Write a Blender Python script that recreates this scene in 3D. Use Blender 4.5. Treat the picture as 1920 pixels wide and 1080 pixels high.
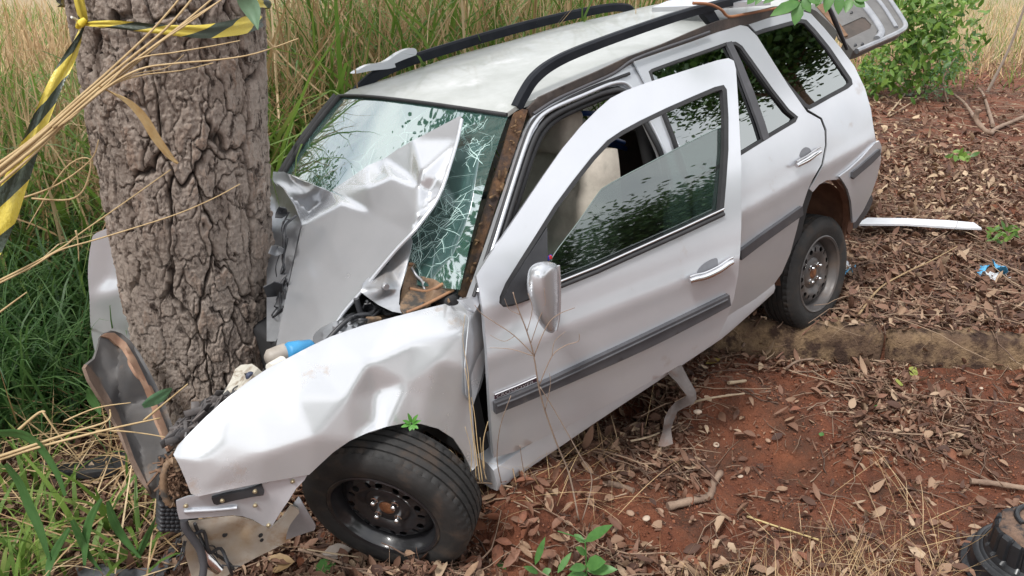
import bpy, bmesh, math, random
import numpy as np
from mathutils import Vector, Matrix, geometry

# ------------------------------------------------------------------ camera, sky, sun, exposure
scn = bpy.context.scene
for o in list(bpy.data.objects):
    bpy.data.objects.remove(o)
F = 1472.87                       # focal length in pixels of a 1920 px wide frame
PITCH = math.radians(22.0)
EYE = 1.88
cam_d = bpy.data.cameras.new('camera')
cam = bpy.data.objects.new('camera', cam_d)
scn.collection.objects.link(cam)
cam_d.sensor_width = 36.0
cam_d.lens = 36.0 * F / 1920.0
cam_d.clip_start = 0.05
cam_d.clip_end = 400.0
cam.location = (0, 0, EYE)
cam.rotation_euler = (math.pi / 2 - PITCH, 0, 0)
scn.camera = cam

SUN_EL, SUN_AZ = math.radians(58), math.radians(215)
world = bpy.data.worlds.new('World')
scn.world = world
world.use_nodes = True
wn, wl = world.node_tree.nodes, world.node_tree.links
wn.clear()
w_out = wn.new('ShaderNodeOutputWorld')
w_bg = wn.new('ShaderNodeBackground')
w_bg.inputs['Strength'].default_value = 0.102
w_sky = wn.new('ShaderNodeTexSky')
w_sky.sky_type = 'NISHITA'
w_sky.sun_disc = False
w_sky.sun_elevation = SUN_EL
w_sky.sun_rotation = SUN_AZ
w_sky.dust_density = 2.0
w_tc = wn.new('ShaderNodeTexCoord')
w_noise = wn.new('ShaderNodeTexNoise')
w_noise.inputs['Scale'].default_value = 2.3
w_noise.inputs['Detail'].default_value = 6.0
w_noise.inputs['Roughness'].default_value = 0.55
w_ramp = wn.new('ShaderNodeValToRGB')
w_ramp.color_ramp.elements[0].position = 0.30
w_ramp.color_ramp.elements[0].color = (0.35, 0.35, 0.35, 1)
w_ramp.color_ramp.elements[1].position = 0.58
w_ramp.color_ramp.elements[1].color = (1, 1, 1, 1)
w_mix = wn.new('ShaderNodeMixRGB')
w_mix.inputs['Color2'].default_value = (9.8, 9.8, 9.9, 1)     # cloud radiance
wl.new(w_tc.outputs['Generated'], w_noise.inputs['Vector'])
wl.new(w_noise.outputs['Fac'], w_ramp.inputs['Fac'])
wl.new(w_ramp.outputs['Color'], w_mix.inputs['Fac'])
wl.new(w_sky.outputs['Color'], w_mix.inputs['Color1'])
wl.new(w_mix.outputs['Color'], w_bg.inputs['Color'])
wl.new(w_bg.outputs['Background'], w_out.inputs['Surface'])

sun_d = bpy.data.lights.new('sun', 'SUN')
sun_d.energy = 2.0
sun_d.angle = math.radians(10)
sun_d.color = (1.0, 0.975, 0.94)
sun = bpy.data.objects.new('sun', sun_d)
scn.collection.objects.link(sun)
sdir = Vector((math.sin(SUN_AZ) * math.cos(SUN_EL), math.cos(SUN_AZ) * math.cos(SUN_EL), math.sin(SUN_EL)))
sun.rotation_euler = sdir.to_track_quat('Z', 'Y').to_euler()

scn.view_settings.view_transform = 'Standard'
scn.view_settings.look = 'None'
scn.view_settings.gamma = 1.0
scn.view_settings.exposure = 0.74
scn.view_settings.use_curve_mapping = False
try:
    scn.cycles.max_bounces = 8
    scn.cycles.transparent_max_bounces = 12
except Exception:
    pass

rng = np.random.default_rng(7)
random.seed(7)

# ------------------------------------------------------------------ frames of reference (metres)
CAM = np.array([0, 0, EYE])
cp, sp = math.cos(PITCH), math.sin(PITCH)
M = np.array([[1, 0, 0], [0, -sp, cp], [0, -cp, -sp]])
W = np.array([[0.74288, -0.65280, -0.14827], [0.65253, 0.75563, -0.05757], [0.14962, -0.05398, 0.98727]])
u_, s_, v_ = np.linalg.svd(W)
W = u_ @ v_                       # the wagon's axes: x to its tail, y to its right side, z up
O = np.array([-0.8698, 2.5133, -0.0450])
CAMC = W.T @ (CAM - O)


def rays(u, v):
    u, v = np.atleast_1d(np.asarray(u, float)), np.atleast_1d(np.asarray(v, float))
    d = np.stack([(u - 960) / F, (v - 540) / F, np.ones_like(u)], 1)
    return d @ M.T


def c2w(P):
    return np.asarray(P, float) @ W.T + O


def w2c(P):
    return (np.asarray(P, float) - O) @ W


def at_z(u, v, z):                # measured point of the place at a known height
    d = rays(u, v)
    return CAM + d * ((z - EYE) / d[:, 2])[:, None]


def at_y(u, v, y):                # ... at a known distance ahead
    d = rays(u, v)
    return CAM + d * (np.asarray(y) / d[:, 1])[:, None]


PZ = np.array([0.05, .15, .3, .55, .75, .92, 1.1, 1.34, 1.45])
PY = np.array([.735, .755, .785, .812, .806, .768, .690, .575, .52])
PC = np.polyfit(PZ, PY, 5)


def prof(z):
    return np.polyval(PC, np.clip(z, 0.03, 1.45))


def f_flat(y):
    def f(u, v):
        d = rays(u, v) @ W
        t = (y - CAMC[1]) / d[:, 1]
        return CAMC + d * t[:, None]
    return f


def f_x(x):
    def f(u, v):
        d = rays(u, v) @ W
        t = (x - CAMC[0]) / d[:, 0]
        return CAMC + d * t[:, None]
    return f


def f_zc(z):
    def f(u, v):
        d = rays(u, v) @ W
        t = (z - CAMC[2]) / d[:, 2]
        return CAMC + d * t[:, None]
    return f


def f_side(off=0.0, dent=None):   # the wagon's left flank
    def f(u, v):
        d = rays(u, v) @ W
        y = np.full(len(d), -.8)
        for _ in range(50):
            P = CAMC + d * ((y - CAMC[1]) / d[:, 1])[:, None]
            o = prof(P[:, 2]) + off
            if dent is not None:
                o = o + dent(P)
            y = .5 * y - .5 * o
        return P
    return f


HX, DOOR_ANG = 0.50, math.radians(14)


def f_door(off=0.0, dent=None):   # the swung-out front door
    c, s = math.cos(DOOR_ANG), math.sin(DOOR_ANG)
    n = np.array([-s, -c, 0.0])
    h = np.array([HX, -.80, 0])

    def f(u, v):
        d = rays(u, v) @ W
        o = np.zeros(len(d))
        for _ in range(40):
            q = h + n * o[:, None]
            t = ((q - CAMC) * n).sum(1) / (d @ n)
            P = CAMC + d * t[:, None]
            k = prof(P[:, 2]) - .80 + off
            if dent is not None:
                k = k + dent(P)
            o = .5 * o + .5 * k
        return P
    return f


def f_plane(p0, p1, p2):
    p0, p1, p2 = map(lambda a: np.asarray(a, float), (p0, p1, p2))
    n = np.cross(p1 - p0, p2 - p0)

    def f(u, v):
        d = rays(u, v) @ W
        t = ((p0 - CAMC) @ n) / (d @ n)
        return CAMC + d * t[:, None]
    return f


def depth_of(P):                  # distance along the view of points in wagon coordinates
    return (np.asarray(P) - CAMC) @ W.T @ M[:, 2]


def f_facets(ctrl, blur=8.0):     # sheet metal folded through measured points, folds softly rounded
    uv = np.array([c[:2] for c in ctrl], float)
    q = []
    for c in ctrl:
        P = c[2](c[0], c[1])
        q.append(1 / (depth_of(P)[0] - (c[3] if len(c) > 3 else 0)))
    q = np.array(q)
    lo, hi = uv.min(0) - 60, uv.max(0) + 60
    # guard corners extrapolated from the plane of best fit
    A = np.c_[uv, np.ones(len(uv))]
    k = np.linalg.lstsq(A, q, rcond=None)[0]
    g = np.array([[lo[0], lo[1]], [hi[0], lo[1]], [hi[0], hi[1]], [lo[0], hi[1]]])
    near = [q[np.argmin(((uv - x) ** 2).sum(1))] for x in g]
    uv = np.r_[uv, g]
    q = np.r_[q, .5 * np.array(near) + .5 * (np.c_[g, np.ones(4)] @ k)]
    tri = geometry.delaunay_2d_cdt([Vector(a) for a in uv], [], [], 0, 1e-6)[2]
    tri = np.array([t for t in tri])

    def lin(u, v):
        out = np.full(len(u), np.nan)
        for t in tri:
            a, b, c = uv[t[0]], uv[t[1]], uv[t[2]]
            D = (b[0] - a[0]) * (c[1] - a[1]) - (c[0] - a[0]) * (b[1] - a[1])
            if abs(D) < 1e-9:
                continue
            l1 = ((u - a[0]) * (c[1] - a[1]) - (c[0] - a[0]) * (v - a[1])) / D
            l2 = ((b[0] - a[0]) * (v - a[1]) - (u - a[0]) * (b[1] - a[1])) / D
            m = (l1 >= -1e-6) & (l2 >= -1e-6) & (l1 + l2 <= 1 + 1e-6)
            out[m] = (q[t[0]] * (1 - l1 - l2) + q[t[1]] * l1 + q[t[2]] * l2)[m]
        bad = np.isnan(out)
        if bad.any():
            out[bad] = np.c_[u[bad], v[bad], np.ones(bad.sum())] @ k
        return out

    def f(u, v):
        u, v = np.atleast_1d(np.asarray(u, float)), np.atleast_1d(np.asarray(v, float))
        acc = 0
        offs = [(0, 0)] + [(blur * math.cos(a), blur * math.sin(a)) for a in np.arange(8) * math.pi / 4] \
            + [(blur * .5 * math.cos(a), blur * .5 * math.sin(a)) for a in np.arange(6) * math.pi / 3]
        for du, dv in offs:
            acc = acc + lin(u + du, v + dv)
        dep = len(offs) / acc
        return w2c(CAM + rays(u, v) * dep[:, None])
    return f


# ------------------------------------------------------------------ noise
def _h(ix, iy, s):
    n = (ix.astype(np.int64) * 374761393 + iy.astype(np.int64) * 668265263 + s * 974634777) & 0xffffffff
    n = ((n ^ (n >> 13)) * 1274126177) & 0xffffffff
    return ((n ^ (n >> 16)) & 0xffff) / 65535.0


def vnoise(x, y, s=0, per=0):
    x, y = np.asarray(x, float), np.asarray(y, float)
    ix, iy = np.floor(x), np.floor(y)
    fx, fy = x - ix, y - iy
    fx, fy = fx * fx * (3 - 2 * fx), fy * fy * (3 - 2 * fy)
    ix1 = ix + 1
    if per:
        ix, ix1 = ix % per, ix1 % per
    a, b, c, d = _h(ix, iy, s), _h(ix1, iy, s), _h(ix, iy + 1, s), _h(ix1, iy + 1, s)
    return (a * (1 - fx) + b * fx) * (1 - fy) + (c * (1 - fx) + d * fx) * fy


def fbm(x, y, s=0, o=4):
    r, a, t = 0, 1, 0
    for k in range(o):
        r = r + a * vnoise(x * 2 ** k, y * 2 ** k, s + k)
        t += a
        a *= .5
    return r / t


# ------------------------------------------------------------------ materials
MATS = {}


def rgba(c):
    return (c[0], c[1], c[2], 1.0)


def mat(name, c1, c2=None, scale=8.0, rough=0.6, metal=0.0, bump=0.0, bscale=None, coat=0.0, detail=6.0,
        lo=0.35, hi=0.65, spec=0.5, stretch=None, dirt=None, trans=0.0, attr=None, sss=0.0, drange=(.5, .7), dscale=5.0,
        bdist=0.01, croug=0.05):
    m = bpy.data.materials.new(name)
    m.use_nodes = True
    nt = m.node_tree
    N, L = nt.nodes, nt.links
    b = N['Principled BSDF']
    b.inputs['Roughness'].default_value = rough
    b.inputs['Metallic'].default_value = metal
    b.inputs['Coat Weight'].default_value = coat
    b.inputs['Coat Roughness'].default_value = croug
    b.inputs['Specular IOR Level'].default_value = spec
    tc = N.new('ShaderNodeTexCoord')
    vec = tc.outputs['Object']
    if stretch:
        mp = N.new('ShaderNodeMapping')
        mp.inputs['Scale'].default_value = stretch
        L.new(vec, mp.inputs['Vector'])
        vec = mp.outputs['Vector']
    col = None
    if attr:
        at = N.new('ShaderNodeAttribute')
        at.attribute_name = attr[0]
        rp = N.new('ShaderNodeValToRGB')
        els = rp.color_ramp.elements
        cs = attr[1]
        els[0].position, els[0].color = 0, rgba(cs[0])
        els[1].position, els[1].color = 1, rgba(cs[-1])
        for i, c in enumerate(cs[1:-1]):
            e = els.new((i + 1) / (len(cs) - 1))
            e.color = rgba(c)
        L.new(at.outputs['Fac'], rp.inputs['Fac'])
        col = rp.outputs['Color']
        if c2 is not None:
            no = N.new('ShaderNodeTexNoise')
            no.inputs['Scale'].default_value = scale
            no.inputs['Detail'].default_value = detail
            L.new(vec, no.inputs['Vector'])
            mr = N.new('ShaderNodeMapRange')
            mr.inputs['From Min'].default_value, mr.inputs['From Max'].default_value = lo, hi
            L.new(no.outputs['Fac'], mr.inputs['Value'])
            mx = N.new('ShaderNodeMixRGB')
            mx.inputs['Color2'].default_value = rgba(c2)
            L.new(mr.outputs['Result'], mx.inputs['Fac'])
            L.new(col, mx.inputs['Color1'])
            col = mx.outputs['Color']
    elif c2 is not None:
        no = N.new('ShaderNodeTexNoise')
        no.inputs['Scale'].default_value = scale
        no.inputs['Detail'].default_value = detail
        no.inputs['Roughness'].default_value = .6
        L.new(vec, no.inputs['Vector'])
        rp = N.new('ShaderNodeValToRGB')
        rp.color_ramp.elements[0].position, rp.color_ramp.elements[0].color = lo, rgba(c1)
        rp.color_ramp.elements[1].position, rp.color_ramp.elements[1].color = hi, rgba(c2)
        L.new(no.outputs['Fac'], rp.inputs['Fac'])
        col = rp.outputs['Color']
    else:
        b.inputs['Base Color'].default_value = rgba(c1)
    if dirt is not None:
        no = N.new('ShaderNodeTexNoise')
        no.inputs['Scale'].default_value = dscale
        no.inputs['Detail'].default_value = 8
        no.inputs['Roughness'].default_value = .65
        L.new(vec if stretch else tc.outputs['Object'], no.inputs['Vector'])
        mr = N.new('ShaderNodeMapRange')
        mr.inputs['From Min'].default_value, mr.inputs['From Max'].default_value = drange
        L.new(no.outputs['Fac'], mr.inputs['Value'])
        mx = N.new('ShaderNodeMixRGB')
        mx.inputs['Color2'].default_value = rgba(dirt)
        L.new(mr.outputs['Result'], mx.inputs['Fac'])
        if col is not None:
            L.new(col, mx.inputs['Color1'])
        else:
            mx.inputs['Color1'].default_value = rgba(c1)
        col = mx.outputs['Color']
        mr2 = N.new('ShaderNodeMapRange')
        mr2.inputs['To Min'].default_value, mr2.inputs['To Max'].default_value = rough, min(1, rough + .4)
        L.new(mr.outputs['Result'], mr2.inputs['Value'])
        L.new(mr2.outputs['Result'], b.inputs['Roughness'])
    if col is not None:
        L.new(col, b.inputs['Base Color'])
    if bump:
        bn = N.new('ShaderNodeTexNoise')
        bn.inputs['Scale'].default_value = bscale or scale * 4
        bn.inputs['Detail'].default_value = 8
        bn.inputs['Roughness'].default_value = .65
        L.new(vec, bn.inputs['Vector'])
        bp = N.new('ShaderNodeBump')
        bp.inputs['Strength'].default_value = bump
        bp.inputs['Distance'].default_value = bdist
        L.new(bn.outputs['Fac'], bp.inputs['Height'])
        L.new(bp.outputs['Normal'], b.inputs['Normal'])
    if trans:                      # light through thin leaves
        tr = N.new('ShaderNodeBsdfTranslucent')
        ms = N.new('ShaderNodeMixShader')
        ms.inputs['Fac'].default_value = trans
        if col is not None:
            L.new(col, tr.inputs['Color'])
        else:
            tr.inputs['Color'].default_value = rgba(c1)
        L.new(b.outputs['BSDF'], ms.inputs[1])
        L.new(tr.outputs['BSDF'], ms.inputs[2])
        L.new(ms.outputs['Shader'], N['Material Output'].inputs['Surface'])
    MATS[name] = m
    return m


def glass(name, tint, refl, rough=0.0, crack=None, dust_haze=0.0, dcol=(.5, .5, .46)):
    m = bpy.data.materials.new(name)
    m.use_nodes = True
    N, L = m.node_tree.nodes, m.node_tree.links
    N.remove(N['Principled BSDF'])
    tr = N.new('ShaderNodeBsdfTransparent')
    tr.inputs['Color'].default_value = rgba(tint)
    gl = N.new('ShaderNodeBsdfGlossy')
    gl.inputs['Roughness'].default_value = rough
    gl.inputs['Color'].default_value = (.92, .98, .98, 1)
    fr = N.new('ShaderNodeLayerWeight')
    fr.inputs['Blend'].default_value = 0.35
    mr = N.new('ShaderNodeMapRange')
    mr.inputs['To Min'].default_value, mr.inputs['To Max'].default_value = refl, 1.0
    L.new(fr.outputs['Fresnel'], mr.inputs['Value'])
    ms = N.new('ShaderNodeMixShader')
    L.new(mr.outputs['Result'], ms.inputs['Fac'])
    L.new(tr.outputs['BSDF'], ms.inputs[1])
    L.new(gl.outputs['BSDF'], ms.inputs[2])
    last = ms.outputs['Shader']
    if crack:
        tc = N.new('ShaderNodeTexCoord')
        tot = None
        for sc, wd, st, thr in crack:
            mp = N.new('ShaderNodeMapping')
            mp.inputs['Scale'].default_value = st
            mp.inputs['Rotation'].default_value = (0, 0, .5)
            L.new(tc.outputs['Object'], mp.inputs['Vector'])
            wn_ = N.new('ShaderNodeTexNoise')
            wn_.inputs['Scale'].default_value = 3
            L.new(mp.outputs['Vector'], wn_.inputs['Vector'])
            ad = N.new('ShaderNodeMixRGB')
            ad.blend_type = 'ADD'
            ad.inputs['Fac'].default_value = .12
            L.new(mp.outputs['Vector'], ad.inputs['Color1'])
            L.new(wn_.outputs['Color'], ad.inputs['Color2'])
            vo = N.new('ShaderNodeTexVoronoi')
            vo.feature = 'DISTANCE_TO_EDGE'
            vo.inputs['Scale'].default_value = sc
            L.new(ad.outputs['Color'], vo.inputs['Vector'])
            lt = N.new('ShaderNodeMapRange')
            lt.inputs['From Min'].default_value, lt.inputs['From Max'].default_value = wd, 0.0
            L.new(vo.outputs['Distance'], lt.inputs['Value'])
            # cracks come in patches
            pn = N.new('ShaderNodeTexNoise')
            pn.inputs['Scale'].default_value = 3.5
            pn.inputs['Detail'].default_value = 3
            L.new(tc.outputs['Object'], pn.inputs['Vector'])
            pm = N.new('ShaderNodeMapRange')
            pm.inputs['From Min'].default_value, pm.inputs['From Max'].default_value = thr, thr + .12
            L.new(pn.outputs['Fac'], pm.inputs['Value'])
            mu = N.new('ShaderNodeMath')
            mu.operation = 'MULTIPLY'
            L.new(lt.outputs['Result'], mu.inputs[0])
            L.new(pm.outputs['Result'], mu.inputs[1])
            if tot is None:
                tot = mu.outputs[0]
            else:
                mm = N.new('ShaderNodeMath')
                mm.operation = 'MAXIMUM'
                L.new(tot, mm.inputs[0])
                L.new(mu.outputs[0], mm.inputs[1])
                tot = mm.outputs[0]
        df = N.new('ShaderNodeBsdfDiffuse')
        df.inputs['Color'].default_value = (.62, .78, .74, 1)
        sc_ = N.new('ShaderNodeMath')
        sc_.operation = 'MULTIPLY'
        sc_.inputs[1].default_value = .6
        L.new(tot, sc_.inputs[0])
        m2 = N.new('ShaderNodeMixShader')
        L.new(sc_.outputs[0], m2.inputs['Fac'])
        L.new(last, m2.inputs[1])
        L.new(df.outputs['BSDF'], m2.inputs[2])
        last = m2.outputs['Shader']
    if dust_haze:
        df = N.new('ShaderNodeBsdfDiffuse')
        df.inputs['Color'].default_value = rgba(dcol)
        m3 = N.new('ShaderNodeMixShader')
        m3.inputs['Fac'].default_value = dust_haze
        L.new(last, m3.inputs[1])
        L.new(df.outputs['BSDF'], m3.inputs[2])
        last = m3.outputs['Shader']
    L.new(last, N['Material Output'].inputs['Surface'])
    MATS[name] = m
    return m


PAINT = mat('silver_paint', (.585, .605, .64), (.545, .565, .60), 3, rough=.28, metal=.5, coat=.55, bump=.008, bscale=40, croug=.09,
            dirt=(.36, .26, .19), drange=(.64, .92), dscale=6)
PAINT_CLEAN = mat('silver_paint_hood', (.56, .575, .60), (.52, .535, .56), 4, rough=.26, metal=.6, coat=.5, bump=.03, bscale=30,
                  dirt=(.34, .28, .2), drange=(.68, .9), dscale=9)
ROOF_PAINT = mat('weathered_roof_paint', (.33, .345, .325), (.43, .445, .43), 6, rough=.5, metal=.25, coat=.25, bump=.04, bscale=40,
                 dirt=(.54, .55, .55), drange=(.60, .72), dscale=4.2)
FENDER_PAINT = mat('fender_paint', (.605, .62, .64), (.565, .58, .60), 3, rough=.26, metal=.45, coat=.55, bump=.02, bscale=60,
                   dirt=(.40, .25, .13), drange=(.62, .82), dscale=9)
GREY_METAL = mat('bare_grey_metal', (.30, .31, .33), (.42, .43, .45), 10, rough=.35, metal=.7, bump=.05, dirt=(.2, .15, .1), drange=(.55, .8))  # mid grey metal shared by inner panels, strut tower and tailgate edges
BEIGE_METAL = mat('dusty_primer_metal', (.40, .30, .20), (.52, .48, .42), 7, rough=.55, metal=.15, bump=.12, bscale=25,
                  dirt=(.30, .17, .08), drange=(.52, .72), dscale=9)
RUST = mat('rusty_urethane', (.045, .026, .016), (.14, .07, .032), 22, rough=.85, bump=.5, bscale=60, dirt=(.05, .035, .03), drange=(.45, .6), dscale=18)
BLACK_PL = mat('black_plastic', (.025, .026, .03), (.04, .041, .045), 12, rough=.45, bump=.05, dirt=(.12, .085, .06), drange=(.6, .85))
GREY_PL = mat('grey_moulding_plastic', (.05, .05, .056), (.068, .067, .073), 10, rough=.5, bump=.03, dirt=(.2, .16, .13), drange=(.62, .85))
RUBBER = mat('black_rubber_seal', (.018, .018, .02), (.03, .03, .032), 15, rough=.6)
TYRE = mat('tyre_rubber', (.016, .016, .016), (.030, .028, .027), 9, rough=.7, spec=.35, bump=.15, bscale=90, dirt=(.075, .05, .035), drange=(.52, .78), dscale=10)
RIM = mat('black_steel_wheel', (.012, .012, .014), (.02, .02, .022), 8, rough=.28, metal=.0, coat=.4, bump=.03, dirt=(.06, .045, .035), drange=(.6, .85))
RIM2 = mat('dusty_steel_wheel', (.07, .065, .065), (.10, .09, .085), 8, rough=.45, metal=.2, bump=.03, dirt=(.12, .07, .04), drange=(.5, .8))
CHROME = mat('chrome', (.75, .75, .76), rough=.12, metal=1.0)
HUB_RUST = mat('rusty_hub', (.14, .05, .02), (.26, .11, .045), 40, rough=.7, metal=.2, bump=.3)
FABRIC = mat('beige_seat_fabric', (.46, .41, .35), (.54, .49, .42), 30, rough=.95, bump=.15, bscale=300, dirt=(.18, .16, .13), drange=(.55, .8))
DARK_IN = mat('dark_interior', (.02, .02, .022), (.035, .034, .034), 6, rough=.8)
BROWN_ARCH = mat('muddy_wheel_arch', (.11, .05, .03), (.17, .08, .045), 10, rough=.9, bump=.3, bscale=30)
BROWN_PL = mat('torn_brown_insulation', (.14, .085, .05), (.26, .17, .10), 14, rough=.6, bump=.3, bscale=30, dirt=(.05, .045, .04), drange=(.5, .62), dscale=16)
DUST_PL = mat('dusty_black_plastic', (.07, .068, .07), (.105, .095, .088), 5, rough=.6, bump=.12, bscale=35, dirt=(.26, .17, .11), drange=(.55, .72), dscale=6)
RED_PL = mat('sun_bleached_rust_edge', (.26, .14, .09), (.34, .22, .15), 14, rough=.8, bump=.25)
BLUE = mat('blue_plastic', (.03, .22, .55), (.05, .30, .62), 12, rough=.4, bump=.1)
BLUE_DK = mat('blue_painted_tube', (.015, .07, .30), (.02, .09, .36), 12, rough=.4)
WHITE_PL = mat('yellowed_white_plastic', (.40, .37, .31), (.50, .48, .42), 10, rough=.6, bump=.2, dirt=(.16, .11, .07), drange=(.5, .66), dscale=25)
STRAP = mat('grey_torn_strip', (.12, .095, .085), (.20, .17, .16), 14, rough=.6, metal=.1, bump=.2, dirt=(.16, .075, .045), drange=(.5, .65))
WHITE_TRIM = mat('white_trim', (.66, .67, .70), (.58, .59, .62), 12, rough=.4)
GLASS_SIDE = glass('tinted_side_glass', (.06, .085, .08), .27, rough=.012)
GLASS_DOOR = glass('door_glass', (.20, .27, .25), .12, rough=.02, dust_haze=.004)
GLASS_WS = glass('cracked_windshield_glass', (.30, .48, .44), .46, rough=.02, crack=[(9, .022, (1, 1, 1), .50), (22, .03, (1, .6, 1), .54), (5, .008, (1.6, .7, 1), .40)], dust_haze=.16, dcol=(.16, .36, .33))  # the teal veil imitates light scattered by the cracks


# ------------------------------------------------------------------ objects
C = scn.collection


def link(o, parent=None):
    C.objects.link(o)
    if parent is not None:
        o.parent = parent
    return o


def tag(o, label, cat, group=None):
    o['label'] = label
    o['category'] = cat
    if group:
        o['group'] = group
    return o


def kind(o, k):
    o['kind'] = k
    return o


def mesh_obj(name, V, Fc, m, parent=None, smooth=True, sharp=None, rebase=False):
    V = np.asarray(V, float)
    loc = None
    if rebase:
        loc = np.array([V[:, 0].mean(), V[:, 1].mean(), V[:, 2].min()])
        V = V - loc
    me = bpy.data.meshes.new(name)
    me.from_pydata(V.tolist(), [], [list(map(int, f)) for f in Fc])
    me.validate()
    me.update()
    ms = m if isinstance(m, (list, tuple)) else [m]
    for x in ms:
        me.materials.append(x)
    if smooth:
        me.polygons.foreach_set('use_smooth', np.ones(len(me.polygons), bool))
        if sharp:
            me.set_sharp_from_angle(angle=math.radians(sharp))
    o = bpy.data.objects.new(name, me)
    link(o, parent)
    if loc is not None:
        o.location = loc
    return o


def np_mesh(name, V, Fq, m, attr=None, smooth=False, parent=None, rebase=False):
    """fast mesh of equal-sided faces with an optional per-face value"""
    V = np.asarray(V, np.float32)
    Fq = np.asarray(Fq, np.int32)
    loc = None
    if rebase:
        loc = np.array([V[:, 0].mean(), V[:, 1].mean(), V[:, 2].min()])
        V = (V - loc).astype(np.float32)
    me = bpy.data.meshes.new(name)
    k = Fq.shape[1]
    me.vertices.add(len(V))
    me.vertices.foreach_set('co', V.ravel())
    me.loops.add(Fq.size)
    me.loops.foreach_set('vertex_index', Fq.ravel())
    me.polygons.add(len(Fq))
    me.polygons.foreach_set('loop_start', np.arange(0, Fq.size, k, dtype=np.int32))
    me.update(calc_edges=True)
    if smooth:
        me.polygons.foreach_set('use_smooth', np.ones(len(Fq), bool))
    if attr is not None:
        for an, av in attr.items():
            dom = 'FACE' if len(av) == len(Fq) else 'POINT'
            a = me.attributes.new(an, 'FLOAT', dom)
            a.data.foreach_set('value', np.asarray(av, np.float32))
    me.materials.append(m)
    o = bpy.data.objects.new(name, me)
    link(o, parent)
    if loc is not None:
        o.location = loc
    return o


def in_poly(P, poly):
    x, y = P[:, 0], P[:, 1]
    c = np.zeros(len(P), bool)
    n = len(poly)
    for i in range(n):
        x1, y1 = poly[i]
        x2, y2 = poly[(i + 1) % n]
        if y1 == y2:
            continue
        k = ((y1 > y) != (y2 > y)) & (x < (x2 - x1) * (y - y1) / (y2 - y1) + x1)
        c ^= k
    return c


def densify(poly, step):
    out = []
    n = len(poly)
    for i in range(n):
        a, b = np.array(poly[i], float), np.array(poly[(i + 1) % n], float)
        k = max(1, int(round(np.linalg.norm(b - a) / step)))
        for j in range(k):
            out.append(a + (b - a) * j / k)
    return np.array(out)


def spl(pts, n=5, closed=False):   # Catmull-Rom through points
    P = np.array(pts, float)
    N = len(P)
    out = []
    R = range(N) if closed else range(N - 1)
    for i in R:
        if closed:
            p0, p1, p2, p3 = P[(i - 1) % N], P[i], P[(i + 1) % N], P[(i + 2) % N]
        else:
            p0, p1, p2, p3 = P[max(i - 1, 0)], P[i], P[i + 1], P[min(i + 2, N - 1)]
        for j in range(n):
            t = j / n
            out.append(.5 * ((2 * p1) + (-p0 + p2) * t + (2 * p0 - 5 * p1 + 4 * p2 - p3) * t ** 2 + (-p0 + 3 * p1 - 3 * p2 + p3) * t ** 3))
    if not closed:
        out.append(P[-1])
    return np.array(out)


def inset(poly, d):
    P = np.array(poly, float)
    A = .5 * np.sum(P[:, 0] * np.roll(P[:, 1], -1) - np.roll(P[:, 0], -1) * P[:, 1])
    s = 1 if A > 0 else -1
    e1 = P - np.roll(P, 1, 0)
    e2 = np.roll(P, -1, 0) - P
    n1 = np.stack([-e1[:, 1], e1[:, 0]], 1) / (np.linalg.norm(e1, axis=1)[:, None] + 1e-9)
    n2 = np.stack([-e2[:, 1], e2[:, 0]], 1) / (np.linalg.norm(e2, axis=1)[:, None] + 1e-9)
    b = n1 + n2
    b /= np.maximum((b * n1).sum(1), .35)[:, None]
    return P + s * b * d


def patch(name, outline, f, m, parent=None, holes=(), step=14, thick=.004, jit=0.0, sharp=45, post=None, hard=False, rebase=False):
    """a sheet with its own thickness; outline and holes as measured, f gives each point its true place"""
    loops = [densify(outline, step)] + [densify(h, step) for h in holes]
    verts, edges = [], []
    for lp in loops:
        b = len(verts)
        verts += [tuple(p) for p in lp]
        edges += [(b + i, b + (i + 1) % len(lp)) for i in range(len(lp))]
    lo, hi = loops[0].min(0), loops[0].max(0)
    gx, gy = np.meshgrid(np.arange(lo[0], hi[0], step), np.arange(lo[1], hi[1], step * .9))
    gx = gx + (np.arange(gx.shape[0]) % 2)[:, None] * step * .5
    G = np.c_[gx.ravel(), gy.ravel()]
    k = in_poly(G, loops[0])
    for h in loops[1:]:
        k &= ~in_poly(G, h)
    G = G[k]
    B = np.concatenate(loops)
    if len(G):
        dm = np.min(((G[:, None, :] - B[None]) ** 2).sum(2), 1)
        G = G[dm > (step * .55) ** 2]
    verts += [tuple(p) for p in G]
    r = geometry.delaunay_2d_cdt([Vector(p) for p in verts], edges, [], 0, 1e-5)
    P = np.array([tuple(p) for p in r[0]])
    T = np.array([list(t) for t in r[2]])
    c = P[T].mean(1)
    k = in_poly(c, loops[0])
    for h in loops[1:]:
        k &= ~in_poly(c, h)
    T = T[k]
    X = f(P[:, 0], P[:, 1])
    if post is not None:
        X = post(P, X)
    # turn faces toward the viewer's side
    n = np.cross(X[T[:, 1]] - X[T[:, 0]], X[T[:, 2]] - X[T[:, 0]])
    org = CAM if rebase else CAMC
    s = (n * (org - X[T].mean(1))).sum(1) < 0
    T[s] = T[s][:, ::-1]
    n[s] *= -1
    vn = np.zeros_like(X)
    for i in range(3):
        np.add.at(vn, T[:, i], n)
    vn /= np.linalg.norm(vn, axis=1)[:, None] + 1e-12
    nv = len(X)
    V = np.r_[X, X - vn * thick]
    faces = [tuple(t) for t in T] + [tuple(nv + t[::-1]) for t in T]
    ec = {}
    for t in T:
        for a, b in ((t[0], t[1]), (t[1], t[2]), (t[2], t[0])):
            ec[(a, b)] = 1
    for (a, b) in list(ec):
        if (b, a) not in ec:
            faces.append((b, a, nv + a, nv + b))
    return mesh_obj(name, V, faces, m, parent, smooth=not hard, sharp=sharp, rebase=rebase)


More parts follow.
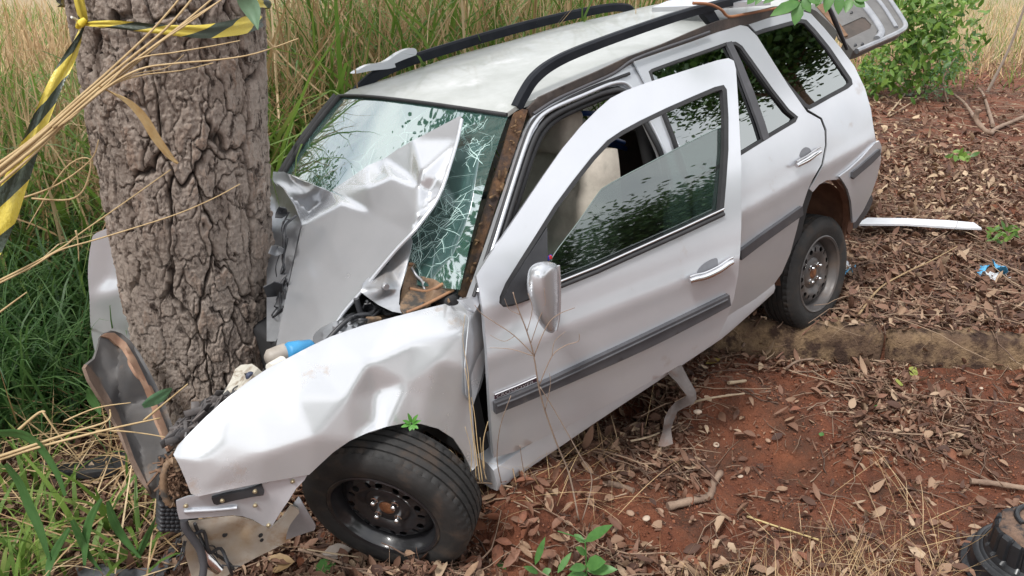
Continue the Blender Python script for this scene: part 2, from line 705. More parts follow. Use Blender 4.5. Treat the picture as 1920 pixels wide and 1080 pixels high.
def tube_data(pts, r, n=8, taper=None, cap=True):
    P = np.array(pts, float)
    k = len(P)
    r = np.full(k, r) if np.isscalar(r) else np.array(r)
    T = np.gradient(P, axis=0)
    T /= np.linalg.norm(T, axis=1)[:, None] + 1e-12
    a = np.array([0, 0, 1.0]) if abs(T[0][2]) < .9 else np.array([1.0, 0, 0])
    V = []
    u = np.cross(T[0], a)
    u /= np.linalg.norm(u)
    for i in range(k):
        u = u - T[i] * (u @ T[i])
        u /= np.linalg.norm(u) + 1e-12
        w = np.cross(T[i], u)
        for j in range(n):
            an = 2 * math.pi * j / n
            V.append(P[i] + r[i] * (math.cos(an) * u + math.sin(an) * w))
    Fc = []
    for i in range(k - 1):
        for j in range(n):
            Fc.append((i * n + j, i * n + (j + 1) % n, (i + 1) * n + (j + 1) % n, (i + 1) * n + j))
    if cap:
        Fc.append(tuple(range(n))[::-1])
        Fc.append(tuple((k - 1) * n + j for j in range(n)))
    return V, Fc


def tube(name, pts, r, m, parent=None, n=8, rebase=False):
    V, Fc = tube_data(pts, r, n)
    return mesh_obj(name, V, Fc, m, parent, sharp=60, rebase=rebase)


def multi(name, parts, m, parent=None, rebase=False, sharp=50):
    V, Fc = [], []
    for v, f in parts:
        b = len(V)
        V += [tuple(x) for x in v]
        Fc += [tuple(b + i for i in q) for q in f]
    return mesh_obj(name, V, Fc, m, parent, sharp=sharp, rebase=rebase)


def rbox_data(c, size, rot=None, bev=.02, seg=3, cuts=0):
    bm = bmesh.new()
    bmesh.ops.create_cube(bm, size=1)
    bmesh.ops.scale(bm, vec=size, verts=bm.verts)
    if bev:
        bmesh.ops.bevel(bm, geom=bm.edges[:], offset=bev, segments=seg, profile=.6, affect='EDGES')
    if rot is not None:
        bmesh.ops.rotate(bm, cent=(0, 0, 0), matrix=rot, verts=bm.verts)
    bmesh.ops.translate(bm, vec=c, verts=bm.verts)
    bm.verts.index_update()
    V = [tuple(v.co) for v in bm.verts]
    Fc = [tuple(v.index for v in f.verts) for f in bm.faces]
    bm.free()
    return V, Fc


def rbox(name, c, size, m, parent=None, rot=None, bev=.02, seg=3, rebase=False):
    V, Fc = rbox_data(c, size, rot, bev, seg)
    return mesh_obj(name, V, Fc, m, parent, sharp=40, rebase=rebase)


def lathe_data(profile, n=48, axis='y', c=(0, 0, 0), mod=None):
    """profile of (radius, along-axis) swept round the axis"""
    V, Fc = [], []
    k = len(profile)
    for j in range(n):
        a = 2 * math.pi * j / n
        for i, (r, h) in enumerate(profile):
            rr = r + (mod(i, j) if mod else 0)
            if axis == 'y':
                V.append((c[0] + rr * math.cos(a), c[1] + h, c[2] + rr * math.sin(a)))
            else:
                V.append((c[0] + rr * math.cos(a), c[1] + rr * math.sin(a), c[2] + h))
    for j in range(n):
        for i in range(k - 1):
            a, b = j * k + i, ((j + 1) % n) * k + i
            Fc.append((a, a + 1, b + 1, b) if axis != 'y' else (a, b, b + 1, a + 1))
    return V, Fc

# ------------------------------------------------------------------ the crashed station wagon
def smooth_poly(p, n=4):
    return spl(p, n, closed=True)


wagon = bpy.data.objects.new('station_wagon', None)
C.objects.link(wagon)
wagon.matrix_world = Matrix.Translation(Vector(O)) @ Matrix(W.tolist()).to_4x4()
tag(wagon, 'silver station wagon crushed against the tree trunk, front door ajar', 'car')
wagon['kind'] = 'thing'


# roof
def roof_z(x, y):
    return 1.338 + .048 * (1 - (y / .57) ** 2) + .022 * math.sin(math.pi * min(1, max(0, (x - .9) / 1.95)))


def roof_x0(y):
    return .845 + .10 * (abs(y) / .57) ** 2


nx, ny = 46, 26
V = []
for i in range(nx):
    for j in range(ny):
        y = -.545 + 1.10 * j / (ny - 1)
        x0 = roof_x0(y)
        x = x0 + (2.86 - x0) * i / (nx - 1)
        V.append((x, y, roof_z(x, y) + .0025 * math.sin(9 * x + 3) * math.cos(5 * y) - (.010 if i == 0 else 0)))
Fc = [(i * ny + j, (i + 1) * ny + j, (i + 1) * ny + j + 1, i * ny + j + 1) for i in range(nx - 1) for j in range(ny - 1)]
k = len(V)
V += [(x, y, z - .015) for (x, y, z) in V]
Fc += [tuple(k + q for q in f[::-1]) for f in Fc]
for i in range(nx - 1):
    for j in (0, ny - 1):
        a, b = i * ny + j, (i + 1) * ny + j
        Fc.append((a, b, k + b, k + a) if j else (b, a, k + a, k + b))
for j in range(ny - 1):
    Fc.append((j, j + 1, k + j + 1, k + j))
mesh_obj('roof', V, Fc, ROOF_PAINT, wagon, sharp=50)

# windscreen
def ws_pt(a, b):                   # a across (-1 left .. 1 right), b up (0 cowl .. 1 roof)
    y = a * (.71 * (1 - b) + .555 * b)
    xb = .36 + .15 * a * a
    xt = roof_x0(.55 * a) - .008
    x = xb + (xt - xb) * b
    z = (.905 + .0 * a * a) * (1 - b) + (roof_z(xt, y) - .016) * b + .035 * math.sin(math.pi * b)
    return x, y, z


WS_PT = [(ws_pt(-1 + 2 * i / 40, j / 24)) for i in range(41) for j in range(25)]
wsV = [(x, y, z + .004 * float(fbm(np.array([x * 9]), np.array([y * 9]), 4)[0] - .5)) for x, y, z in WS_PT]
wsF = [(i * 25 + j, i * 25 + j + 1, (i + 1) * 25 + j + 1, (i + 1) * 25 + j) for i in range(40) for j in range(24)]
windscreen = mesh_obj('windshield', wsV, wsF, GLASS_WS, wagon)
windscreen['label'] = 'shattered windshield glass with white crack lines'
ws_p3 = (ws_pt(-.9, .1), ws_pt(.9, .1), ws_pt(0, .95))
f_ws = f_plane(*[np.array(p) for p in ws_p3])


def on_ws(off):
    def f(u, v):
        P = f_ws(u, v)
        d = rays(u, v) @ W
        return P - d * off
    return f


# black frame round the glass
def ws_edge(a0, b0, a1, b1, n=20, lift=.006):
    out = []
    for i in range(n + 1):
        t = i / n
        p = ws_pt(a0 + (a1 - a0) * t, b0 + (b1 - b0) * t)
        out.append((p[0] - .004, p[1], p[2] + lift))
    return out


tube('windshield_seal', ws_edge(-1, 1, 1, 1), .007, RUBBER, wagon)
tube('windshield_seal', ws_edge(1, 1, 1, 0), .013, RUBBER, wagon)
# right pillar and its outer rain channel
rp = [np.array(ws_pt(1, b)) + np.array([.0, .035, .0]) for b in np.linspace(0, 1, 16)]
tube('right_pillar', rp, .022, RUBBER, wagon)

# cracks of the windscreen as thin raised slivers
crk = []
rc = random.Random(11)
for cxn, cyn, nn, ln in ((-.55, .12, 50, .34), (-.78, .3, 44, .3), (-.62, .45, 30, .4), (-.8, .72, 26, .22), (-.8, .9, 18, .15), (-.7, .04, 60, .16), (-.25, .25, 10, .4), (.2, .35, 12, .3)):
    for i in range(nn):
        a0, b0 = cxn + rc.gauss(0, .07), cyn + rc.gauss(0, .06)
        ang = rc.uniform(0, 6.28) if rc.random() < .4 else rc.choice((.9, 2.3)) + rc.gauss(0, .3)
        L_ = ln * rc.uniform(.2, 1)
        pts = []
        for t in np.linspace(0, 1, 6):
            a_, b_ = a0 + L_ * t * math.cos(ang) + rc.gauss(0, .006), b0 + L_ * 1.1 * t * math.sin(ang) + rc.gauss(0, .006)
            if abs(a_) > .97 or not .02 < b_ < .97:
                break
            p = ws_pt(a_, b_)
            pts.append((p[0] - .003, p[1], p[2] + .004))
        if len(pts) > 2:
            crk.append(tube_data(pts, rc.uniform(.0004, .0011), 3))
CRACK = mat('crack_white', (.55, .72, .68), (.4, .56, .53), 20, rough=.5)
kind(multi('crack', crk, CRACK, wagon), 'stuff')

# rusty strip of old urethane on the left pillar
f_pil = f_facets([(962, 210, f_flat(-.555)), (994, 205, f_flat(-.575)), (985, 245, f_flat(-.58)), (925, 330, f_flat(-.60)), (955, 340, f_flat(-.62)),
                  (888, 450, f_flat(-.645)), (918, 450, f_flat(-.66)), (858, 560, f_flat(-.69)), (885, 560, f_flat(-.70))], 4)
patch('pillar_urethane', [(966, 211), (980, 204), (990, 206), (980, 240), (963, 290), (946, 340), (928, 395), (909, 452), (890, 510), (873, 560), (861, 552),
                          (876, 500), (892, 445), (908, 392), (925, 335), (942, 285), (956, 240)], f_pil, RUST, wagon, step=9, thick=.012)
chips = []
for i in range(26):
    t = rc.random()
    u0 = 978 - 108 * t + rc.uniform(-10, 10)
    v0 = 212 + 335 * t
    p = f_pil(u0, v0)[0]
    chips.append(rbox_data(tuple(p + np.array([-.004, -.008, .004])), (rc.uniform(.004, .012), rc.uniform(.004, .008), rc.uniform(.008, .03)),
                           Matrix.Rotation(rc.uniform(0, 3), 3, 'Y'), .002, 1))
kind(multi('urethane_crumb', chips, mat('dry_sealant', (.22, .13, .06), (.07, .04, .022), 40, rough=.9, bump=.3), wagon), 'stuff')

# left body frame round the front door opening
frame_out = [(866, 562), (884, 557), (902, 505), (921, 448), (939, 392), (956, 342), (972, 292), (986, 245), (996, 222), (1012, 206), (1040, 188), (1090, 165), (1150, 140), (1186, 114), (1212, 160),
             (1240, 205), (1276, 275), (1300, 340), (1302, 420), (1255, 440), (1255, 340), (1240, 285), (1215, 230), (1192, 190), (1180, 172), (1160, 161), (1130, 165), (1100, 174), (1050, 194), (1026, 212), (1010, 232), (998, 262),
             (980, 312), (962, 366), (944, 425), (930, 475), (925, 515), (905, 560), (890, 585)]
f_fr = f_side(-.012)
patch('door_frame', frame_out, f_fr, PAINT, wagon, step=9, thick=.03)
# raised ridges and seals of the opening
def path3(px, off):
    px = spl(px, 5)
    return f_side(off)(px[:, 0], px[:, 1])


ridge_px = [(896, 548), (925, 462), (955, 365), (985, 272), (1003, 232), (1030, 207), (1095, 178), (1155, 155), (1184, 165), (1212, 214), (1245, 282), (1262, 350)]
tube('door_frame_ridge', path3(ridge_px, .0), .0075, PAINT, wagon)
seal_px = [(918, 520), (938, 455), (968, 358), (994, 278), (1013, 240), (1042, 214), (1100, 187), (1135, 174), (1165, 170), (1186, 188), (1215, 240), (1243, 300), (1250, 380)]
tube('door_seal', path3(seal_px, -.012), .011, RUBBER, wagon)
seal2 = [(u + 7, v + 7) for u, v in seal_px]
tube('door_seal', path3(seal2, -.03), .010, RUBBER, wagon)
tube('door_seal', path3([(888, 556), (912, 482), (944, 384), (975, 288), (995, 236), (1020, 210), (1092, 172), (1150, 149), (1180, 138)], -.004), .006, RUBBER, wagon)
# roof drip channel
patch('drip_channel', [(990, 204), (1012, 182), (1060, 160), (1120, 134), (1180, 106), (1240, 84), (1300, 58), (1345, 40), (1400, 26), (1452, 12), (1506, 8), (1502, 22), (1455, 32), (1400, 46), (1345, 60), (1292, 80), (1240, 98), (1186, 118),
                       (1150, 141), (1090, 166), (1040, 189), (1012, 207), (996, 220)], f_flat(-.562), mat('grimy_drip_channel', (.035, .028, .026), (.075, .055, .045), 14, rough=.7, bump=.2), wagon, step=9, thick=.01)
tube('drip_channel_lip', f_flat(-.575)(*spl([(1000, 214), (1040, 188), (1092, 164), (1150, 138), (1186, 113), (1240, 92), (1292, 74), (1330, 60)], 5).T), .006, GREY_PL, wagon)
gs = spl([(1300, 6), (1330, 8), (1352, 18), (1366, 31), (1395, 27), (1430, 20), (1462, 14)], 5)
tube('peeling_strip', f_flat(-.56)(gs[:, 0], gs[:, 1]), .006, mat('orange_sealant', (.32, .14, .06), (.25, .10, .05), 20, rough=.7), wagon)

# roof rails
def rail(y, dy, dz=0, hh=.017):
    kz = .55 if dz else 1.0
    pts = []
    for x, z in ((.985, 1.338), (1.03, 1.375), (1.09, 1.412), (1.18, 1.437), (1.32, 1.452), (1.6, 1.463), (1.95, 1.468), (2.3, 1.458), (2.6, 1.436), (2.75, 1.40), (2.80, 1.355)):
        pts.append((x, y + dy * math.sin(min(1, (x - .98) / .3) * math.pi / 2), 1.338 + (z - 1.338) * (.72 if dz else 1.0) + dz * .3))
    P = spl(pts, 5)
    V, Fc = [], []
    for i, p in enumerate(P):
        T = P[min(i + 1, len(P) - 1)] - P[max(i - 1, 0)]
        T /= np.linalg.norm(T)
        up = np.cross(T, [0, 1, 0])
        up = -up if up[2] < 0 else up
        s = np.array([0, 1, 0])
        wd = .017
        for a, b in ((-1, -1), (1, -1), (1, .6), (.5, 1), (-.5, 1), (-1, .6)):
            V.append(p + s * a * wd + up * b * hh)
    n = len(P)
    for i in range(n - 1):
        for j in range(6):
            Fc.append((i * 6 + j, (i + 1) * 6 + j, (i + 1) * 6 + (j + 1) % 6, i * 6 + (j + 1) % 6))
    Fc += [tuple(range(6)), tuple((n - 1) * 6 + j for j in range(6))[::-1]]
    return V, Fc


RAILM = mat('anthracite_rail', (.012, .014, .018), (.020, .022, .027), 10, rough=.55, spec=.1, bump=.03, dirt=(.10, .09, .08), drange=(.62, .85))
V, Fc = rail(-.535, .02)
mesh_obj('roof_rail', V, Fc, RAILM, wagon, sharp=30)
V, Fc = rail(.54, -.02, -.050, .022)
V2 = [v for v in V]
mesh_obj('roof_rail', V, Fc, RAILM, wagon, sharp=30)
patch('rail_foot', [(1318, 24), (1338, 18), (1352, 42), (1335, 46), (1326, 36)], f_flat(-.53), RAILM, wagon, step=8, thick=.03)
# silver cover at the front of the far rail
patch('rail_end_cover', spl([(664, 138), (690, 122), (722, 116), (750, 98), (772, 90), (781, 94), (779, 104), (760, 118), (735, 128), (700, 132)], 4, True), f_flat(.505), PAINT, wagon, step=8, thick=.035)

# ------------------------------------------------------------------ rear of the left flank
RD = [(1187, 114), (1240, 93), (1290, 74), (1345, 58), (1388, 47), (1402, 50), (1420, 68), (1445, 108), (1478, 160), (1513, 210), (1538, 224), (1546, 245), (1547, 272), (1540, 308), (1524, 336), (1515, 355), (1504, 388),
      (1494, 430), (1482, 475), (1466, 512), (1446, 540), (1400, 574), (1350, 612), (1306, 645), (1302, 560), (1303, 490), (1302, 420), (1300, 345), (1276, 275), (1240, 205), (1212, 160)]
WIN_RD = [(1216, 134), (1222, 129), (1260, 115), (1300, 101), (1340, 87), (1362, 79), (1380, 78), (1392, 86), (1415, 118), (1450, 167), (1480, 205), (1497, 219), (1492, 229), (1450, 254), (1400, 285), (1350, 316), (1300, 345), (1285, 330), (1262, 260), (1235, 190)]


def flank_dent(P):                 # crease below the window line and a light dent behind the wheel
    z = P[:, 2]
    return .006 * np.exp(-((z - .70) / .03) ** 2) - .004 * np.exp(-((P[:, 0] - 2.75) / .09) ** 2 - ((z - .84) / .08) ** 2)


patch('rear_door', RD, f_side(.002, flank_dent), PAINT, wagon, holes=[WIN_RD], step=12, thick=.006)
patch('window_seal', WIN_RD, f_side(.001), RUBBER, wagon, holes=[inset(WIN_RD, 5.5)], step=8, thick=.012)
patch('rear_door_glass', inset(WIN_RD, 4), f_side(-.012), GLASS_SIDE, wagon, step=16, thick=.003)
patch('window_divider', [(1361, 80), (1372, 77), (1392, 118), (1414, 172), (1434, 228), (1443, 258), (1432, 264), (1422, 232), (1402, 178), (1381, 122)], f_side(.004), GREY_PL, wagon, step=8, thick=.012)
QW = [(1398, 66), (1430, 54), (1470, 43), (1500, 35), (1512, 37), (1530, 56), (1556, 88), (1580, 123), (1597, 148), (1599, 158), (1590, 166), (1560, 182), (1530, 199), (1518, 205), (1508, 200), (1480, 168), (1440, 122), (1412, 86)]
QP = [(1404, 46), (1440, 34), (1480, 25), (1505, 21), (1521, 26), (1545, 52), (1575, 88), (1602, 124), (1622, 166), (1633, 205), (1638, 240), (1643, 266), (1624, 287), (1601, 308), (1579, 332), (1568, 337), (1550, 338), (1536, 346), (1524, 360), (1518, 354),
      (1528, 338), (1544, 310), (1551, 272), (1550, 243), (1541, 221), (1516, 206), (1482, 158), (1449, 106), (1424, 66)]
patch('quarter_panel', QP, f_side(0, flank_dent), PAINT, wagon, holes=[QW], step=11, thick=.006)
patch('window_seal', QW, f_side(.001), RUBBER, wagon, holes=[inset(QW, 7)], step=8, thick=.012)
patch('quarter_glass', inset(QW, 5), f_side(-.006), GLASS_SIDE, wagon, step=16, thick=.003)
# dark sheet behind the shut lines: gap shade put into its colour
patch('shut_line_backing', inset(RD, -10), f_side(-.05), DARK_IN, wagon, holes=[inset(WIN_RD, -2)], step=20, thick=.01)

# corner of the rear bumper
BP = [(1574, 331), (1592, 318), (1615, 297), (1641, 268), (1649, 264), (1653, 275), (1651, 305), (1644, 335), (1633, 366), (1618, 396), (1604, 416), (1599, 418), (1598, 400), (1596, 378), (1590, 356), (1582, 342)]


def bump_curve(P):
    return -.35 * np.clip(P[:, 0] - 2.93, 0, 1) ** 1.6


bumper = patch('rear_bumper', BP, f_side(.012, bump_curve), PAINT, wagon, step=9, thick=.01)
patch('bumper_strip', [(1599, 323), (1612, 313), (1630, 297), (1651, 279), (1652, 290), (1634, 308), (1616, 323), (1601, 336), (1598, 332)], f_side(.022, bump_curve), GREY_PL, bumper, step=7, thick=.012)
patch('bumper_valance', [(1600, 418), (1612, 404), (1626, 384), (1635, 366), (1637, 374), (1630, 394), (1616, 414), (1606, 428), (1600, 428)], f_side(-.01, bump_curve), GREY_PL, bumper, step=7, thick=.012)

# rear wheel housing
V, Fc = [], []
for i in range(25):
    a = math.pi * (i / 24) * 1.16 - .25
    for j, (y, r) in enumerate(((-.765, .300), (-.76, .300), (-.70, .32), (-.55, .32), (-.42, .22), (-.40, .02))):
        V.append((2.50 + r * math.cos(a), y, .285 + r * 1.04 * math.sin(a)))
for i in range(24):
    for j in range(5):
        Fc.append((i * 6 + j, i * 6 + j + 1, (i + 1) * 6 + j + 1, (i + 1) * 6 + j))
mesh_obj('wheel_housing', V, Fc, BROWN_ARCH, wagon)
patch('arch_lip', [(1566, 335), (1576, 338), (1589, 352), (1597, 376), (1600, 405), (1602, 424), (1592, 440), (1588, 432), (1592, 408), (1590, 380), (1583, 358), (1572, 344)], f_side(-.012), BROWN_ARCH, wagon, step=7, thick=.03)

# sill
sl = []
for x in np.linspace(.46, 2.14, 30):
    for y, z in ((-.735, .165), (-.772, .175), (-.780, .20), (-.772, .262), (-.74, .28), (-.60, .27), (-.60, .17)):
        sl.append((x, y + .004 * math.sin(13 * x) * (z > .2), z + .012 * math.sin(2.4 * x) - .01 + (.05 if x > 1.75 else 0) * (x - 1.75) / .4))
sF = [(i * 7 + j, (i + 1) * 7 + j, (i + 1) * 7 + (j + 1) % 7, i * 7 + (j + 1) % 7) for i in range(29) for j in range(7)] + [tuple(range(7)), tuple(29 * 7 + j for j in range(7))[::-1]]
SILLM = mat('sill_paint', (.62, .64, .68), (.56, .58, .61), 5, rough=.36, metal=.35, coat=.4, dirt=(.28, .15, .09), drange=(.64, .78), dscale=6)
mesh_obj('sill', sl, sF, SILLM, wagon, sharp=35)

# ------------------------------------------------------------------ front door, swung out
FD = [(893, 517), (915, 482), (945, 440), (985, 380), (1020, 328), (1055, 278), (1090, 236), (1122, 204), (1145, 184), (1170, 171), (1210, 156), (1260, 140), (1310, 124), (1345, 113), (1366, 109), (1376, 114), (1380, 130), (1384, 190), (1387, 250),
      (1390, 310), (1390, 360), (1390, 420), (1388, 470), (1384, 515), (1376, 560), (1362, 600), (1345, 634), (1322, 655), (1250, 699), (1180, 737), (1100, 780), (1030, 815), (963, 848), (926, 858), (921, 800), (917, 730), (913, 660), (908, 600), (900, 550)]
WH = [(936, 568), (937, 556), (948, 530), (975, 487), (1005, 440), (1040, 385), (1075, 338), (1110, 294), (1140, 262), (1165, 245), (1200, 226), (1250, 202), (1300, 180), (1340, 163), (1357, 159), (1363, 168), (1366, 220), (1366, 280), (1362, 340), (1357, 398), (1330, 412), (1280, 436), (1200, 472),
      (1120, 508), (1050, 536), (1000, 560), (960, 574), (944, 576)]


def door_dent(P):
    x, z = P[:, 0], P[:, 2]
    d = .007 * np.exp(-((z - .70) / .035) ** 2) - .010 * np.clip((z - 1.0) * 3, 0, 1)
    d = d + .010 * np.exp(-((x - .56) / .06) ** 2 - ((z - .86) / .05) ** 2) - .012 * np.exp(-((x - .62) / .07) ** 2 - ((z - .78) / .06) ** 2)
    d = d - .012 * np.clip((.30 - z) / .1, 0, 1) ** 2 * np.clip((x - .6), 0, .6)
    return d


FD_S = FD
door = patch('front_door', FD_S, f_door(0, door_dent), PAINT, wagon, holes=[WH], step=11, thick=.02)
door['label'] = 'front door hanging open with half lowered glass'
patch('window_seal', WH, f_door(.001), RUBBER, door, holes=[inset(WH, 8)], step=8, thick=.02)
DG = [(1030, 505), (1040, 474), (1062, 446), (1085, 415), (1105, 386), (1122, 362), (1135, 350), (1170, 330), (1220, 304), (1280, 273), (1330, 248), (1357, 237), (1360, 300), (1358, 350), (1353, 396), (1320, 414), (1240, 450), (1150, 490), (1060, 528), (1030, 535)]
patch('door_glass', DG, f_door(-.022), GLASS_DOOR, door, step=16, thick=.004)
gt = spl([(1030, 500), (1040, 475), (1085, 415), (1122, 362), (1135, 350), (1170, 330), (1220, 304), (1280, 273), (1330, 248), (1357, 237)], 4)
tube('glass_edge', f_door(-.022)(gt[:, 0], gt[:, 1]), .0018, mat('ground_glass_edge', (.16, .21, .20), rough=.4), door)
bl = np.array([(1000, 560), (1050, 537), (1120, 509), (1200, 473), (1280, 437), (1357, 401)])
tube('belt_strip', f_door(.006)(bl[:, 0], bl[:, 1]), .008, RUBBER, door)
tube('belt_trim', f_door(.008)(bl[:, 0], bl[:, 1] - 9), .0045, CHROME, door)
patch('mirror_sail', [(941, 571), (945, 556), (958, 531), (985, 488), (1012, 447), (1026, 425), (1027, 470), (1027, 505), (1020, 535), (1005, 555), (975, 567), (950, 573)], f_door(.004), BLACK_PL, door, step=8, thick=.02)


# moulding
def band(pts_top, pts_bot, n=5):
    return np.r_[spl(pts_top, n), spl(pts_bot, n)[::-1]]


MO = band([(928, 757), (968, 741), (1010, 723), (1080, 690), (1200, 634), (1300, 586), (1368, 553)], [(930, 777), (970, 761), (1050, 727), (1200, 661), (1300, 611), (1371, 573)])
patch('door_moulding', MO, f_door(.018, door_dent), GREY_PL, door, step=8, thick=.02)
mh = np.array([(932, 762), (968, 748), (1010, 730), (1080, 698), (1200, 641), (1300, 593), (1364, 562)])
tube('moulding_ridge', f_door(.019, door_dent)(mh[:, 0], mh[:, 1]), .0045, GREY_PL, door)
BG = [(928, 741), (970, 724), (1008, 708), (1008, 715), (970, 731), (928, 749)]
BADGE_BLK = mat('badge_black', (.03, .012, .02), (.045, .02, .03), 20, rough=.4)
badge = patch('door_badge', BG, f_door(.004, door_dent), BADGE_BLK, door, step=10, thick=.006)
cv = bpy.data.curves.new('badge_text', 'FONT')
cv.body = 'CROSSOVER'
cv.size = 1.0
cv.extrude = .02
to = bpy.data.objects.new('badge_text', cv)
C.objects.link(to)
dg = bpy.context.evaluated_depsgraph_get()
tm = bpy.data.meshes.new_from_object(to.evaluated_get(dg))
bpy.data.objects.remove(to)
tv = np.array([v.co for v in tm.vertices])
tlo, thi = tv.min(0), tv.max(0)
tuv = (tv - tlo) / (thi - tlo + 1e-9)
tu = 931 + tuv[:, 0] * 70
tvv = 746.5 - tuv[:, 0] * 28.2 - tuv[:, 1] * 5.2
tp = f_door(.0055, door_dent)(tu, tvv)
tm2 = bpy.data.meshes.new('badge_lettering')
tm2.from_pydata(tp.tolist(), [], [tuple(p.vertices) for p in tm.polygons])
tm2.materials.append(mat('badge_letters', (.62, .60, .62), rough=.3))
link(bpy.data.objects.new('badge_lettering', tm2), badge)
tube('badge_rim', f_door(.006, door_dent)(np.array([928, 970, 1008.]), np.array([740, 723, 706.5])), .0018, WHITE_TRIM, badge)

# handles
def handle(prefix, f, cup, bar, bar_hi, par):
    bc = spl([(u, v + 6) for u, v in bar_hi], 4)
    nb_ = len(bc)
    h = tube(prefix, f(.024)(bc[:, 0], bc[:, 1]), [.0125 * (.55 + .45 * math.sin(math.pi * (.08 + .84 * i / (nb_ - 1)))) for i in range(nb_)], CHROME, par, n=14)
    patch('handle_cup', spl(cup, 3, True), f(.003), mat('handle_cup_grey', (.16, .165, .18), (.13, .135, .15), 20, rough=.5), h, step=5, thick=.01)
    pp = spl(bar_hi, 4)
    tube('handle_edge', f(.012)(pp[:, 0], pp[:, 1] - 2), .004, CHROME, h)


handle('door_handle', lambda o: f_door(o, door_dent), [(1308, 512), (1312, 502), (1325, 491), (1341, 484), (1346, 488), (1345, 503), (1338, 512), (1318, 516)],
       [(1290, 524), (1300, 518), (1320, 514), (1345, 503), (1363, 491), (1374, 485), (1377, 490), (1372, 502), (1352, 517), (1325, 528), (1300, 534), (1291, 532)],
       [(1293, 521), (1305, 517), (1322, 513), (1346, 502), (1364, 490), (1374, 485)], door)
handle('door_handle', lambda o: f_side(o, flank_dent), [(1500, 294), (1502, 283), (1510, 276), (1519, 279), (1521, 288), (1514, 295)],
       [(1492, 308), (1500, 301), (1514, 294), (1528, 284), (1537, 278), (1541, 283), (1538, 293), (1526, 303), (1508, 313), (1496, 317), (1492, 313)],
       [(1494, 305), (1502, 300), (1515, 293), (1529, 283), (1538, 278)], wagon)
RM = band([(1390, 470), (1430, 440), (1470, 412), (1505, 387)], [(1391, 488), (1430, 458), (1470, 429), (1507, 403)])
patch('rear_door_moulding', RM, f_side(.018, flank_dent), GREY_PL, wagon, step=8, thick=.02)

# wing mirror: a smooth shell on a stalk
mc = f_door(.12)(1020, 560)[0]
c_, s_a = math.cos(DOOR_ANG), math.sin(DOOR_ANG)
V, Fc = [], []
Nu, Nv = 26, 14
mo = [(990, 530), (993, 508), (1003, 496), (1018, 491), (1034, 492), (1045, 499), (1047, 530), (1047, 570), (1045, 600), (1040, 621), (1030, 624), (1018, 614), (1006, 596), (997, 570), (991, 548)]
mir = patch('wing_mirror', spl(mo, 4, True), lambda u, v: f_flat(-1.0)(u, v), PAINT_CLEAN, door, step=5, thick=.004, post=None)
# bulge the shell forward of its rim
me = mir.data
co = np.array([v.co for v in me.vertices])
ctr = co.mean(0)
nv = len(co) // 2
uvp = []
for p in co:
    q = M.T @ (c2w(p) - CAM)
    uvp.append((960 + F * q[0] / q[2], 540 + F * q[1] / q[2]))
uvp = np.array(uvp)
rim = spl(mo, 8, True)
dist = np.sqrt(((uvp[:, None] - rim[None]) ** 2).sum(2).min(1))
bul = np.sqrt(np.clip(dist / 26.0, 0, 1)) * .075
vd = (CAMC - co)
vd /= np.linalg.norm(vd, axis=1)[:, None]
co2 = co.copy()
co2[:nv] += vd[:nv] * bul[:nv, None]
co2[nv:] -= vd[nv:] * .05 * np.sqrt(np.clip(dist[nv:] / 26, 0, 1))[:, None]
for v, p in zip(me.vertices, co2):
    v.co = p
rm_ = spl([(1045, 499), (1047, 530), (1047, 570), (1045, 600), (1040, 621)], 4)
tube('mirror_rim', f_flat(-1.0)(rm_[:, 0], rm_[:, 1]) + np.array([.004, 0, 0]), .005, PAINT_CLEAN, mir)
a0 = f_door(.01)(1002, 530)[0]
a1 = f_flat(-.985)(1012, 535)[0]
tube('mirror_stalk', [a0, a0 * .6 + a1 * .4 + np.array([0, 0, .012]), a1], [.03, .024, .026], BLACK_PL, mir)
rbox('mirror_sticker', tuple(f_door(-.01)(1030, 483)[0]), (.02, .008, .014), mat('red_blue_sticker', (.5, .03, .03), (.03, .04, .4), 30, lo=.49, hi=.51, rough=.5), door, bev=.002)

# inside of the open door
patch('door_lining', [(930, 590), (1050, 548), (1200, 480), (1350, 410), (1370, 480), (1360, 560), (1330, 630), (1200, 700), (1050, 775), (945, 830)], f_door(-.07), DARK_IN, door, step=30, thick=.02)

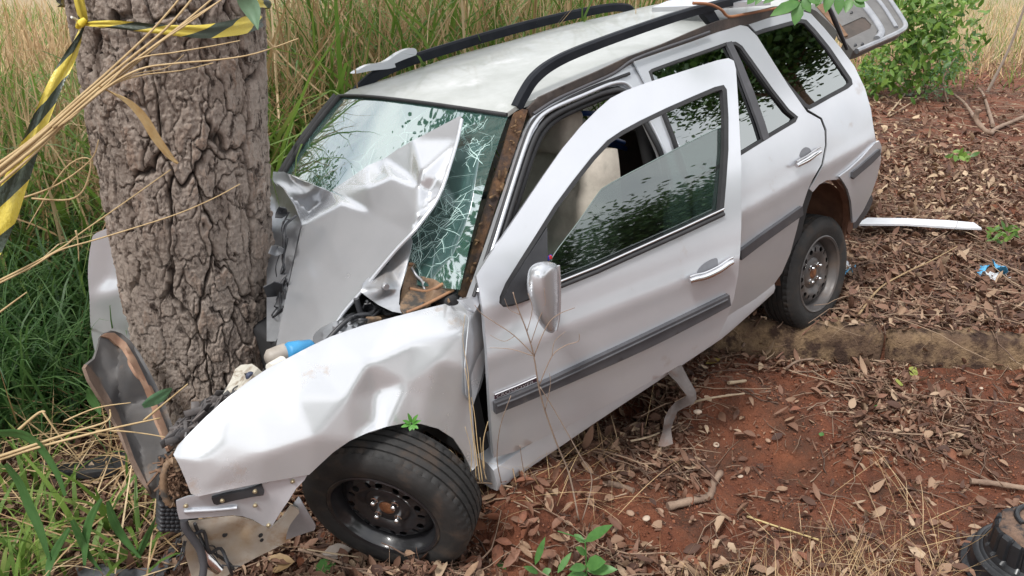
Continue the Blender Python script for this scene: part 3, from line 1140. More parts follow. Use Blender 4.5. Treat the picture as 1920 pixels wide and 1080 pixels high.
# ------------------------------------------------------------------ wheels
def make_wheel(nm, rimmat, nslots=16):
    e = bpy.data.objects.new(nm, None)
    link(e, wagon)
    R_, w = .287, .172
    pr = [(.180, -.064), (.186, -.078), (.200, -.084), (.225, -.087), (.232, -.0885), (.250, -.086), (.266, -.081), (.276, -.074), (.2835, -.066)]
    xs = [-.060, -.0585, -.046, -.0445, -.038, -.0365, -.016, -.0145, -.008, -.0065, .0065, .008, .0145, .016, .0365, .038, .0445, .046, .0585, .060]
    deep = {4, 5, 8, 9, 10, 11, 14, 15}
    for x in xs:
        pr.append((R_ - .010 * (abs(x) / .065) ** 3, x))
    full = []
    groove = ((-.041, .0035), (-.0135, .004), (.0135, .004), (.041, .0035))
    xx = sorted(set(np.round(np.concatenate([np.linspace(-.063, .063, 19)] + [[g - d, g - d + .001, g + d - .001, g + d] for g, d in groove]), 5)))
    prof_ = pr[:9]
    flags = [0] * 9
    for x in xx:
        r = .2865 - .006 * (abs(x) / .063) ** 3
        ing = any(abs(x - g) < d - .0005 for g, d in groove)
        prof_.append((r - (.007 if ing else 0), float(x)))
        flags.append(1 if abs(x) > .045 and not ing else (2 if not ing else 0))
    prof_ += [(r, -h) for r, h in pr[:9][::-1]]
    flags += [0] * 9
    n = 216

    def mod(i, j):
        if flags[i] == 1:
            return -.0045 if j % 4 == 0 else 0
        if flags[i] == 2:
            return -.002 if (j + i) % 6 == 0 else 0
        if i in (7, 8):
            return -.003 if j % 4 == 0 else 0
        return 0
    V, Fc = lathe_data(prof_, n, 'y', mod=mod)
    mesh_obj('tyre', V, Fc, TYRE, e, sharp=38)
    # rim barrel
    rb = [(.188, -.078), (.192, -.082), (.187, -.085), (.178, -.080), (.174, -.066), (.166, -.058), (.162, -.02), (.158, .04), (.170, .075), (.186, .08)]
    V, Fc = lathe_data(rb, 64, 'y')
    rm = mesh_obj('rim', V, Fc, rimmat, e, sharp=40)

    # pressed disc with its ring of slots
    def fz(r):
        return np.interp(r, [0, .030, .034, .062, .078, .090, .104, .138, .150, .165], [-.040, -.040, -.046, -.046, -.036, -.046, -.054, -.050, -.034, -.022])
    bm_v, edges, loops = [], [], []

    def addloop(pts):
        b = len(bm_v)
        for p in pts:
            bm_v.append(tuple(p))
        for i in range(len(pts)):
            edges.append((b + i, b + (i + 1) % len(pts)))
        loops.append(np.array(pts))
    addloop([(.165 * math.cos(a), .165 * math.sin(a)) for a in np.linspace(0, 2 * math.pi, 72, endpoint=False)])
    for k in range(nslots):
        pair = k // 2
        ang = 2 * math.pi * (pair + (.5 + (-.20 if k % 2 == 0 else .20))) / (nslots / 2)
        c = np.array([.121 * math.cos(ang), .121 * math.sin(ang)])
        er, et = np.array([math.cos(ang), math.sin(ang)]), np.array([-math.sin(ang), math.cos(ang)])
        addloop([c + er * .0125 * math.cos(t) + et * .0125 * math.sin(t) for t in np.linspace(0, 2 * math.pi, 10, endpoint=False)])
    for r, m_ in ((.02, 12), (.034, 16), (.05, 20), (.064, 28), (.078, 32), (.088, 36), (.100, 44), (.150, 60), (.158, 60)):
        for a in np.linspace(0, 2 * math.pi, m_, endpoint=False):
            bm_v.append((r * math.cos(a), r * math.sin(a)))
    for a in np.linspace(0, 2 * math.pi, nslots // 2, endpoint=False):
        for r in (.112, .12, .128, .136, .144):
            for d in (-.06, 0, .06):
                bm_v.append((r * math.cos(a + d), r * math.sin(a + d)))
    bm_v.append((0, 0))
    r_ = geometry.delaunay_2d_cdt([Vector(p) for p in bm_v], edges, [], 0, 1e-6)
    P = np.array([tuple(p) for p in r_[0]])
    T = np.array([list(t) for t in r_[2]])
    cc = P[T].mean(1)
    kk = np.ones(len(T), bool)
    for h in loops[1:]:
        kk &= ~in_poly(cc, h)
    T = T[kk]
    rr = np.hypot(P[:, 0], P[:, 1])
    th = np.arctan2(P[:, 1], P[:, 0])
    y = fz(rr) + .004 * np.cos(th * nslots / 2) * np.exp(-((rr - .125) / .02) ** 2)
    V = np.c_[P[:, 0], y, P[:, 1]]
    V = np.r_[V, V + np.array([0, .004, 0])]
    k = len(P)
    nrm = np.cross(V[T[:, 1]] - V[T[:, 0]], V[T[:, 2]] - V[T[:, 0]])
    sgn = nrm[:, 1] > 0
    T[sgn] = T[sgn][:, ::-1]
    Fc = [tuple(t) for t in T] + [tuple(k + t[::-1]) for t in T]
    es = {}
    for t in T:
        for a, b in ((t[0], t[1]), (t[1], t[2]), (t[2], t[0])):
            es[(a, b)] = 1
    for (a, b) in list(es):
        if (b, a) not in es:
            Fc.append((b, a, k + a, k + b))
    mesh_obj('wheel_disc', V, Fc, rimmat, e, sharp=45)
    V, Fc = lathe_data([(.0, -.050), (.012, -.0505), (.022, -.050), (.027, -.046), (.029, -.038)], 20, 'y')
    mesh_obj('hub_cap', V, Fc, HUB_RUST, e, sharp=50)
    V, Fc = lathe_data([(0, -.070), (.005, -.069), (.0085, -.066), (.0095, -.060), (.0095, -.052), (.013, -.050), (.013, -.044)], 10, 'y')
    for q in range(4):
        a = math.pi / 4 + q * math.pi / 2 + .2
        b = mesh_obj('wheel_bolt', [(x + .049 * math.cos(a), y_, z + .049 * math.sin(a)) for x, y_, z in V], Fc, CHROME, e, sharp=40)
    # dark drum behind
    V, Fc = lathe_data([(.0, .0), (.10, .0), (.105, .02), (.105, .05)], 24, 'y')
    mesh_obj('brake_drum', V, Fc, DARK_IN, e, sharp=40)
    return e


def copy_part(e):
    c = e.copy()
    C.objects.link(c)
    c.parent = e.parent
    for ch in e.children:
        d = ch.copy()
        C.objects.link(d)
        d.parent = c
    return c


def aim(e, center, nrm):           # local -y becomes the outer face
    n = Vector(nrm).normalized()
    yv = -n
    zv = Vector((0, 0, 1))
    xv = yv.cross(zv).normalized()
    zv = xv.cross(yv)
    R3 = Matrix((xv, yv, zv)).transposed()
    e.matrix_local = Matrix.Translation(Vector(center)) @ R3.to_4x4() @ Matrix.Rotation(.35, 4, 'Y')


w_front = make_wheel('front_wheel', RIM)
fn = W.T @ np.array([-.27, -.92, -.29])
hubF = w2c(np.array([-.372, 2.02, .365]))
aim(w_front, hubF, fn)
w_rear = make_wheel('rear_wheel', RIM2)
hubR = f_flat(-.725)(1521, 512)[0]
aim(w_rear, hubR + np.array([0, .035, 0]), (.02, -1, .05))
w_front.scale = (.96, .96, .96)
w3 = copy_part(w_rear)
aim(w3, (2.48, .70, .25), (0, 1, 0))
w4 = copy_part(w_front)
w4.name = 'front_wheel'
aim(w4, (.28, .72, .27), (.2, 1, 0))

# ------------------------------------------------------------------ crumpled front
fl = f_flat
FEN = [(325, 852), (333, 836), (355, 812), (385, 782), (415, 755), (440, 735), (470, 712), (500, 692), (540, 671), (580, 650), (620, 631), (680, 610), (740, 594), (800, 578), (845, 567), (866, 556), (884, 532), (896, 530), (902, 570), (908, 620), (912, 660), (905, 700),
       (895, 735), (886, 765), (888, 800), (892, 840), (896, 872), (886, 882), (878, 868), (866, 845), (850, 822), (822, 804), (790, 795), (762, 793), (725, 800), (690, 811), (655, 827), (625, 848), (600, 871), (580, 890), (540, 897), (480, 908), (420, 920), (372, 931), (358, 926), (348, 900), (336, 872)]
f_fen = f_facets([
    (325, 852, fl(-.68)), (345, 822, fl(-.655)), (440, 735, fl(-.69)), (540, 671, fl(-.695)), (620, 631, fl(-.685)), (740, 594, fl(-.67)), (845, 567, fl(-.665)), (880, 535, fl(-.68)),
    (905, 600, fl(-.735)), (912, 660, fl(-.76)), (886, 765, fl(-.775)), (896, 872, fl(-.785)),
    (866, 620, fl(-.775)), (872, 690, fl(-.805)), (862, 760, fl(-.79)), (850, 822, fl(-.80)),
    (790, 795, fl(-.815)), (725, 800, fl(-.825)), (655, 827, fl(-.825)), (580, 890, fl(-.80)), (480, 908, fl(-.765)), (365, 931, fl(-.70)),
    (600, 690, fl(-.735)), (560, 745, fl(-.775)), (545, 790, fl(-.785)), (590, 820, fl(-.82)), (703, 797, fl(-.80)), (706, 735, fl(-.765)), (650, 745, fl(-.80)), (690, 680, fl(-.765)), (780, 640, fl(-.765)), (820, 680, fl(-.80)), (760, 720, fl(-.79)), (800, 750, fl(-.805)),
    (480, 790, fl(-.755)), (420, 830, fl(-.735)), (500, 850, fl(-.79)), (420, 880, fl(-.745)), (380, 860, fl(-.715)), (430, 775, fl(-.715)), (510, 740, fl(-.73))], 8)
patch('front_fender', FEN, f_fen, FENDER_PAINT, wagon, step=9, thick=.006, sharp=60)
# torn flap of the fender beside the door gap
f_flap = f_facets([(868, 560, fl(-.70)), (898, 560, fl(-.735)), (915, 640, fl(-.75)), (905, 720, fl(-.73)), (872, 700, fl(-.815)), (866, 620, fl(-.80)), (880, 790, fl(-.79)), (886, 860, fl(-.80)), (905, 860, fl(-.75))], 6)
patch('fender_fold', [(872, 566), (896, 540), (907, 600), (914, 650), (912, 690), (900, 730), (885, 760), (874, 740), (872, 690), (876, 640), (880, 600)], f_flap, PAINT_CLEAN, wagon, step=7, thick=.004)

# nose bracket under the fender
f_br = f_facets([(330, 942, fl(-.66)), (440, 918, fl(-.73)), (575, 887, fl(-.79)), (505, 990, fl(-.74)), (440, 965, fl(-.70)), (335, 972, fl(-.655)), (450, 945, fl(-.725)), (520, 935, fl(-.765))], 5)
br = patch('bumper_bracket', [(330, 940), (350, 932), (420, 920), (500, 905), (560, 892), (577, 889), (571, 900), (556, 915), (540, 940), (525, 962), (508, 990), (492, 985), (474, 974), (455, 968), (437, 966), (400, 969), (336, 974), (332, 958)], f_br, PAINT, wagon, step=7, thick=.006)
patch('bracket_clip', [(394, 932), (415, 926), (452, 918), (488, 907), (493, 919), (491, 926), (470, 929), (440, 935), (404, 944), (398, 942)], lambda u, v: f_br(u, v) + np.array([0, -.010, 0]), BLACK_PL, br, step=6, thick=.012)
for u0, v0 in ((414, 935), (475, 918), (478, 947), (503, 984), (348, 948), (548, 902)):
    p = f_br(u0, v0)[0]
    V, Fc = lathe_data([(0, -.005), (.0035, -.005), (.005, -.003), (.0055, 0), (.007, .001)], 10, 'y', c=p + np.array([0, -.012 if u0 < 476 and v0 < 940 else -.003, 0]))
    mesh_obj('bracket_bolt', V, Fc, mat('zinc_bolt_%d' % u0, (.34, .28, .18), rough=.5, metal=.6), br, sharp=40)
pp = np.array([(345, 958), (400, 955), (444, 951)])
tube('bracket_ridge', f_br(pp[:, 0], pp[:, 1]) + np.array([0, -.002, 0]), .006, PAINT, br)
f_bg = f_facets([(345, 985, fl(-.60)), (470, 972, fl(-.64)), (540, 940, fl(-.68)), (590, 990, fl(-.66)), (480, 1045, fl(-.60)), (420, 1082, fl(-.56)), (360, 1082, fl(-.54)), (430, 1010, fl(-.585)), (470, 1005, fl(-.63)), (520, 985, fl(-.64)), (400, 990, fl(-.615)), (390, 1040, fl(-.56))], 5)
ap = patch('inner_fender_apron', [(338, 990), (352, 978), (400, 972), (440, 968), (474, 976), (506, 992), (530, 970), (545, 948), (560, 955), (566, 985), (556, 1005), (520, 1026), (480, 1046), (446, 1064), (420, 1084), (360, 1084), (350, 1050), (342, 1020)], f_bg, BEIGE_METAL, wagon, step=8, thick=.005)
for u0, v0, r in ((421, 1002, .008), (488, 1003, .007), (490, 1012, .006)):
    p = f_bg(u0, v0)[0]
    V, Fc = lathe_data([(0, 0), (r, 0)], 10, 'y', c=p + np.array([0, -.003, 0]))
    mesh_obj('apron_hole_shade', V, Fc, RUBBER, ap)  # flat black disc stands in for the shade inside a hole
patch('apron_liner', [(548, 948), (560, 930), (576, 958), (592, 985), (590, 994), (560, 1004), (536, 1012), (540, 985)], f_facets([(548, 948, fl(-.66)), (576, 940, fl(-.68)), (592, 990, fl(-.70)), (540, 1010, fl(-.64))], 3), GREY_METAL, wagon, step=8, thick=.005)
# lamp bulb holder hanging in the nose
p = f_flat(-.60)(385, 1045)[0]
tube('bulb_holder', [p + np.array([0, 0, .05]), p, p + np.array([.02, -.02, -.05])], [.012, .022, .016], CHROME, wagon, n=10)
hs = spl([(345, 975), (348, 990), (362, 1010), (375, 1030), (382, 1060), (378, 1090)], 4)
tube('wiring_hose', f_flat(-.63)(hs[:, 0], hs[:, 1]), .011, GREY_PL, wagon)
# nose interior: broken mat of dry stuff and a finned block
rng_n = random.Random(5)
nb = []
for i in range(150):
    p = f_flat(-.60)(rng_n.uniform(312, 352), rng_n.uniform(868, 935))[0] + np.array([rng_n.gauss(0, .01), rng_n.gauss(.02, .02), 0])
    d = np.array([rng_n.gauss(0, 1), rng_n.gauss(0, 1), rng_n.gauss(0, 1)])
    d *= rng_n.uniform(.012, .03) / np.linalg.norm(d)
    nb.append(tube_data([p - d, p + d * .2, p + d], rng_n.uniform(.0015, .004), 4))
kind(multi('nose_debris', nb, mat('brown_shreds', (.22, .13, .08), (.12, .07, .045), 40, rough=.9), wagon), 'stuff')
ring = [f_flat(-.63)(322 + 16 * math.cos(a), 905 + 40 * math.sin(a))[0] for a in np.linspace(1.2, 5.6, 30)]
tube('nose_hose', ring, [.008 + .003 * (i % 2) for i in range(30)], BROWN_PL, wagon)
rad = f_flat(-.58)(318, 965)[0]
fins = []
for i in range(7):
    for j in range(5):
        c = f_flat(-.58)(302 + 9 * j + 2 * (i % 2), 945 + 7.5 * i)[0]
        fins.append(rbox_data(tuple(c), (.016, .03, .011), Matrix.Rotation(.5, 3, 'Y'), .003, 1))
fin_root = multi('radiator_core', fins, BLACK_PL, wagon)
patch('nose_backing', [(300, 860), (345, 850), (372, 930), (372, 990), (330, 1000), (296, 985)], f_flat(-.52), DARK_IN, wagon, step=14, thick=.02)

# hood, buckled and thrown back on to the glass
HD = [(518, 648), (527, 600), (538, 548), (550, 495), (560, 450), (566, 418), (552, 385), (536, 362), (520, 348), (511, 338), (512, 322), (532, 322), (560, 336), (600, 352), (636, 366), (650, 372), (622, 356), (650, 338), (690, 310), (718, 299), (742, 282), (775, 263), (815, 242),
      (863, 217), (866, 226), (856, 262), (842, 310), (828, 352), (812, 385), (792, 412), (772, 437), (742, 468), (708, 508), (672, 552), (640, 590), (620, 622), (612, 638), (600, 646), (565, 650)]
hp0, hp1, hp2 = on_ws(.36)(566, 418)[0], on_ws(.22)(774, 437)[0], fl(-.44)(600, 646)[0]
_pl = f_plane(hp0, hp1, hp2)


def pl(off):                       # the big flat facet of the hood, with a little bow
    def f(u, v):
        return _pl(u, v) - rays(u, v) @ W * off
    return f


f_hd = f_facets([
    (518, 648, pl(-.02)), (600, 646, pl(0)), (612, 636, pl(0)), (538, 548, pl(-.01)), (566, 418, pl(0)), (536, 362, on_ws(.34)), (511, 335, on_ws(.40)), (532, 320, on_ws(.33)), (600, 352, on_ws(.25)), (648, 373, on_ws(.22)),
    (596, 402, pl(.012)), (620, 356, on_ws(.16)), (690, 310, on_ws(.12)), (718, 299, on_ws(.10)), (735, 331, pl(.035)), (712, 326, on_ws(.13)), (775, 263, on_ws(.13)), (863, 217, on_ws(.03)), (856, 262, on_ws(.05)), (820, 330, on_ws(.13)), (790, 322, on_ws(.21)), (770, 334, on_ws(.14)),
    (784, 350, pl(.015)), (784, 405, pl(.02)), (828, 352, on_ws(.12)), (806, 362, on_ws(.12)), (772, 437, pl(0)), (700, 400, pl(.012)), (690, 350, pl(.03)), (640, 378, pl(.02)), (672, 552, pl(0)), (708, 508, pl(0)), (742, 468, pl(0)), (640, 590, pl(0)), (650, 530, pl(.012)), (590, 560, pl(.012)), (605, 610, pl(.004)), (580, 480, pl(.004)), (620, 450, pl(.02)), (700, 450, pl(.014)), (550, 345, on_ws(.27)), (578, 402, on_ws(.20)), (600, 384, on_ws(.17)), (574, 366, on_ws(.25))], 5)
hood = patch('hood', HD, f_hd, PAINT_CLEAN, wagon, step=6, thick=.010, sharp=40)
hood['label'] = 'crumpled hood thrown back over the windshield'
he = spl([(603, 645), (616, 630), (642, 589), (674, 551), (710, 507), (744, 467), (774, 436), (794, 411), (814, 384), (830, 351), (844, 309), (858, 262), (866, 224)], 4)
tube('hood_edge', f_hd(he[:, 0], he[:, 1]), .006, PAINT, hood)
# shaded underside flap toward the trunk
f_fl = f_facets([(512, 330, on_ws(.40)), (536, 362, on_ws(.37)), (566, 418, on_ws(.36)), (540, 540, fl(-.10)), (518, 640, fl(-.16)), (505, 480, fl(.05)), (505, 380, on_ws(.30))], 4)
patch('hood_underside', [(508, 335), (530, 352), (552, 385), (565, 418), (556, 460), (545, 510), (535, 560), (521, 640), (500, 640), (500, 430), (500, 350)], f_fl, GREY_METAL, hood, step=10, thick=.006)

# hinge panel and torn insulation by the windshield corner
f_hp = f_facets([(745, 440, fl(-.52)), (772, 443, fl(-.535)), (765, 490, fl(-.56)), (748, 545, fl(-.60)), (755, 590, fl(-.63)), (700, 565, fl(-.56)), (680, 545, fl(-.53)), (702, 512, fl(-.49)), (728, 500, fl(-.51)), (738, 470, fl(-.50)), (725, 540, fl(-.60))], 4)
hp = patch('hinge_panel', [(742, 446), (752, 440), (770, 441), (773, 452), (768, 475), (760, 510), (750, 545), (748, 570), (757, 588), (735, 584), (710, 572), (690, 558), (677, 548), (680, 532), (700, 511), (716, 500), (728, 496), (736, 472)], f_hp, GREY_METAL, wagon, step=6, thick=.006)
p = f_hp(721, 537)[0]
V, Fc = lathe_data([(0, -.012), (.010, -.012), (.013, -.006), (.013, 0)], 12, 'y', c=p)
mesh_obj('panel_bolt', V, Fc, GREY_METAL, hp, sharp=40)
f_ins = f_facets([(765, 490, fl(-.50)), (810, 498, fl(-.50)), (858, 513, fl(-.60)), (852, 540, fl(-.66)), (800, 572, fl(-.66)), (752, 586, fl(-.65)), (758, 540, fl(-.56)), (790, 540, fl(-.56)), (820, 530, fl(-.64)), (830, 518, fl(-.57)), (780, 515, fl(-.54))], 3)
ins = patch('torn_insulation', [(764, 492), (785, 492), (820, 500), (858, 512), (853, 530), (846, 546), (820, 562), (790, 578), (758, 590), (750, 580), (751, 556), (757, 528)], f_ins, BROWN_PL, wagon, step=6, thick=.008)
for path in ([(766, 540), (800, 545), (830, 530), (856, 516)], [(764, 494), (800, 496), (835, 505), (856, 514)], [(760, 585), (800, 568), (848, 543)]):
    pq = spl(path, 4)
    tube('insulation_fold', f_ins(pq[:, 0], pq[:, 1]) + np.array([0, -.006, 0]), .005, mat('orange_brown_fold_%d' % path[0][0], (.34, .18, .09), (.22, .12, .07), 20, rough=.7), ins)
pq = spl([(765, 500), (775, 515), (785, 525), (790, 540), (800, 545)], 4)
tube('loose_wire', f_ins(pq[:, 0], pq[:, 1]) + np.array([0, -.02, 0]), .005, GREY_METAL, wagon)

# engine bay
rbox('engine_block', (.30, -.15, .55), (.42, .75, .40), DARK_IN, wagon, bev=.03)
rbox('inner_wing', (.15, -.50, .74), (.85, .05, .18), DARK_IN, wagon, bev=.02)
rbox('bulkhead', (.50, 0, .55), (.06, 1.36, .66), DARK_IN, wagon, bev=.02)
pt = f_flat(-.52)(640, 622)[0]
V, Fc = lathe_data([(0, .028), (.02, .028), (.024, .016), (.055, .014), (.062, .004), (.088, 0), (.095, -.02)], 28, 'z', c=pt)
mesh_obj('strut_tower', V, Fc, GREY_METAL, wagon, sharp=40)
hz = spl([(612, 640), (640, 610), (660, 596), (690, 590), (705, 606)], 5)
tube('wiring_hose', f_flat(-.55)(hz[:, 0], hz[:, 1]), .008, BLACK_PL, wagon)
hz = spl([(668, 560), (676, 585), (690, 606), (720, 600)], 5)
tube('wiring_hose', f_flat(-.50)(hz[:, 0], hz[:, 1]), .010, BLACK_PL, wagon)
bp = f_flat(-.585)(700, 603)[0]
rbox('bay_fragment', tuple(bp), (.05, .02, .03), BROWN_PL, wagon, Matrix.Rotation(.4, 3, 'Y'), .006)
# washer bottle, its blue cap and cream brackets squeezed out along the fender
f_wb = f_facets([(420, 750, fl(-.60)), (470, 670, fl(-.50)), (500, 690, fl(-.66)), (560, 630, fl(-.50)), (590, 655, fl(-.62)), (530, 680, fl(-.62))], 3)
patch('cream_bracket', [(414, 748), (420, 735), (433, 712), (441, 692), (452, 684), (472, 682), (484, 690), (476, 700), (468, 712), (452, 728), (436, 742), (424, 752)], f_wb, WHITE_PL, wagon, step=6, thick=.03)
patch('cream_bracket', [(442, 738), (462, 716), (484, 694), (500, 686), (512, 688), (498, 700), (472, 718), (450, 738)], lambda u, v: f_wb(u, v) + np.array([0, -.02, 0.0]), WHITE_PL, wagon, step=6, thick=.02)
p0, p1 = f_flat(-.56)(505, 672)[0], f_flat(-.56)(536, 662)[0]
tube('washer_bottle', [p0 + (p0 - p1) * .2, p0, p1], [.014, .026, .03], mat('grey_cream_plastic', (.25, .22, .19), (.36, .32, .28), 12, rough=.5), wagon, n=12)
p0, p1 = f_flat(-.58)(538, 662)[0], f_flat(-.58)(588, 652)[0]
d_ = p1 - p0
tube('blue_cap', [p0, p0 + d_ * .1, p0 + d_ * .5, p0 + d_ * .55, p0 + d_ * .9, p1], [.026, .031, .030, .028, .026, .018], mat('sky_blue_plastic', (.03, .22, .46), (.05, .30, .56), 14, rough=.45, bump=.2), wagon, n=14)
p0 = f_flat(-.62)(505, 690)[0]
tube('cream_tube', [p0, f_flat(-.60)(530, 680)[0]], [.014, .02], mat('white_bottle_plastic', (.66, .63, .57), rough=.45), wagon, n=10)
p0 = f_flat(-.585)(461, 699)[0]
V, Fc = lathe_data([(.0, -.004), (.007, -.004), (.010, .0), (.013, .003)], 12, 'y', c=p0 + np.array([0, -.03, 0]))
mesh_obj('bracket_eye', V, Fc, mat('dark_blue_steel', (.05, .06, .10), rough=.6, metal=.3), wagon, sharp=50)
# crushed bits between trunk and fender edge
bits = []
rb_ = random.Random(3)
for i in range(40):
    t = rb_.random()
    p = f_flat(-.62)(338 + 90 * t + rb_.gauss(0, 5), 826 - 76 * t + rb_.gauss(0, 5))[0] + np.array([0, rb_.uniform(-.02, .06), 0])
    bits.append(rbox_data(tuple(p), (rb_.uniform(.03, .11), rb_.uniform(.003, .006), rb_.uniform(.008, .03)), Matrix.Rotation(rb_.uniform(-1.2, .4), 3, 'Y') @ Matrix.Rotation(rb_.uniform(-.9, .9), 3, 'Z') @ Matrix.Rotation(rb_.uniform(-.9, .9), 3, 'X'), .0008, 1))
kind(multi('crushed_fragment', bits, mat('dark_shards', (.10, .085, .08), (.04, .038, .04), 20, rough=.6), wagon), 'stuff')

# fender of the far side, standing up beyond the trunk
RF = [(168, 560), (165, 520), (166, 490), (171, 455), (176, 440), (196, 430), (218, 420), (224, 432), (228, 470), (236, 520), (248, 562), (262, 605), (270, 640), (272, 668), (240, 668), (205, 660), (182, 664), (174, 640), (169, 600)]
f_rf = f_facets([(168, 560, fl(.80)), (176, 440, fl(.74)), (222, 420, fl(.66)), (240, 540, fl(.62)), (265, 650, fl(.70)), (180, 660, fl(.84)), (210, 520, fl(.72)), (215, 600, fl(.745)), (245, 600, fl(.66))], 12)
patch('far_fender', smooth_poly(RF, 3), f_rf, PAINT, wagon, step=8, thick=.005)['label'] = 'smooth grey fender panel standing left of the trunk'

# ------------------------------------------------------------------ inside and underneath
def seat_back():
    bm = bmesh.new()
    bmesh.ops.create_grid(bm, x_segments=10, y_segments=14, size=1)
    V = []
    for v in bm.verts:
        a, b = v.co.x, v.co.y
        V.append((a, b))
    bm.free()
    vs, fs = [], []
    n, m_ = 12, 16
    for i in range(n + 1):
        for j in range(m_ + 1):
            a, b = -1 + 2 * i / n, -1 + 2 * j / m_
            wdt = .255 - .05 * max(0, b) ** 2
            edge = max(abs(a), abs(b)) ** 6
            bol = .035 * math.exp(-((abs(a) - .78) / .16) ** 2) - .012 * math.exp(-(b / .03) ** 2) - .01 * math.exp(-((b - .5) / .03) ** 2)
            x = -.055 * (1 - edge) - bol
            vs.append((x, a * wdt, b * .30))
    k = len(vs)
    fs = [(i * (m_ + 1) + j, i * (m_ + 1) + j + 1, (i + 1) * (m_ + 1) + j + 1, (i + 1) * (m_ + 1) + j) for i in range(n) for j in range(m_)]
    vs += [(.10 - .03 * abs(v[1]) / .25, v[1], v[2]) for v in vs]
    fs += [tuple(k + q for q in f[::-1]) for f in fs]
    for i in range(n):
        for j in (0, m_):
            a, b = i * (m_ + 1) + j, (i + 1) * (m_ + 1) + j
            fs.append((a, b, k + b, k + a) if j == 0 else (b, a, k + a, k + b))
    for j in range(m_):
        for i in (0, n):
            a, b = i * (m_ + 1) + j, i * (m_ + 1) + j + 1
            fs.append((b, a, k + a, k + b) if i == 0 else (a, b, k + b, k + a))
    return vs, fs


def make_seat(y):
    e = bpy.data.objects.new('front_seat', None)
    link(e, wagon)
    V, Fc = seat_back()
    R3 = Matrix.Rotation(.24, 3, 'Y')
    V = [tuple(R3 @ Vector(v) + Vector((1.27, y, .80))) for v in V]
    mesh_obj('backrest', V, Fc, FABRIC, e, sharp=60)
    rbox('headrest', (1.285, y + .01, 1.165), (.11, .27, .17), FABRIC, e, Matrix.Rotation(.2, 3, 'Y'), .04, 4)
    rbox('seat_cushion', (1.0, y, .44), (.52, .50, .15), FABRIC, e, Matrix.Rotation(-.12, 3, 'Y'), .05, 4)
    return e


s1 = make_seat(-.37)
s2 = copy_part(s1)
s2.location = (0, .76, 0)
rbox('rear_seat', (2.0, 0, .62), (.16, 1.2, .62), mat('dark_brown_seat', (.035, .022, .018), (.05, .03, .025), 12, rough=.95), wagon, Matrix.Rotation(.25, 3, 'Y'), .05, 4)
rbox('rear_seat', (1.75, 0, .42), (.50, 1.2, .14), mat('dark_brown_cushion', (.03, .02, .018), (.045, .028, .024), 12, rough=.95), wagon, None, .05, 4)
rbox('floor_pan', (1.78, 0, .20), (2.2, 1.38, .05), DARK_IN, wagon, None, .01)
rbox('dashboard', (.68, 0, .76), (.34, 1.34, .24), mat('dark_dashboard', (.025, .028, .03), (.04, .042, .045), 10, rough=.7), wagon, None, .06, 4)
V, Fc = tube_data([(.90 + .06 * math.cos(a) , -.37 + .185 * math.sin(a), .84 + .17 * math.cos(a)) for a in np.linspace(0, 2 * math.pi, 33)], .014, 8, cap=False)
mesh_obj('steering_wheel', V, Fc, BLACK_PL, wagon)
tube('belt_post', [(1.62, -.62, .35), (1.60, -.60, .8), (1.56, -.55, 1.28)], .03, DARK_IN, wagon)
# far flank, tail and headlining as plain shells
def far_side():
    pr = [(z, float(prof(z)) + .004) for z in np.linspace(.15, 1.33, 16)]
    V = [(x, y, z) for x in np.linspace(.55, 2.95, 14) for z, y in pr]
    n = len(pr)
    Fs = [(i * n + j, i * n + j + 1, (i + 1) * n + j + 1, (i + 1) * n + j) for i in range(13) for j in range(n - 1) if not (z_win(i, j, pr))]
    return V, Fs


def z_win(i, j, pr):
    return (pr[j][0] > .95 and pr[j + 1][0] < 1.28 and i not in (4, 8, 12)) or (i < 2 and pr[j][0] > .9)


V, Fc = far_side()
k = len(V)
V2 = V + [(x, y - .02, z) for x, y, z in V]
Fc2 = Fc + [tuple(k + q for q in f[::-1]) for f in Fc]
mesh_obj('far_flank', V2, Fc2, PAINT, wagon, sharp=40)
V, Fc = [], []
nx_, ny_ = 16, 10
for i in range(nx_):
    for j in range(ny_):
        x, y = .96 + (2.8 - .96) * i / (nx_ - 1), -.53 + 1.06 * j / (ny_ - 1)
        V.append((x, y, roof_z(x, y) - .045))
Fc = [(i * ny_ + j, i * ny_ + j + 1, (i + 1) * ny_ + j + 1, (i + 1) * ny_ + j) for i in range(nx_ - 1) for j in range(ny_ - 1)]
mesh_obj('headlining', V, Fc, mat('headlining_grey', (.10, .095, .09), (.13, .125, .12), 10, rough=.95), wagon)

# tailgate hanging open, sprung on its hinges
tg_e = bpy.data.objects.new('tailgate', None)
link(tg_e, wagon)
TG_IN = mat('tailgate_grey_inner', (.105, .10, .096), (.15, .145, .138), 8, rough=.5, metal=.2, bump=.08, dirt=(.18, .145, .12), drange=(.55, .8))
TGA, TGB, TGC = f_flat(-.60)(1600, 95)[0], f_flat(-.60)(1698, 47)[0], f_flat(-.10)(1560, -40)[0]
f_tg = f_plane(TGA, TGB, TGC)
TGP = [(1500, 8), (1530, 20), (1552, 40), (1576, 66), (1600, 95), (1612, 92), (1650, 74), (1688, 58), (1697, 48), (1690, 34), (1672, 8), (1640, -38), (1600, -90), (1440, -60)]
ACC = [(1574, 70), (1580, 76), (1592, 72), (1632, 53), (1634, 46), (1622, 33), (1616, 32), (1576, 50), (1570, 56)]
patch('tailgate_panel', TGP, f_tg, TG_IN, tg_e, holes=[ACC], step=9, thick=.05)
patch('access_hole_shade', inset(ACC, -2), lambda u, v: f_tg(u, v) + rays(u, v) @ W * .012, mat('access_shade', (.05, .042, .036), (.08, .06, .05), 12, rough=.9), tg_e, step=9, thick=.01)  # dark sheet behind the opening stands in for the shade inside
lp = spl([(1606, 96), (1650, 77), (1688, 59), (1697, 48), (1690, 33), (1672, 6), (1640, -40)], 5)
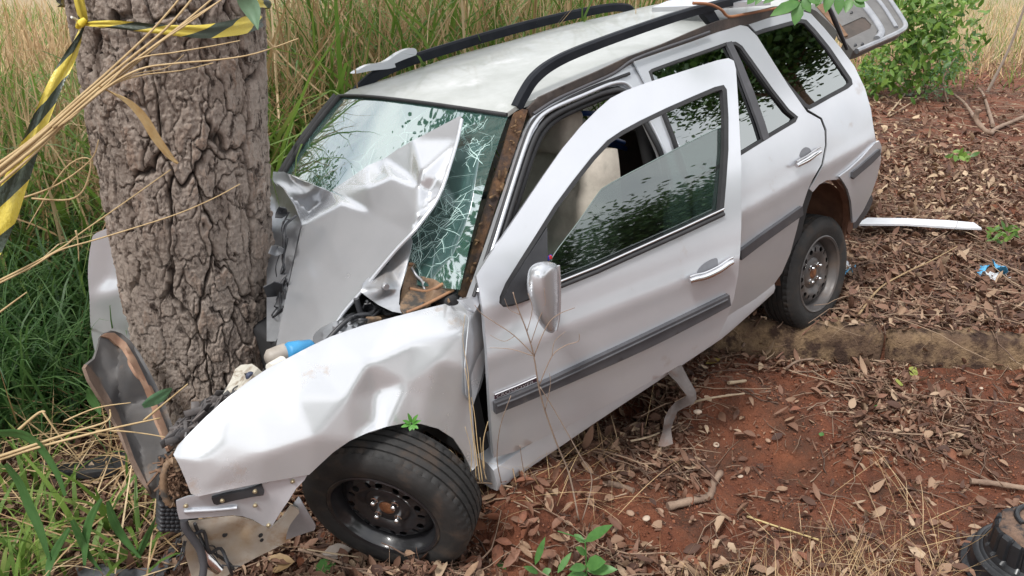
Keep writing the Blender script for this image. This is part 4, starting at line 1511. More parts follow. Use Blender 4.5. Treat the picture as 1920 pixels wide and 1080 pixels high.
tube('tailgate_edge', f_tg(lp[:, 0], lp[:, 1]), .014, GREY_METAL, tg_e)
lp = spl([(1600, -12), (1628, 22), (1645, 46), (1652, 62), (1644, 74)], 5)
tube('tailgate_rib', f_tg(lp[:, 0], lp[:, 1]) - rays(lp[:, 0], lp[:, 1]) @ W * .004, .020, GREY_METAL, tg_e)
lp = spl([(1630, -20), (1655, 12), (1672, 38), (1680, 52)], 5)
tube('tailgate_rib', f_tg(lp[:, 0], lp[:, 1]) - rays(lp[:, 0], lp[:, 1]) @ W * .003, .012, GREY_METAL, tg_e)
for u_0, v_0 in ((1596, 25), (1616, 84), (1603, 86), (1646, 60)):
    p = f_tg(u_0, v_0)[0]
    V, Fc = lathe_data([(0, -.006), (.010, -.006), (.013, 0)], 10, 'y', c=p)
    mesh_obj('rubber_stop', V, Fc, BLACK_PL, tg_e, sharp=40)
patch('tail_trim_strip', [(1528, 8), (1548, 6), (1575, 44), (1590, 66), (1582, 68), (1560, 44)], lambda u, v: f_tg(u, v) - rays(u, v) @ W * .01, mat('rusty_trim_board', (.12, .065, .035), (.2, .11, .06), 20, rough=.9, bump=.3), tg_e, step=8, thick=.01)  # brown strip along the inner side of the tailgate
gsx = [f_flat(-.60)(1543, -12)[0], f_flat(-.615)(1566, 40)[0], f_flat(-.63)(1588, 92)[0]]
tube('gas_strut', gsx, [.008, .012, .008], BLACK_PL, wagon)
# spoiler lip seen over the roof
patch('roof_spoiler', [(1222, 14), (1250, 2), (1300, -10), (1440, -22), (1445, 0), (1380, 5), (1300, 11)], f_zc(1.455), PAINT, wagon, step=14, thick=.02)

# blue metal poles lying in the back of the car
poles = bpy.data.objects.new('folding_frame', None)
C.objects.link(poles)
pb0 = c2w(np.array([1.62, -.2, 1.10]))
poles.location = pb0
tag(poles, 'blue painted metal poles lying inside the car behind the driver seat', 'metal frame')
for (ua, va, ub, vb, y_) in ((1040, 212, 1150, 213, -.25), (1052, 228, 1170, 268, -.20), (1140, 268, 1215, 292, -.10)):
    pa, pbb = c2w(f_flat(y_)(ua, va)[0]) - pb0, c2w(f_flat(y_)(ub, vb)[0]) - pb0
    V, Fc = tube_data([pa, pa * .5 + pbb * .5, pbb], .011, 8)
    mesh_obj('pole', V, Fc, BLUE_DK, poles)

# tangle of wires, hoses, bent strips and shards in the crushed nose and engine bay
tg_r = random.Random(21)
wires = []
for (u0, v0, u1, v1, y_) in ((430, 745, 520, 690, -.55), (440, 760, 500, 700, -.50), (400, 770, 470, 715, -.56), (350, 815, 420, 752, -.60), (615, 640, 720, 590, -.50), (650, 600, 745, 590, -.56), (690, 560, 760, 590, -.5), (640, 615, 700, 560, -.46), (520, 520, 545, 400, -.05), (515, 600, 535, 520, -.10), (350, 985, 335, 1060, -.60), (365, 1000, 440, 1070, -.60)):
    for k in range(3):
        pts = []
        for t in np.linspace(0, 1, 6):
            p = f_flat(y_ + tg_r.gauss(0, .02))(u0 + (u1 - u0) * t + tg_r.gauss(0, 7), v0 + (v1 - v0) * t + tg_r.gauss(0, 7))[0]
            pts.append(p)
        wires.append(tube_data(spl(pts, 4), tg_r.choice((.002, .003, .005)), 5))
kind(multi('loose_wires', wires, BLACK_PL, wagon), 'stuff')
for k, (u0, v0, y_, m_) in enumerate(((520, 470, -.06, GREY_METAL), (527, 400, -.02, BLACK_PL), (516, 545, -.12, BLACK_PL), (655, 600, -.50, GREY_METAL), (690, 578, -.50, BLACK_PL), (725, 600, -.56, BROWN_PL), (478, 705, -.56, BLACK_PL), (446, 745, -.58, GREY_METAL), (395, 780, -.58, BLACK_PL), (362, 812, -.60, GREY_METAL), (800, 578, -.62, BLACK_PL), (830, 566, -.64, BROWN_PL))):
    a0, sz = tg_r.uniform(0, 3), tg_r.uniform(14, 26)
    poly = [(u0 + sz * tg_r.uniform(.5, 1.1) * math.cos(a0 + i * 1.05), v0 + sz * .8 * tg_r.uniform(.5, 1.1) * math.sin(a0 + i * 1.05)) for i in range(6)]
    ff = f_facets([(u, v, f_flat(y_ + tg_r.gauss(0, .03))) for u, v in poly] + [(u0, v0, f_flat(y_ + .03))], 2)
    patch('bent_shard', poly, ff, m_, wagon, step=6, thick=.004, sharp=30)
cl_ = lathe_data([(.0, -.02), (.03, -.02), (.045, -.01), (.05, .02), (.03, .03)], 12, 'y', c=f_flat(-.57)(470, 760)[0])
mesh_obj('broken_lamp', cl_[0], cl_[1], CHROME, wagon, sharp=30)

# ------------------------------------------------------------------ ground
KX0 = 0.35


def kerb_y(x):
    return 3.47 - .105 * (x - 1.45)


def sstep(a, b, x):
    t = np.clip((x - a) / (b - a), 0, 1)
    return t * t * (3 - 2 * t)


def ground_z(x, y):
    x, y = np.asarray(x, float), np.asarray(y, float)
    ky = kerb_y(x)
    right = sstep(.2, .8, x)
    step = sstep(.02, .10, y - ky)                      # earth behind the kerb stones
    soft = sstep(-.2, 2.4, y - 3.0)
    z = .265 * (right * step + (1 - right) * soft)
    z = z + .10 * right * sstep(-.95, -.05, y - ky) * (1 - step)
    # rising land farther out
    z = z + .022 * np.clip(y - 5, 0, 30)
    # soil pushed up behind the front wheel, ruts of the skid
    z = z + .19 * np.exp(-((x - .0) / .20) ** 2 - ((y - 2.22) / .20) ** 2)
    z = z + .06 * np.exp(-((x - .22) / .22) ** 2 - ((y - 2.35) / .22) ** 2)
    z = z - .07 * np.exp(-((x - .45) / .20) ** 2 - ((y - 3.0) / .18) ** 2)
    z = z + .05 * np.exp(-((x - .95) / .35) ** 2 - ((y - 3.0) / .10) ** 2)
    z = z - .035 * np.exp(-((x - 1.2) / .5) ** 2 - ((y - 2.55) / .18) ** 2)
    z = z + .05 * np.exp(-((x - 1.95) / .35) ** 2 - ((y - 2.98) / .12) ** 2)
    z = z + .150 * np.exp(-(np.abs(x + .27) / .27) ** 4 - ((y - 1.90) / .11) ** 2)
    tt = np.clip(((x - .15) * .8 + (y - 2.45) * .6) / 1.1, 0, 1)
    dd = np.hypot(x - .15 - .85 * tt, y - 2.45 - .66 * tt)
    z = z + .125 * np.exp(-(dd / .16) ** 2) * (.75 + .5 * fbm(x * 5, y * 5, 77, 2))
    n = fbm(x * 3.1 + 7, y * 3.1, 3, 4) - .5
    ch = sstep(.40, .62, fbm(x * 1.3 + 3, y * 1.3, 33, 2))
    z = z + .08 * n + (.03 + .05 * ch) * (fbm(x * 11, y * 11, 9, 3) - .5) + (.010 + .016 * ch) * (vnoise(x * 34, y * 34, 12) - .5)
    return z


def axis_pts(lo, hi, d, far0, far1):
    a = list(np.arange(lo, hi, d))
    s = d
    v = hi
    while v < far1:
        a.append(v)
        s *= 1.25
        v += s
    a.append(far1)
    s, v = d, lo - d
    b = []
    while v > far0:
        b.append(v)
        s *= 1.25
        v -= s
    b.append(far0)
    return np.array(b[::-1] + a)


gx = axis_pts(-2.4, 3.4, .016, -70, 70)
gy = axis_pts(1.3, 4.6, .016, -60, 90)
GX, GY = np.meshgrid(gx, gy)
GZ = ground_z(GX.ravel(), GY.ravel())
nxg, nyg = len(gx), len(gy)
ii = np.arange(nyg - 1)[:, None] * nxg + np.arange(nxg - 1)[None]
GF = np.stack([ii, ii + 1, ii + nxg + 1, ii + nxg], -1).reshape(-1, 4)
EARTH = mat('red_earth', (.13, .038, .017), (.225, .076, .035), 5, rough=.95, bump=1.0, bscale=55, detail=10, lo=.36, hi=.66, dirt=(.085, .038, .021), drange=(.46, .62), dscale=3.4, bdist=.03)
kind(np_mesh('ground', np.c_[GX.ravel(), GY.ravel(), GZ], GF, EARTH, smooth=True), 'structure')

# dry thatch takes over from bare earth farther out
nt_ = EARTH.node_tree
bs_ = nt_.nodes['Principled BSDF']
old = bs_.inputs['Base Color'].links[0].from_socket
tc_ = nt_.nodes.new('ShaderNodeTexCoord')
sx_ = nt_.nodes.new('ShaderNodeSeparateXYZ')
nt_.links.new(tc_.outputs['Object'], sx_.inputs['Vector'])
nz_ = nt_.nodes.new('ShaderNodeTexNoise')
nz_.inputs['Scale'].default_value = .9
nz_.inputs['Detail'].default_value = 8
nt_.links.new(tc_.outputs['Object'], nz_.inputs['Vector'])
md_ = nt_.nodes.new('ShaderNodeMath')
md_.operation = 'MULTIPLY_ADD'
md_.inputs[1].default_value = 6.0
nt_.links.new(nz_.outputs['Fac'], md_.inputs[0])
nt_.links.new(sx_.outputs['Y'], md_.inputs[2])
mr_ = nt_.nodes.new('ShaderNodeMapRange')
mr_.inputs['From Min'].default_value, mr_.inputs['From Max'].default_value = 15.5, 20.0
nt_.links.new(md_.outputs[0], mr_.inputs['Value'])
mx_ = nt_.nodes.new('ShaderNodeMixRGB')
mx_.inputs['Color2'].default_value = (.30, .23, .13, 1)
nt_.links.new(mr_.outputs['Result'], mx_.inputs['Fac'])
nt_.links.new(old, mx_.inputs['Color1'])
nt_.links.new(mx_.outputs['Color'], bs_.inputs['Base Color'])

# clods of soil: loose lumps lying on the surface
def lumps(name, n, sampler, smin, smax, m, seed):
    r = np.random.default_rng(seed)
    base = np.array([[1, 0, 0], [-1, 0, 0], [0, 1, 0], [0, -1, 0], [0, 0, 1], [0, 0, -1]], float)
    bf = np.array([[0, 2, 4], [2, 1, 4], [1, 3, 4], [3, 0, 4], [2, 0, 5], [1, 2, 5], [3, 1, 5], [0, 3, 5]])
    xy = sampler(r, n)
    z = ground_z(xy[:, 0], xy[:, 1])
    s = smin * (smax / smin) ** (r.random(len(xy)) ** 1.8)
    V = base[None] * (s[:, None, None] * r.uniform(.5, 1.1, (len(xy), 6, 1)))
    V[:, :, 2] *= .7
    a = r.uniform(0, 6.28, len(xy))
    ca, sa = np.cos(a)[:, None], np.sin(a)[:, None]
    X = V[:, :, 0] * ca - V[:, :, 1] * sa
    Y = V[:, :, 0] * sa + V[:, :, 1] * ca
    V = np.stack([X + xy[:, :1], Y + xy[:, 1:2], V[:, :, 2] + z[:, None] + s[:, None] * .2], -1)
    Fq = (bf[None] + 6 * np.arange(len(xy))[:, None, None]).reshape(-1, 3)
    return kind(np_mesh(name, V.reshape(-1, 3), Fq, m, {'rnd': np.repeat(r.random(len(xy)), 8)}), 'stuff')


def samp_bare(r, n):
    p = np.c_[r.uniform(-.3, 3.2, n * 3), r.uniform(1.5, 3.5, n * 3)]
    k = fbm(p[:, 0] * 1.7, p[:, 1] * 1.7, 21, 3) > .40
    return p[k][:n]


lumps('soil_crumbs', 20000, samp_bare, .0025, .012, mat('soil_crumb', (.2, .07, .03), attr=('rnd', [(.10, .032, .015), (.165, .055, .026), (.24, .092, .047)]), rough=.95), 31)

# ------------------------------------------------------------------ kerb of old stones
KERB = mat('lichen_kerb_stone', (.12, .072, .045), (.25, .165, .092), 6, rough=.95, bump=1.0, bscale=45, lo=.40, hi=.58, dirt=(.055, .030, .02), drange=(.46, .58), dscale=9, bdist=.025)
kerb = bpy.data.objects.new('kerb', None)
C.objects.link(kerb)
kerb.location = (1.9, kerb_y(1.9), .05)
tag(kerb, 'low mossy kerb of old stone blocks behind the rear wheel', 'kerb')
edges_x = [.55, 1.83, 2.86, 3.9, 4.95, 6.0]
for q in range(5):
    xa, xb = edges_x[q] + .012, edges_x[q + 1] - .012
    nxk = 60
    pr = [(-.005, -.06), (0, .0), (.004, .08), (.012, .150), (.022, .172), (.045, .183), (.09, .187), (.14, .186), (.15, .0)]
    V, Fc = [], []
    m_ = len(pr)
    for i in range(nxk + 1):
        t = i / nxk
        x = xa + (xb - xa) * t
        e = min(t, 1 - t) * (xb - xa)
        rd = .028 * max(0, 1 - e / .035) ** 2
        for dy, h in pr:
            wob = .022 * (fbm(np.array([x * 9 + q * 3]), np.array([h * 14 + dy * 14]), 50)[0] - .5) + .012 * (fbm(np.array([x * 30]), np.array([h * 40 + dy * 30]), 55)[0] - .5)
            V.append((x, kerb_y(x) + dy + rd + wob - .005 * q, .085 + h * (1 - .12 * (q == 1)) - (rd * .8 if h > .1 else 0) + (wob * .8 if h > .15 else 0)))
    for i in range(nxk):
        for j in range(m_ - 1):
            Fc.append((i * m_ + j, (i + 1) * m_ + j, (i + 1) * m_ + j + 1, i * m_ + j + 1))
    Fc += [tuple(range(m_)), tuple(nxk * m_ + j for j in range(m_))[::-1]]
    V = [tuple(np.array(v) - np.array(kerb.location)) for v in V]
    mesh_obj('kerb_stone', V, Fc, KERB, kerb, sharp=60)

# ------------------------------------------------------------------ tree trunk with fissured bark
tree = bpy.data.objects.new('tree', None)
C.objects.link(tree)
TB = np.array([-1.135, 2.69, 0.0])
tree.location = TB
tag(tree, 'thick rough barked tree trunk wrapped in striped tape, the car crushed against it', 'tree')
# axis measured from the photograph, vertical within a few degrees
tz = np.array([-.4, 0, .55, 1.13, 1.80, 3.0, 5.5])
tx = np.array([.01, .0, -.012, .005, .045, .12, .3])
tr_ = np.array([.34, .275, .252, .272, .292, .27, .19])
rows = np.concatenate([np.arange(-.3, 1.95, .004), np.linspace(2.0, 5.6, 60)[1:]])
na = 620
th = np.linspace(0, 2 * math.pi, na, endpoint=False)
ZZ, TT = np.meshgrid(rows, th, indexing='ij')
R0 = .27


def cells(u, v, per, s):
    """worley cells: nearest, second nearest and the id of the cell; u repeats every per cells"""
    iu, iv = np.floor(u), np.floor(v)
    f1 = np.full(u.shape, 9.)
    f2 = np.full(u.shape, 9.)
    idv = np.zeros(u.shape)
    for du in (-1, 0, 1):
        for dv in (-1, 0, 1):
            cu, cv_ = iu + du, iv + dv
            hu = _h(cu % per, cv_, s)
            hv = _h(cu % per, cv_, s + 7)
            d = (np.abs(u - cu - .12 - .76 * hu) ** 2.6 + np.abs(v - cv_ - .12 - .76 * hv) ** 2.6) ** (1 / 2.6)
            nearer = d < f1
            f2 = np.where(nearer, f1, np.minimum(f2, d))
            idv = np.where(nearer, _h(cu % per, cv_, s + 13), idv)
            f1 = np.where(nearer, d, f1)
    return f1, f2, idv


def wrap(n):                       # noise that closes round the trunk
    return n


per1 = 24
uu = TT / (2 * math.pi) * per1
vv = ZZ / .125
wx = (vnoise(TT / (2 * math.pi) * 40, ZZ * 9, 61, 40) - .5) * .45 + (vnoise(TT / (2 * math.pi) * 90, ZZ * 26, 62, 90) - .5) * .28
wy = (vnoise(TT / (2 * math.pi) * 40, ZZ * 9, 63, 40) - .5) * .6 + (vnoise(TT / (2 * math.pi) * 90, ZZ * 26, 64, 90) - .5) * .35
uu2 = uu + wx + .22 * np.sin(vv * .9)
f1, f2, cid = cells(uu2, vv + wy, per1, 70)
gap = f2 - f1
fisw = .03 + .07 * vnoise(TT / (2 * math.pi) * 30, ZZ * 12, 65, 30)
fis = sstep(0, 1, gap / fisw)
g1, g2, cid2 = cells(uu2 * 2.0 + .3 * wy, (vv + wy) * 2.0, per1 * 2, 90)
fis2 = sstep(.0, .07, g2 - g1) * .6 + .4 * sstep(.3, .6, vnoise(TT / (2 * math.pi) * 24, ZZ * 9, 160, 24)) + 1e-3
fis2 = np.clip(fis2, 0, 1)
fine = vnoise(TT / (2 * math.pi) * 160, ZZ * 70, 95, 160) * .5 + vnoise(TT / (2 * math.pi) * 320, ZZ * 150, 96, 320) * .5
vert = vnoise(TT / (2 * math.pi) * 110, ZZ * 11, 99, 110)
wf1, wf2, wid = cells(uu * (13 / 24) + wx * .5, vv * .30 + wy * .2, 13, 140)
fur = sstep(0, 1, (wf2 - wf1) / (.03 + .08 * vnoise(TT / (2 * math.pi) * 24, ZZ * 7, 67, 24)))
rough_ = np.abs(vnoise(TT / (2 * math.pi) * 130, ZZ * 60, 151, 130) - .5) + .6 * np.abs(vnoise(TT / (2 * math.pi) * 260, ZZ * 125, 152, 260) - .5)
fdep = .008 + .016 * vnoise(TT / (2 * math.pi) * 18, ZZ * 6, 66, 18)
disp = fdep * (fis - 1) + .011 * (cid - .5) * fis + .0045 * (fis2 - 1) * fis + .006 * (fine - .5) + .006 * (vert - .5) + .006 * (cid2 - .5) * fis2 + .022 * (fur - 1) + .012 * (wid - .5) * fur - .009 * rough_
rad = np.interp(ZZ, tz, tr_)
bulge = .018 * (vnoise(TT / (2 * math.pi) * 6, ZZ * 2.5, 44, 6) - .5)
rad = rad + bulge + disp + .07 * np.exp(-np.clip(ZZ + .05, 0, 9) / .12) * (.5 + .5 * np.cos(3 * TT + 1))
X = np.interp(ZZ, tz, tx) + rad * np.cos(TT)
Y = rad * np.sin(TT) - .02 * ZZ
V = np.stack([X, Y, ZZ], -1).reshape(-1, 3)
nr = len(rows)
a = np.arange(nr - 1)[:, None] * na + np.arange(na)[None]
b = np.arange(nr - 1)[:, None] * na + (np.arange(na)[None] + 1) % na
Fq = np.stack([a, b, b + na, a + na], -1).reshape(-1, 4)
BARK = mat('grey_brown_bark', (.3, .2, .15), (.30, .245, .205), 9, rough=.95, bump=1.0, bscale=75, lo=.48, hi=.66, stretch=(1, 1, .45), dirt=(.045, .03, .023), drange=(.54, .64), dscale=34,  # the dark streaks stand in for shaded fissure detail
           attr=('plate', [(.026, .019, .016), (.18, .138, .112), (.285, .232, .195), (.345, .288, .246), (.27, .195, .15), (.42, .36, .315)]), bdist=.016)
plate = np.clip(np.minimum(.05 + .95 * fis, fur) * (.30 + .66 * (.4 * cid + .35 * cid2 + .25 * wid)) * (1.12 - .5 * rough_) * (.55 + .45 * fis2), 0, 1)  # crack shade is put into the colour: near black in fissures
np_mesh('trunk', V, Fq, BARK, {'plate': plate.reshape(-1)}, smooth=True, parent=tree)


# ------------------------------------------------------------------ leaves, litter, grass
def leaf_mesh_arrays(base, dirv, up, L, wd, curl, fold, rnd):
    """n leaves of 8 faces: base point, unit direction, unit up, length, width, curl, fold"""
    n = len(base)
    side_ = np.cross(dirv, up)
    side_ /= np.linalg.norm(side_, axis=1)[:, None] + 1e-9
    up = np.cross(side_, dirv)
    ts = np.array([0, .25, .55, .8, 1.0])
    ws = np.array([.08, .8, 1.0, .62, .0])
    V = []
    for t, w_ in zip(ts, ws):
        c = base + dirv * (L * t)[:, None] + up * (curl * L * t * t)[:, None]
        for s in ((-1, 0, 1) if 0 < t < 1 else (0,)):
            V.append(c + side_ * (s * w_ * wd * .5)[:, None] + up * (abs(s) * fold * wd * w_ * .5)[:, None])
    V = np.stack(V, 1)             # 0 base; 1-3; 4-6; 7-9; 10 tip
    tri = np.array([[0, 2, 1], [0, 3, 2], [1, 2, 5], [1, 5, 4], [2, 3, 6], [2, 6, 5], [4, 5, 8], [4, 8, 7], [5, 6, 9], [5, 9, 8], [7, 8, 10], [8, 9, 10]])
    Fq = (tri[None] + 11 * np.arange(n)[:, None, None]).reshape(-1, 3)
    return V.reshape(-1, 3), Fq, np.repeat(rnd, len(tri))


def unit(v):
    return v / (np.linalg.norm(v, axis=-1)[..., None] + 1e-9)


LITTER = mat('dead_leaf', (.2, .12, .07), attr=('rnd', [(.055, .026, .018), (.10, .048, .030), (.17, .088, .055), (.23, .13, .085), (.145, .07, .045), (.31, .20, .13), (.42, .31, .21)]), rough=.75, bump=.2, bscale=90, trans=.12)


def litter_density(x, y):
    ky = kerb_y(x)
    d = np.where((y > ky + .12) & (x > .3), 1.0, .35)
    bare = fbm(x * 1.7, y * 1.7, 21, 3)
    front = (y < ky) & (x > -.1)
    d = np.where(front, np.clip((.525 - bare) * 6, .10, .95), d)
    d = np.where((x < -.1) & (y < 4.5), .75, d)
    d = np.where((x > .05) & (x < .75) & (np.abs(y - 2.72 - .1 * x) < .20), .95, d)
    return d


def scatter(n, x0, x1, y0, y1, r, dens=litter_density):
    # even on the picture rather than on the map: nearer ground gets more
    p = np.c_[r.uniform(x0, x1, n * 4), y0 * (y1 / y0) ** r.random(n * 4)]
    p[:, 0] *= .45 + .55 * np.clip(p[:, 1] / 4, 0, 2)
    k = r.random(len(p)) < dens(p[:, 0], p[:, 1])
    return p[k][:n]


def make_litter(name, n, seed, box, smin, smax, m=LITTER, dens=litter_density, top=None):
    r = np.random.default_rng(seed)
    p = scatter(n, *box, r, dens)
    n = len(p)
    z = ground_z(p[:, 0], p[:, 1])
    if top is not None:
        z = np.maximum(z, top)
    a = r.uniform(0, 2 * math.pi, n)
    tilt = r.normal(0, .28, n)
    d = unit(np.stack([np.cos(a), np.sin(a), tilt], 1))
    up = unit(np.stack([r.normal(0, .35, n), r.normal(0, .35, n), np.ones(n)], 1))
    L = smin + (smax - smin) * r.random(n) ** 1.6
    wd = L * r.uniform(.2, .68, n)
    base = np.c_[p, z + .004 + .018 * r.random(n) + np.maximum(0, -tilt) * L]
    V, Fq, rn = leaf_mesh_arrays(base, d, up, L, wd, r.normal(0, .6, n), np.abs(r.normal(.3, .75, n)), r.random(n))
    return kind(np_mesh(name, V, Fq, m, {'rnd': rn}, smooth=True), 'stuff')


make_litter('leaf_litter', 56000, 41, (-3.6, 4.6, 1.25, 7.5), .016, .066)
make_litter('leaf_litter', 34000, 43, (.4, 11, 3.5, 15), .03, .085)


def sticks_arrays(r, p, lmin, lmax, rmin, rmax, lift=.012, droop=.25, gz=None):
    n = len(p)
    z = ground_z(p[:, 0], p[:, 1]) if gz is None else gz
    a = r.uniform(0, 2 * math.pi, n)
    L = lmin + (lmax - lmin) * r.random(n) ** 2
    rad_ = rmin + (rmax - rmin) * r.random(n) ** 2
    S = 5
    V = np.zeros((n, S, 3, 3))
    el = r.normal(0, .10, n)
    kink = r.normal(0, .35, (n, S))
    pos = np.c_[p, z + lift * r.random(n)]
    cur = pos.copy()
    for i in range(S):
        aa = a + kink[:, i] * .5
        d = np.stack([np.cos(aa), np.sin(aa), el + r.normal(0, .06, n)], 1)
        if i:
            cur = cur + d * (L / (S - 1))[:, None]
            g = ground_z(cur[:, 0], cur[:, 1])
            cur[:, 2] = np.maximum(cur[:, 2], g + rad_)
        s = np.stack([-np.sin(aa), np.cos(aa), np.zeros(n)], 1)
        rr = rad_ * (1 - .12 * i)
        V[:, i, 0] = cur + s * rr[:, None]
        V[:, i, 1] = cur - s * rr[:, None]
        V[:, i, 2] = cur + np.array([0, 0, 1.6]) * rr[:, None]
    q = []
    for i in range(S - 1):
        for j in range(3):
            q.append([i * 3 + j, i * 3 + (j + 1) % 3, (i + 1) * 3 + (j + 1) % 3, (i + 1) * 3 + j])
    q = np.array(q)
    Fq = (q[None] + S * 3 * np.arange(n)[:, None, None]).reshape(-1, 4)
    return V.reshape(-1, 3), Fq, np.repeat(r.random(n), len(q))


make_litter('leaf_litter', 50000, 48, (-3.2, 3.6, 1.3, 5.0), .006, .026)
make_litter('leaf_litter', 900, 49, (.8, 5.5, 3.0, 3.7), .015, .05, LITTER, lambda x, y: ((y > kerb_y(x) + .02) & (y < kerb_y(x) + .13)) * 1.0, .272)
TWIG = mat('dry_twig', (.25, .16, .1), attr=('rnd', [(.085, .050, .036), (.16, .10, .07), (.26, .175, .12), (.20, .125, .085), (.38, .28, .19)]), rough=.85, bump=.2, bscale=80)
r_ = np.random.default_rng(51)
V, Fq, rn = sticks_arrays(r_, scatter(17000, -3.6, 4.6, 1.25, 7.5, r_), .04, .32, .0008, .0042, .03)
kind(np_mesh('twig_litter', V, Fq, TWIG, {'rnd': rn}), 'stuff')
V, Fq, rn = sticks_arrays(r_, scatter(6000, .4, 9, 3.5, 11, r_), .08, .6, .0015, .006, .05)
kind(np_mesh('twig_litter', V, Fq, TWIG, {'rnd': rn}), 'stuff')


def blades_arrays(r, p, h, lean, bend, wd, gz=None, az=None):
    """arching grass blades; p base xy, h length, lean from upright, bend along the way"""
    n = len(p)
    z = ground_z(p[:, 0], p[:, 1]) if gz is None else gz
    S = 7
    az = r.uniform(0, 2 * math.pi, n) if az is None else az
    cur = np.c_[p, z - .01]
    V = np.zeros((n, S, 2, 3))
    tw = r.normal(0, .5, n)
    for i in range(S):
        t = i / (S - 1)
        ang = lean + bend * t * t
        d = np.stack([np.cos(az) * np.sin(ang), np.sin(az) * np.sin(ang), np.cos(ang)], 1)
        if i:
            cur = cur + d * (h / (S - 1))[:, None]
        s = np.stack([-np.sin(az + tw), np.cos(az + tw), np.zeros(n)], 1)
        w_ = wd * (1 - t ** 2.2) * (.6 + .4 * min(1, t * 4))
        V[:, i, 0] = cur + s * (w_ * .5)[:, None]
        V[:, i, 1] = cur - s * (w_ * .5)[:, None]
    q = np.array([[i * 2, i * 2 + 1, i * 2 + 3, i * 2 + 2] for i in range(S - 1)])
    Fq = (q[None] + S * 2 * np.arange(n)[:, None, None]).reshape(-1, 4)
    return V.reshape(-1, 3), Fq, np.repeat(r.random(n), len(q))


GREEN = mat('green_grass', (.05, .1, .02), attr=('rnd', [(.075, .145, .022), (.125, .22, .036), (.185, .29, .052), (.105, .20, .04), (.25, .33, .08)]), rough=.5, trans=.42, spec=.4)
DGREEN = mat('dark_green_grass', (.03, .08, .02), attr=('rnd', [(.035, .095, .026), (.06, .14, .038), (.09, .18, .05), (.13, .23, .07)]), rough=.45, trans=.38, spec=.5)
STRAW = mat('dry_straw', (.4, .3, .15), attr=('rnd', [(.30, .19, .09), (.46, .31, .155), (.58, .42, .23), (.38, .24, .12), (.68, .52, .32)]), rough=.7, trans=.2)


def clump_pts(r, centers, per, spread):
    c = np.repeat(np.asarray(centers, float), per, 0)
    return c + r.normal(0, 1, c.shape) * spread


r_ = np.random.default_rng(61)
# tall grass standing behind the wagon and the trunk
def wall_pts(n, x0, x1, y0, y1):
    return np.c_[r_.uniform(x0, x1, n), r_.uniform(y0, y1, n)]


def far_edge(x):                   # where the tall grass begins, beyond the wagon
    return np.interp(x, [-8, -3.5, -2.4, -1.2, 0, 1.2, 2.0], [3.8, 3.9, 4.0, 4.2, 4.75, 5.6, 6.3])


def low(p, h):                     # the verge left of the trunk is grazed lower
    return h * (1 - .5 * (1 - sstep(-2.3, -1.3, p[:, 0])))


def keep(p):
    return p[p[:, 1] > far_edge(p[:, 0])]


def add_grass(name, m, parts):
    Vs, Fs, rs, b = [], [], [], 0
    for V, Fq, rn in parts:
        Vs.append(V)
        Fs.append(Fq + b)
        rs.append(rn)
        b += len(V)
    return kind(np_mesh(name, np.concatenate(Vs), np.concatenate(Fs), m, {'rnd': np.concatenate(rs)}, smooth=True), 'stuff')


cl = keep(wall_pts(800, -6.5, 1.2, 3.6, 8.0))
p = clump_pts(r_, cl, 24, .12)
n = len(p)
g1 = blades_arrays(r_, p, low(p, r_.uniform(.9, 2.4, n)), np.abs(r_.normal(.28, .2, n)), np.abs(r_.normal(1.5, .7, n)), r_.uniform(.016, .042, n))
add_grass('tall_green_grass', GREEN, [g1])
cl = keep(wall_pts(520, -7.5, 1.6, 3.7, 11.0))
p = clump_pts(r_, cl, 24, .16)
n = len(p)
g1 = blades_arrays(r_, p, low(p, r_.uniform(.9, 2.5, n)), np.abs(r_.normal(.36, .3, n)), r_.normal(.4, 1.0, n), r_.uniform(.010, .030, n))
# broken stalks leaning every way
p2 = keep(wall_pts(5200, -6.5, 1.6, 3.9, 7.5))
n2 = len(p2)
g2 = blades_arrays(r_, p2, low(p2, r_.uniform(.5, 1.5, n2)), np.abs(r_.normal(.8, .35, n2)), r_.normal(0, .3, n2), r_.uniform(.007, .017, n2), gz=ground_z(p2[:, 0], p2[:, 1]) + low(p2, r_.uniform(0, 1.0, n2)))
add_grass('tall_dry_grass', STRAW, [g1, g2])
# dark green tufts left of the trunk
cl = np.c_[r_.uniform(-3.1, -1.55, 70), r_.uniform(2.9, 4.3, 70)]
cl = cl[cl[:, 0] < -1.50 - .35 * (3.5 - cl[:, 1])]
p = clump_pts(r_, cl, 44, .07)
n = len(p)
g = blades_arrays(r_, p, r_.uniform(.35, .95, n), np.abs(r_.normal(.4, .25, n)), np.abs(r_.normal(1.2, .4, n)), r_.uniform(.008, .020, n))
add_grass('dark_green_grass', DGREEN, [g])
cl = np.array([(-1.50, 2.15), (-1.62, 2.3), (-1.42, 2.28), (-1.75, 2.2), (-1.85, 2.5), (-1.66, 2.02), (-1.3, 2.12), (-1.55, 2.0)])
p = clump_pts(r_, cl, 15, .05)
n = len(p)
g = blades_arrays(r_, p, r_.uniform(.22, .55, n), np.abs(r_.normal(.5, .25, n)), np.abs(r_.normal(1.0, .4, n)), r_.uniform(.010, .024, n))
add_grass('low_green_grass', GREEN, [g])
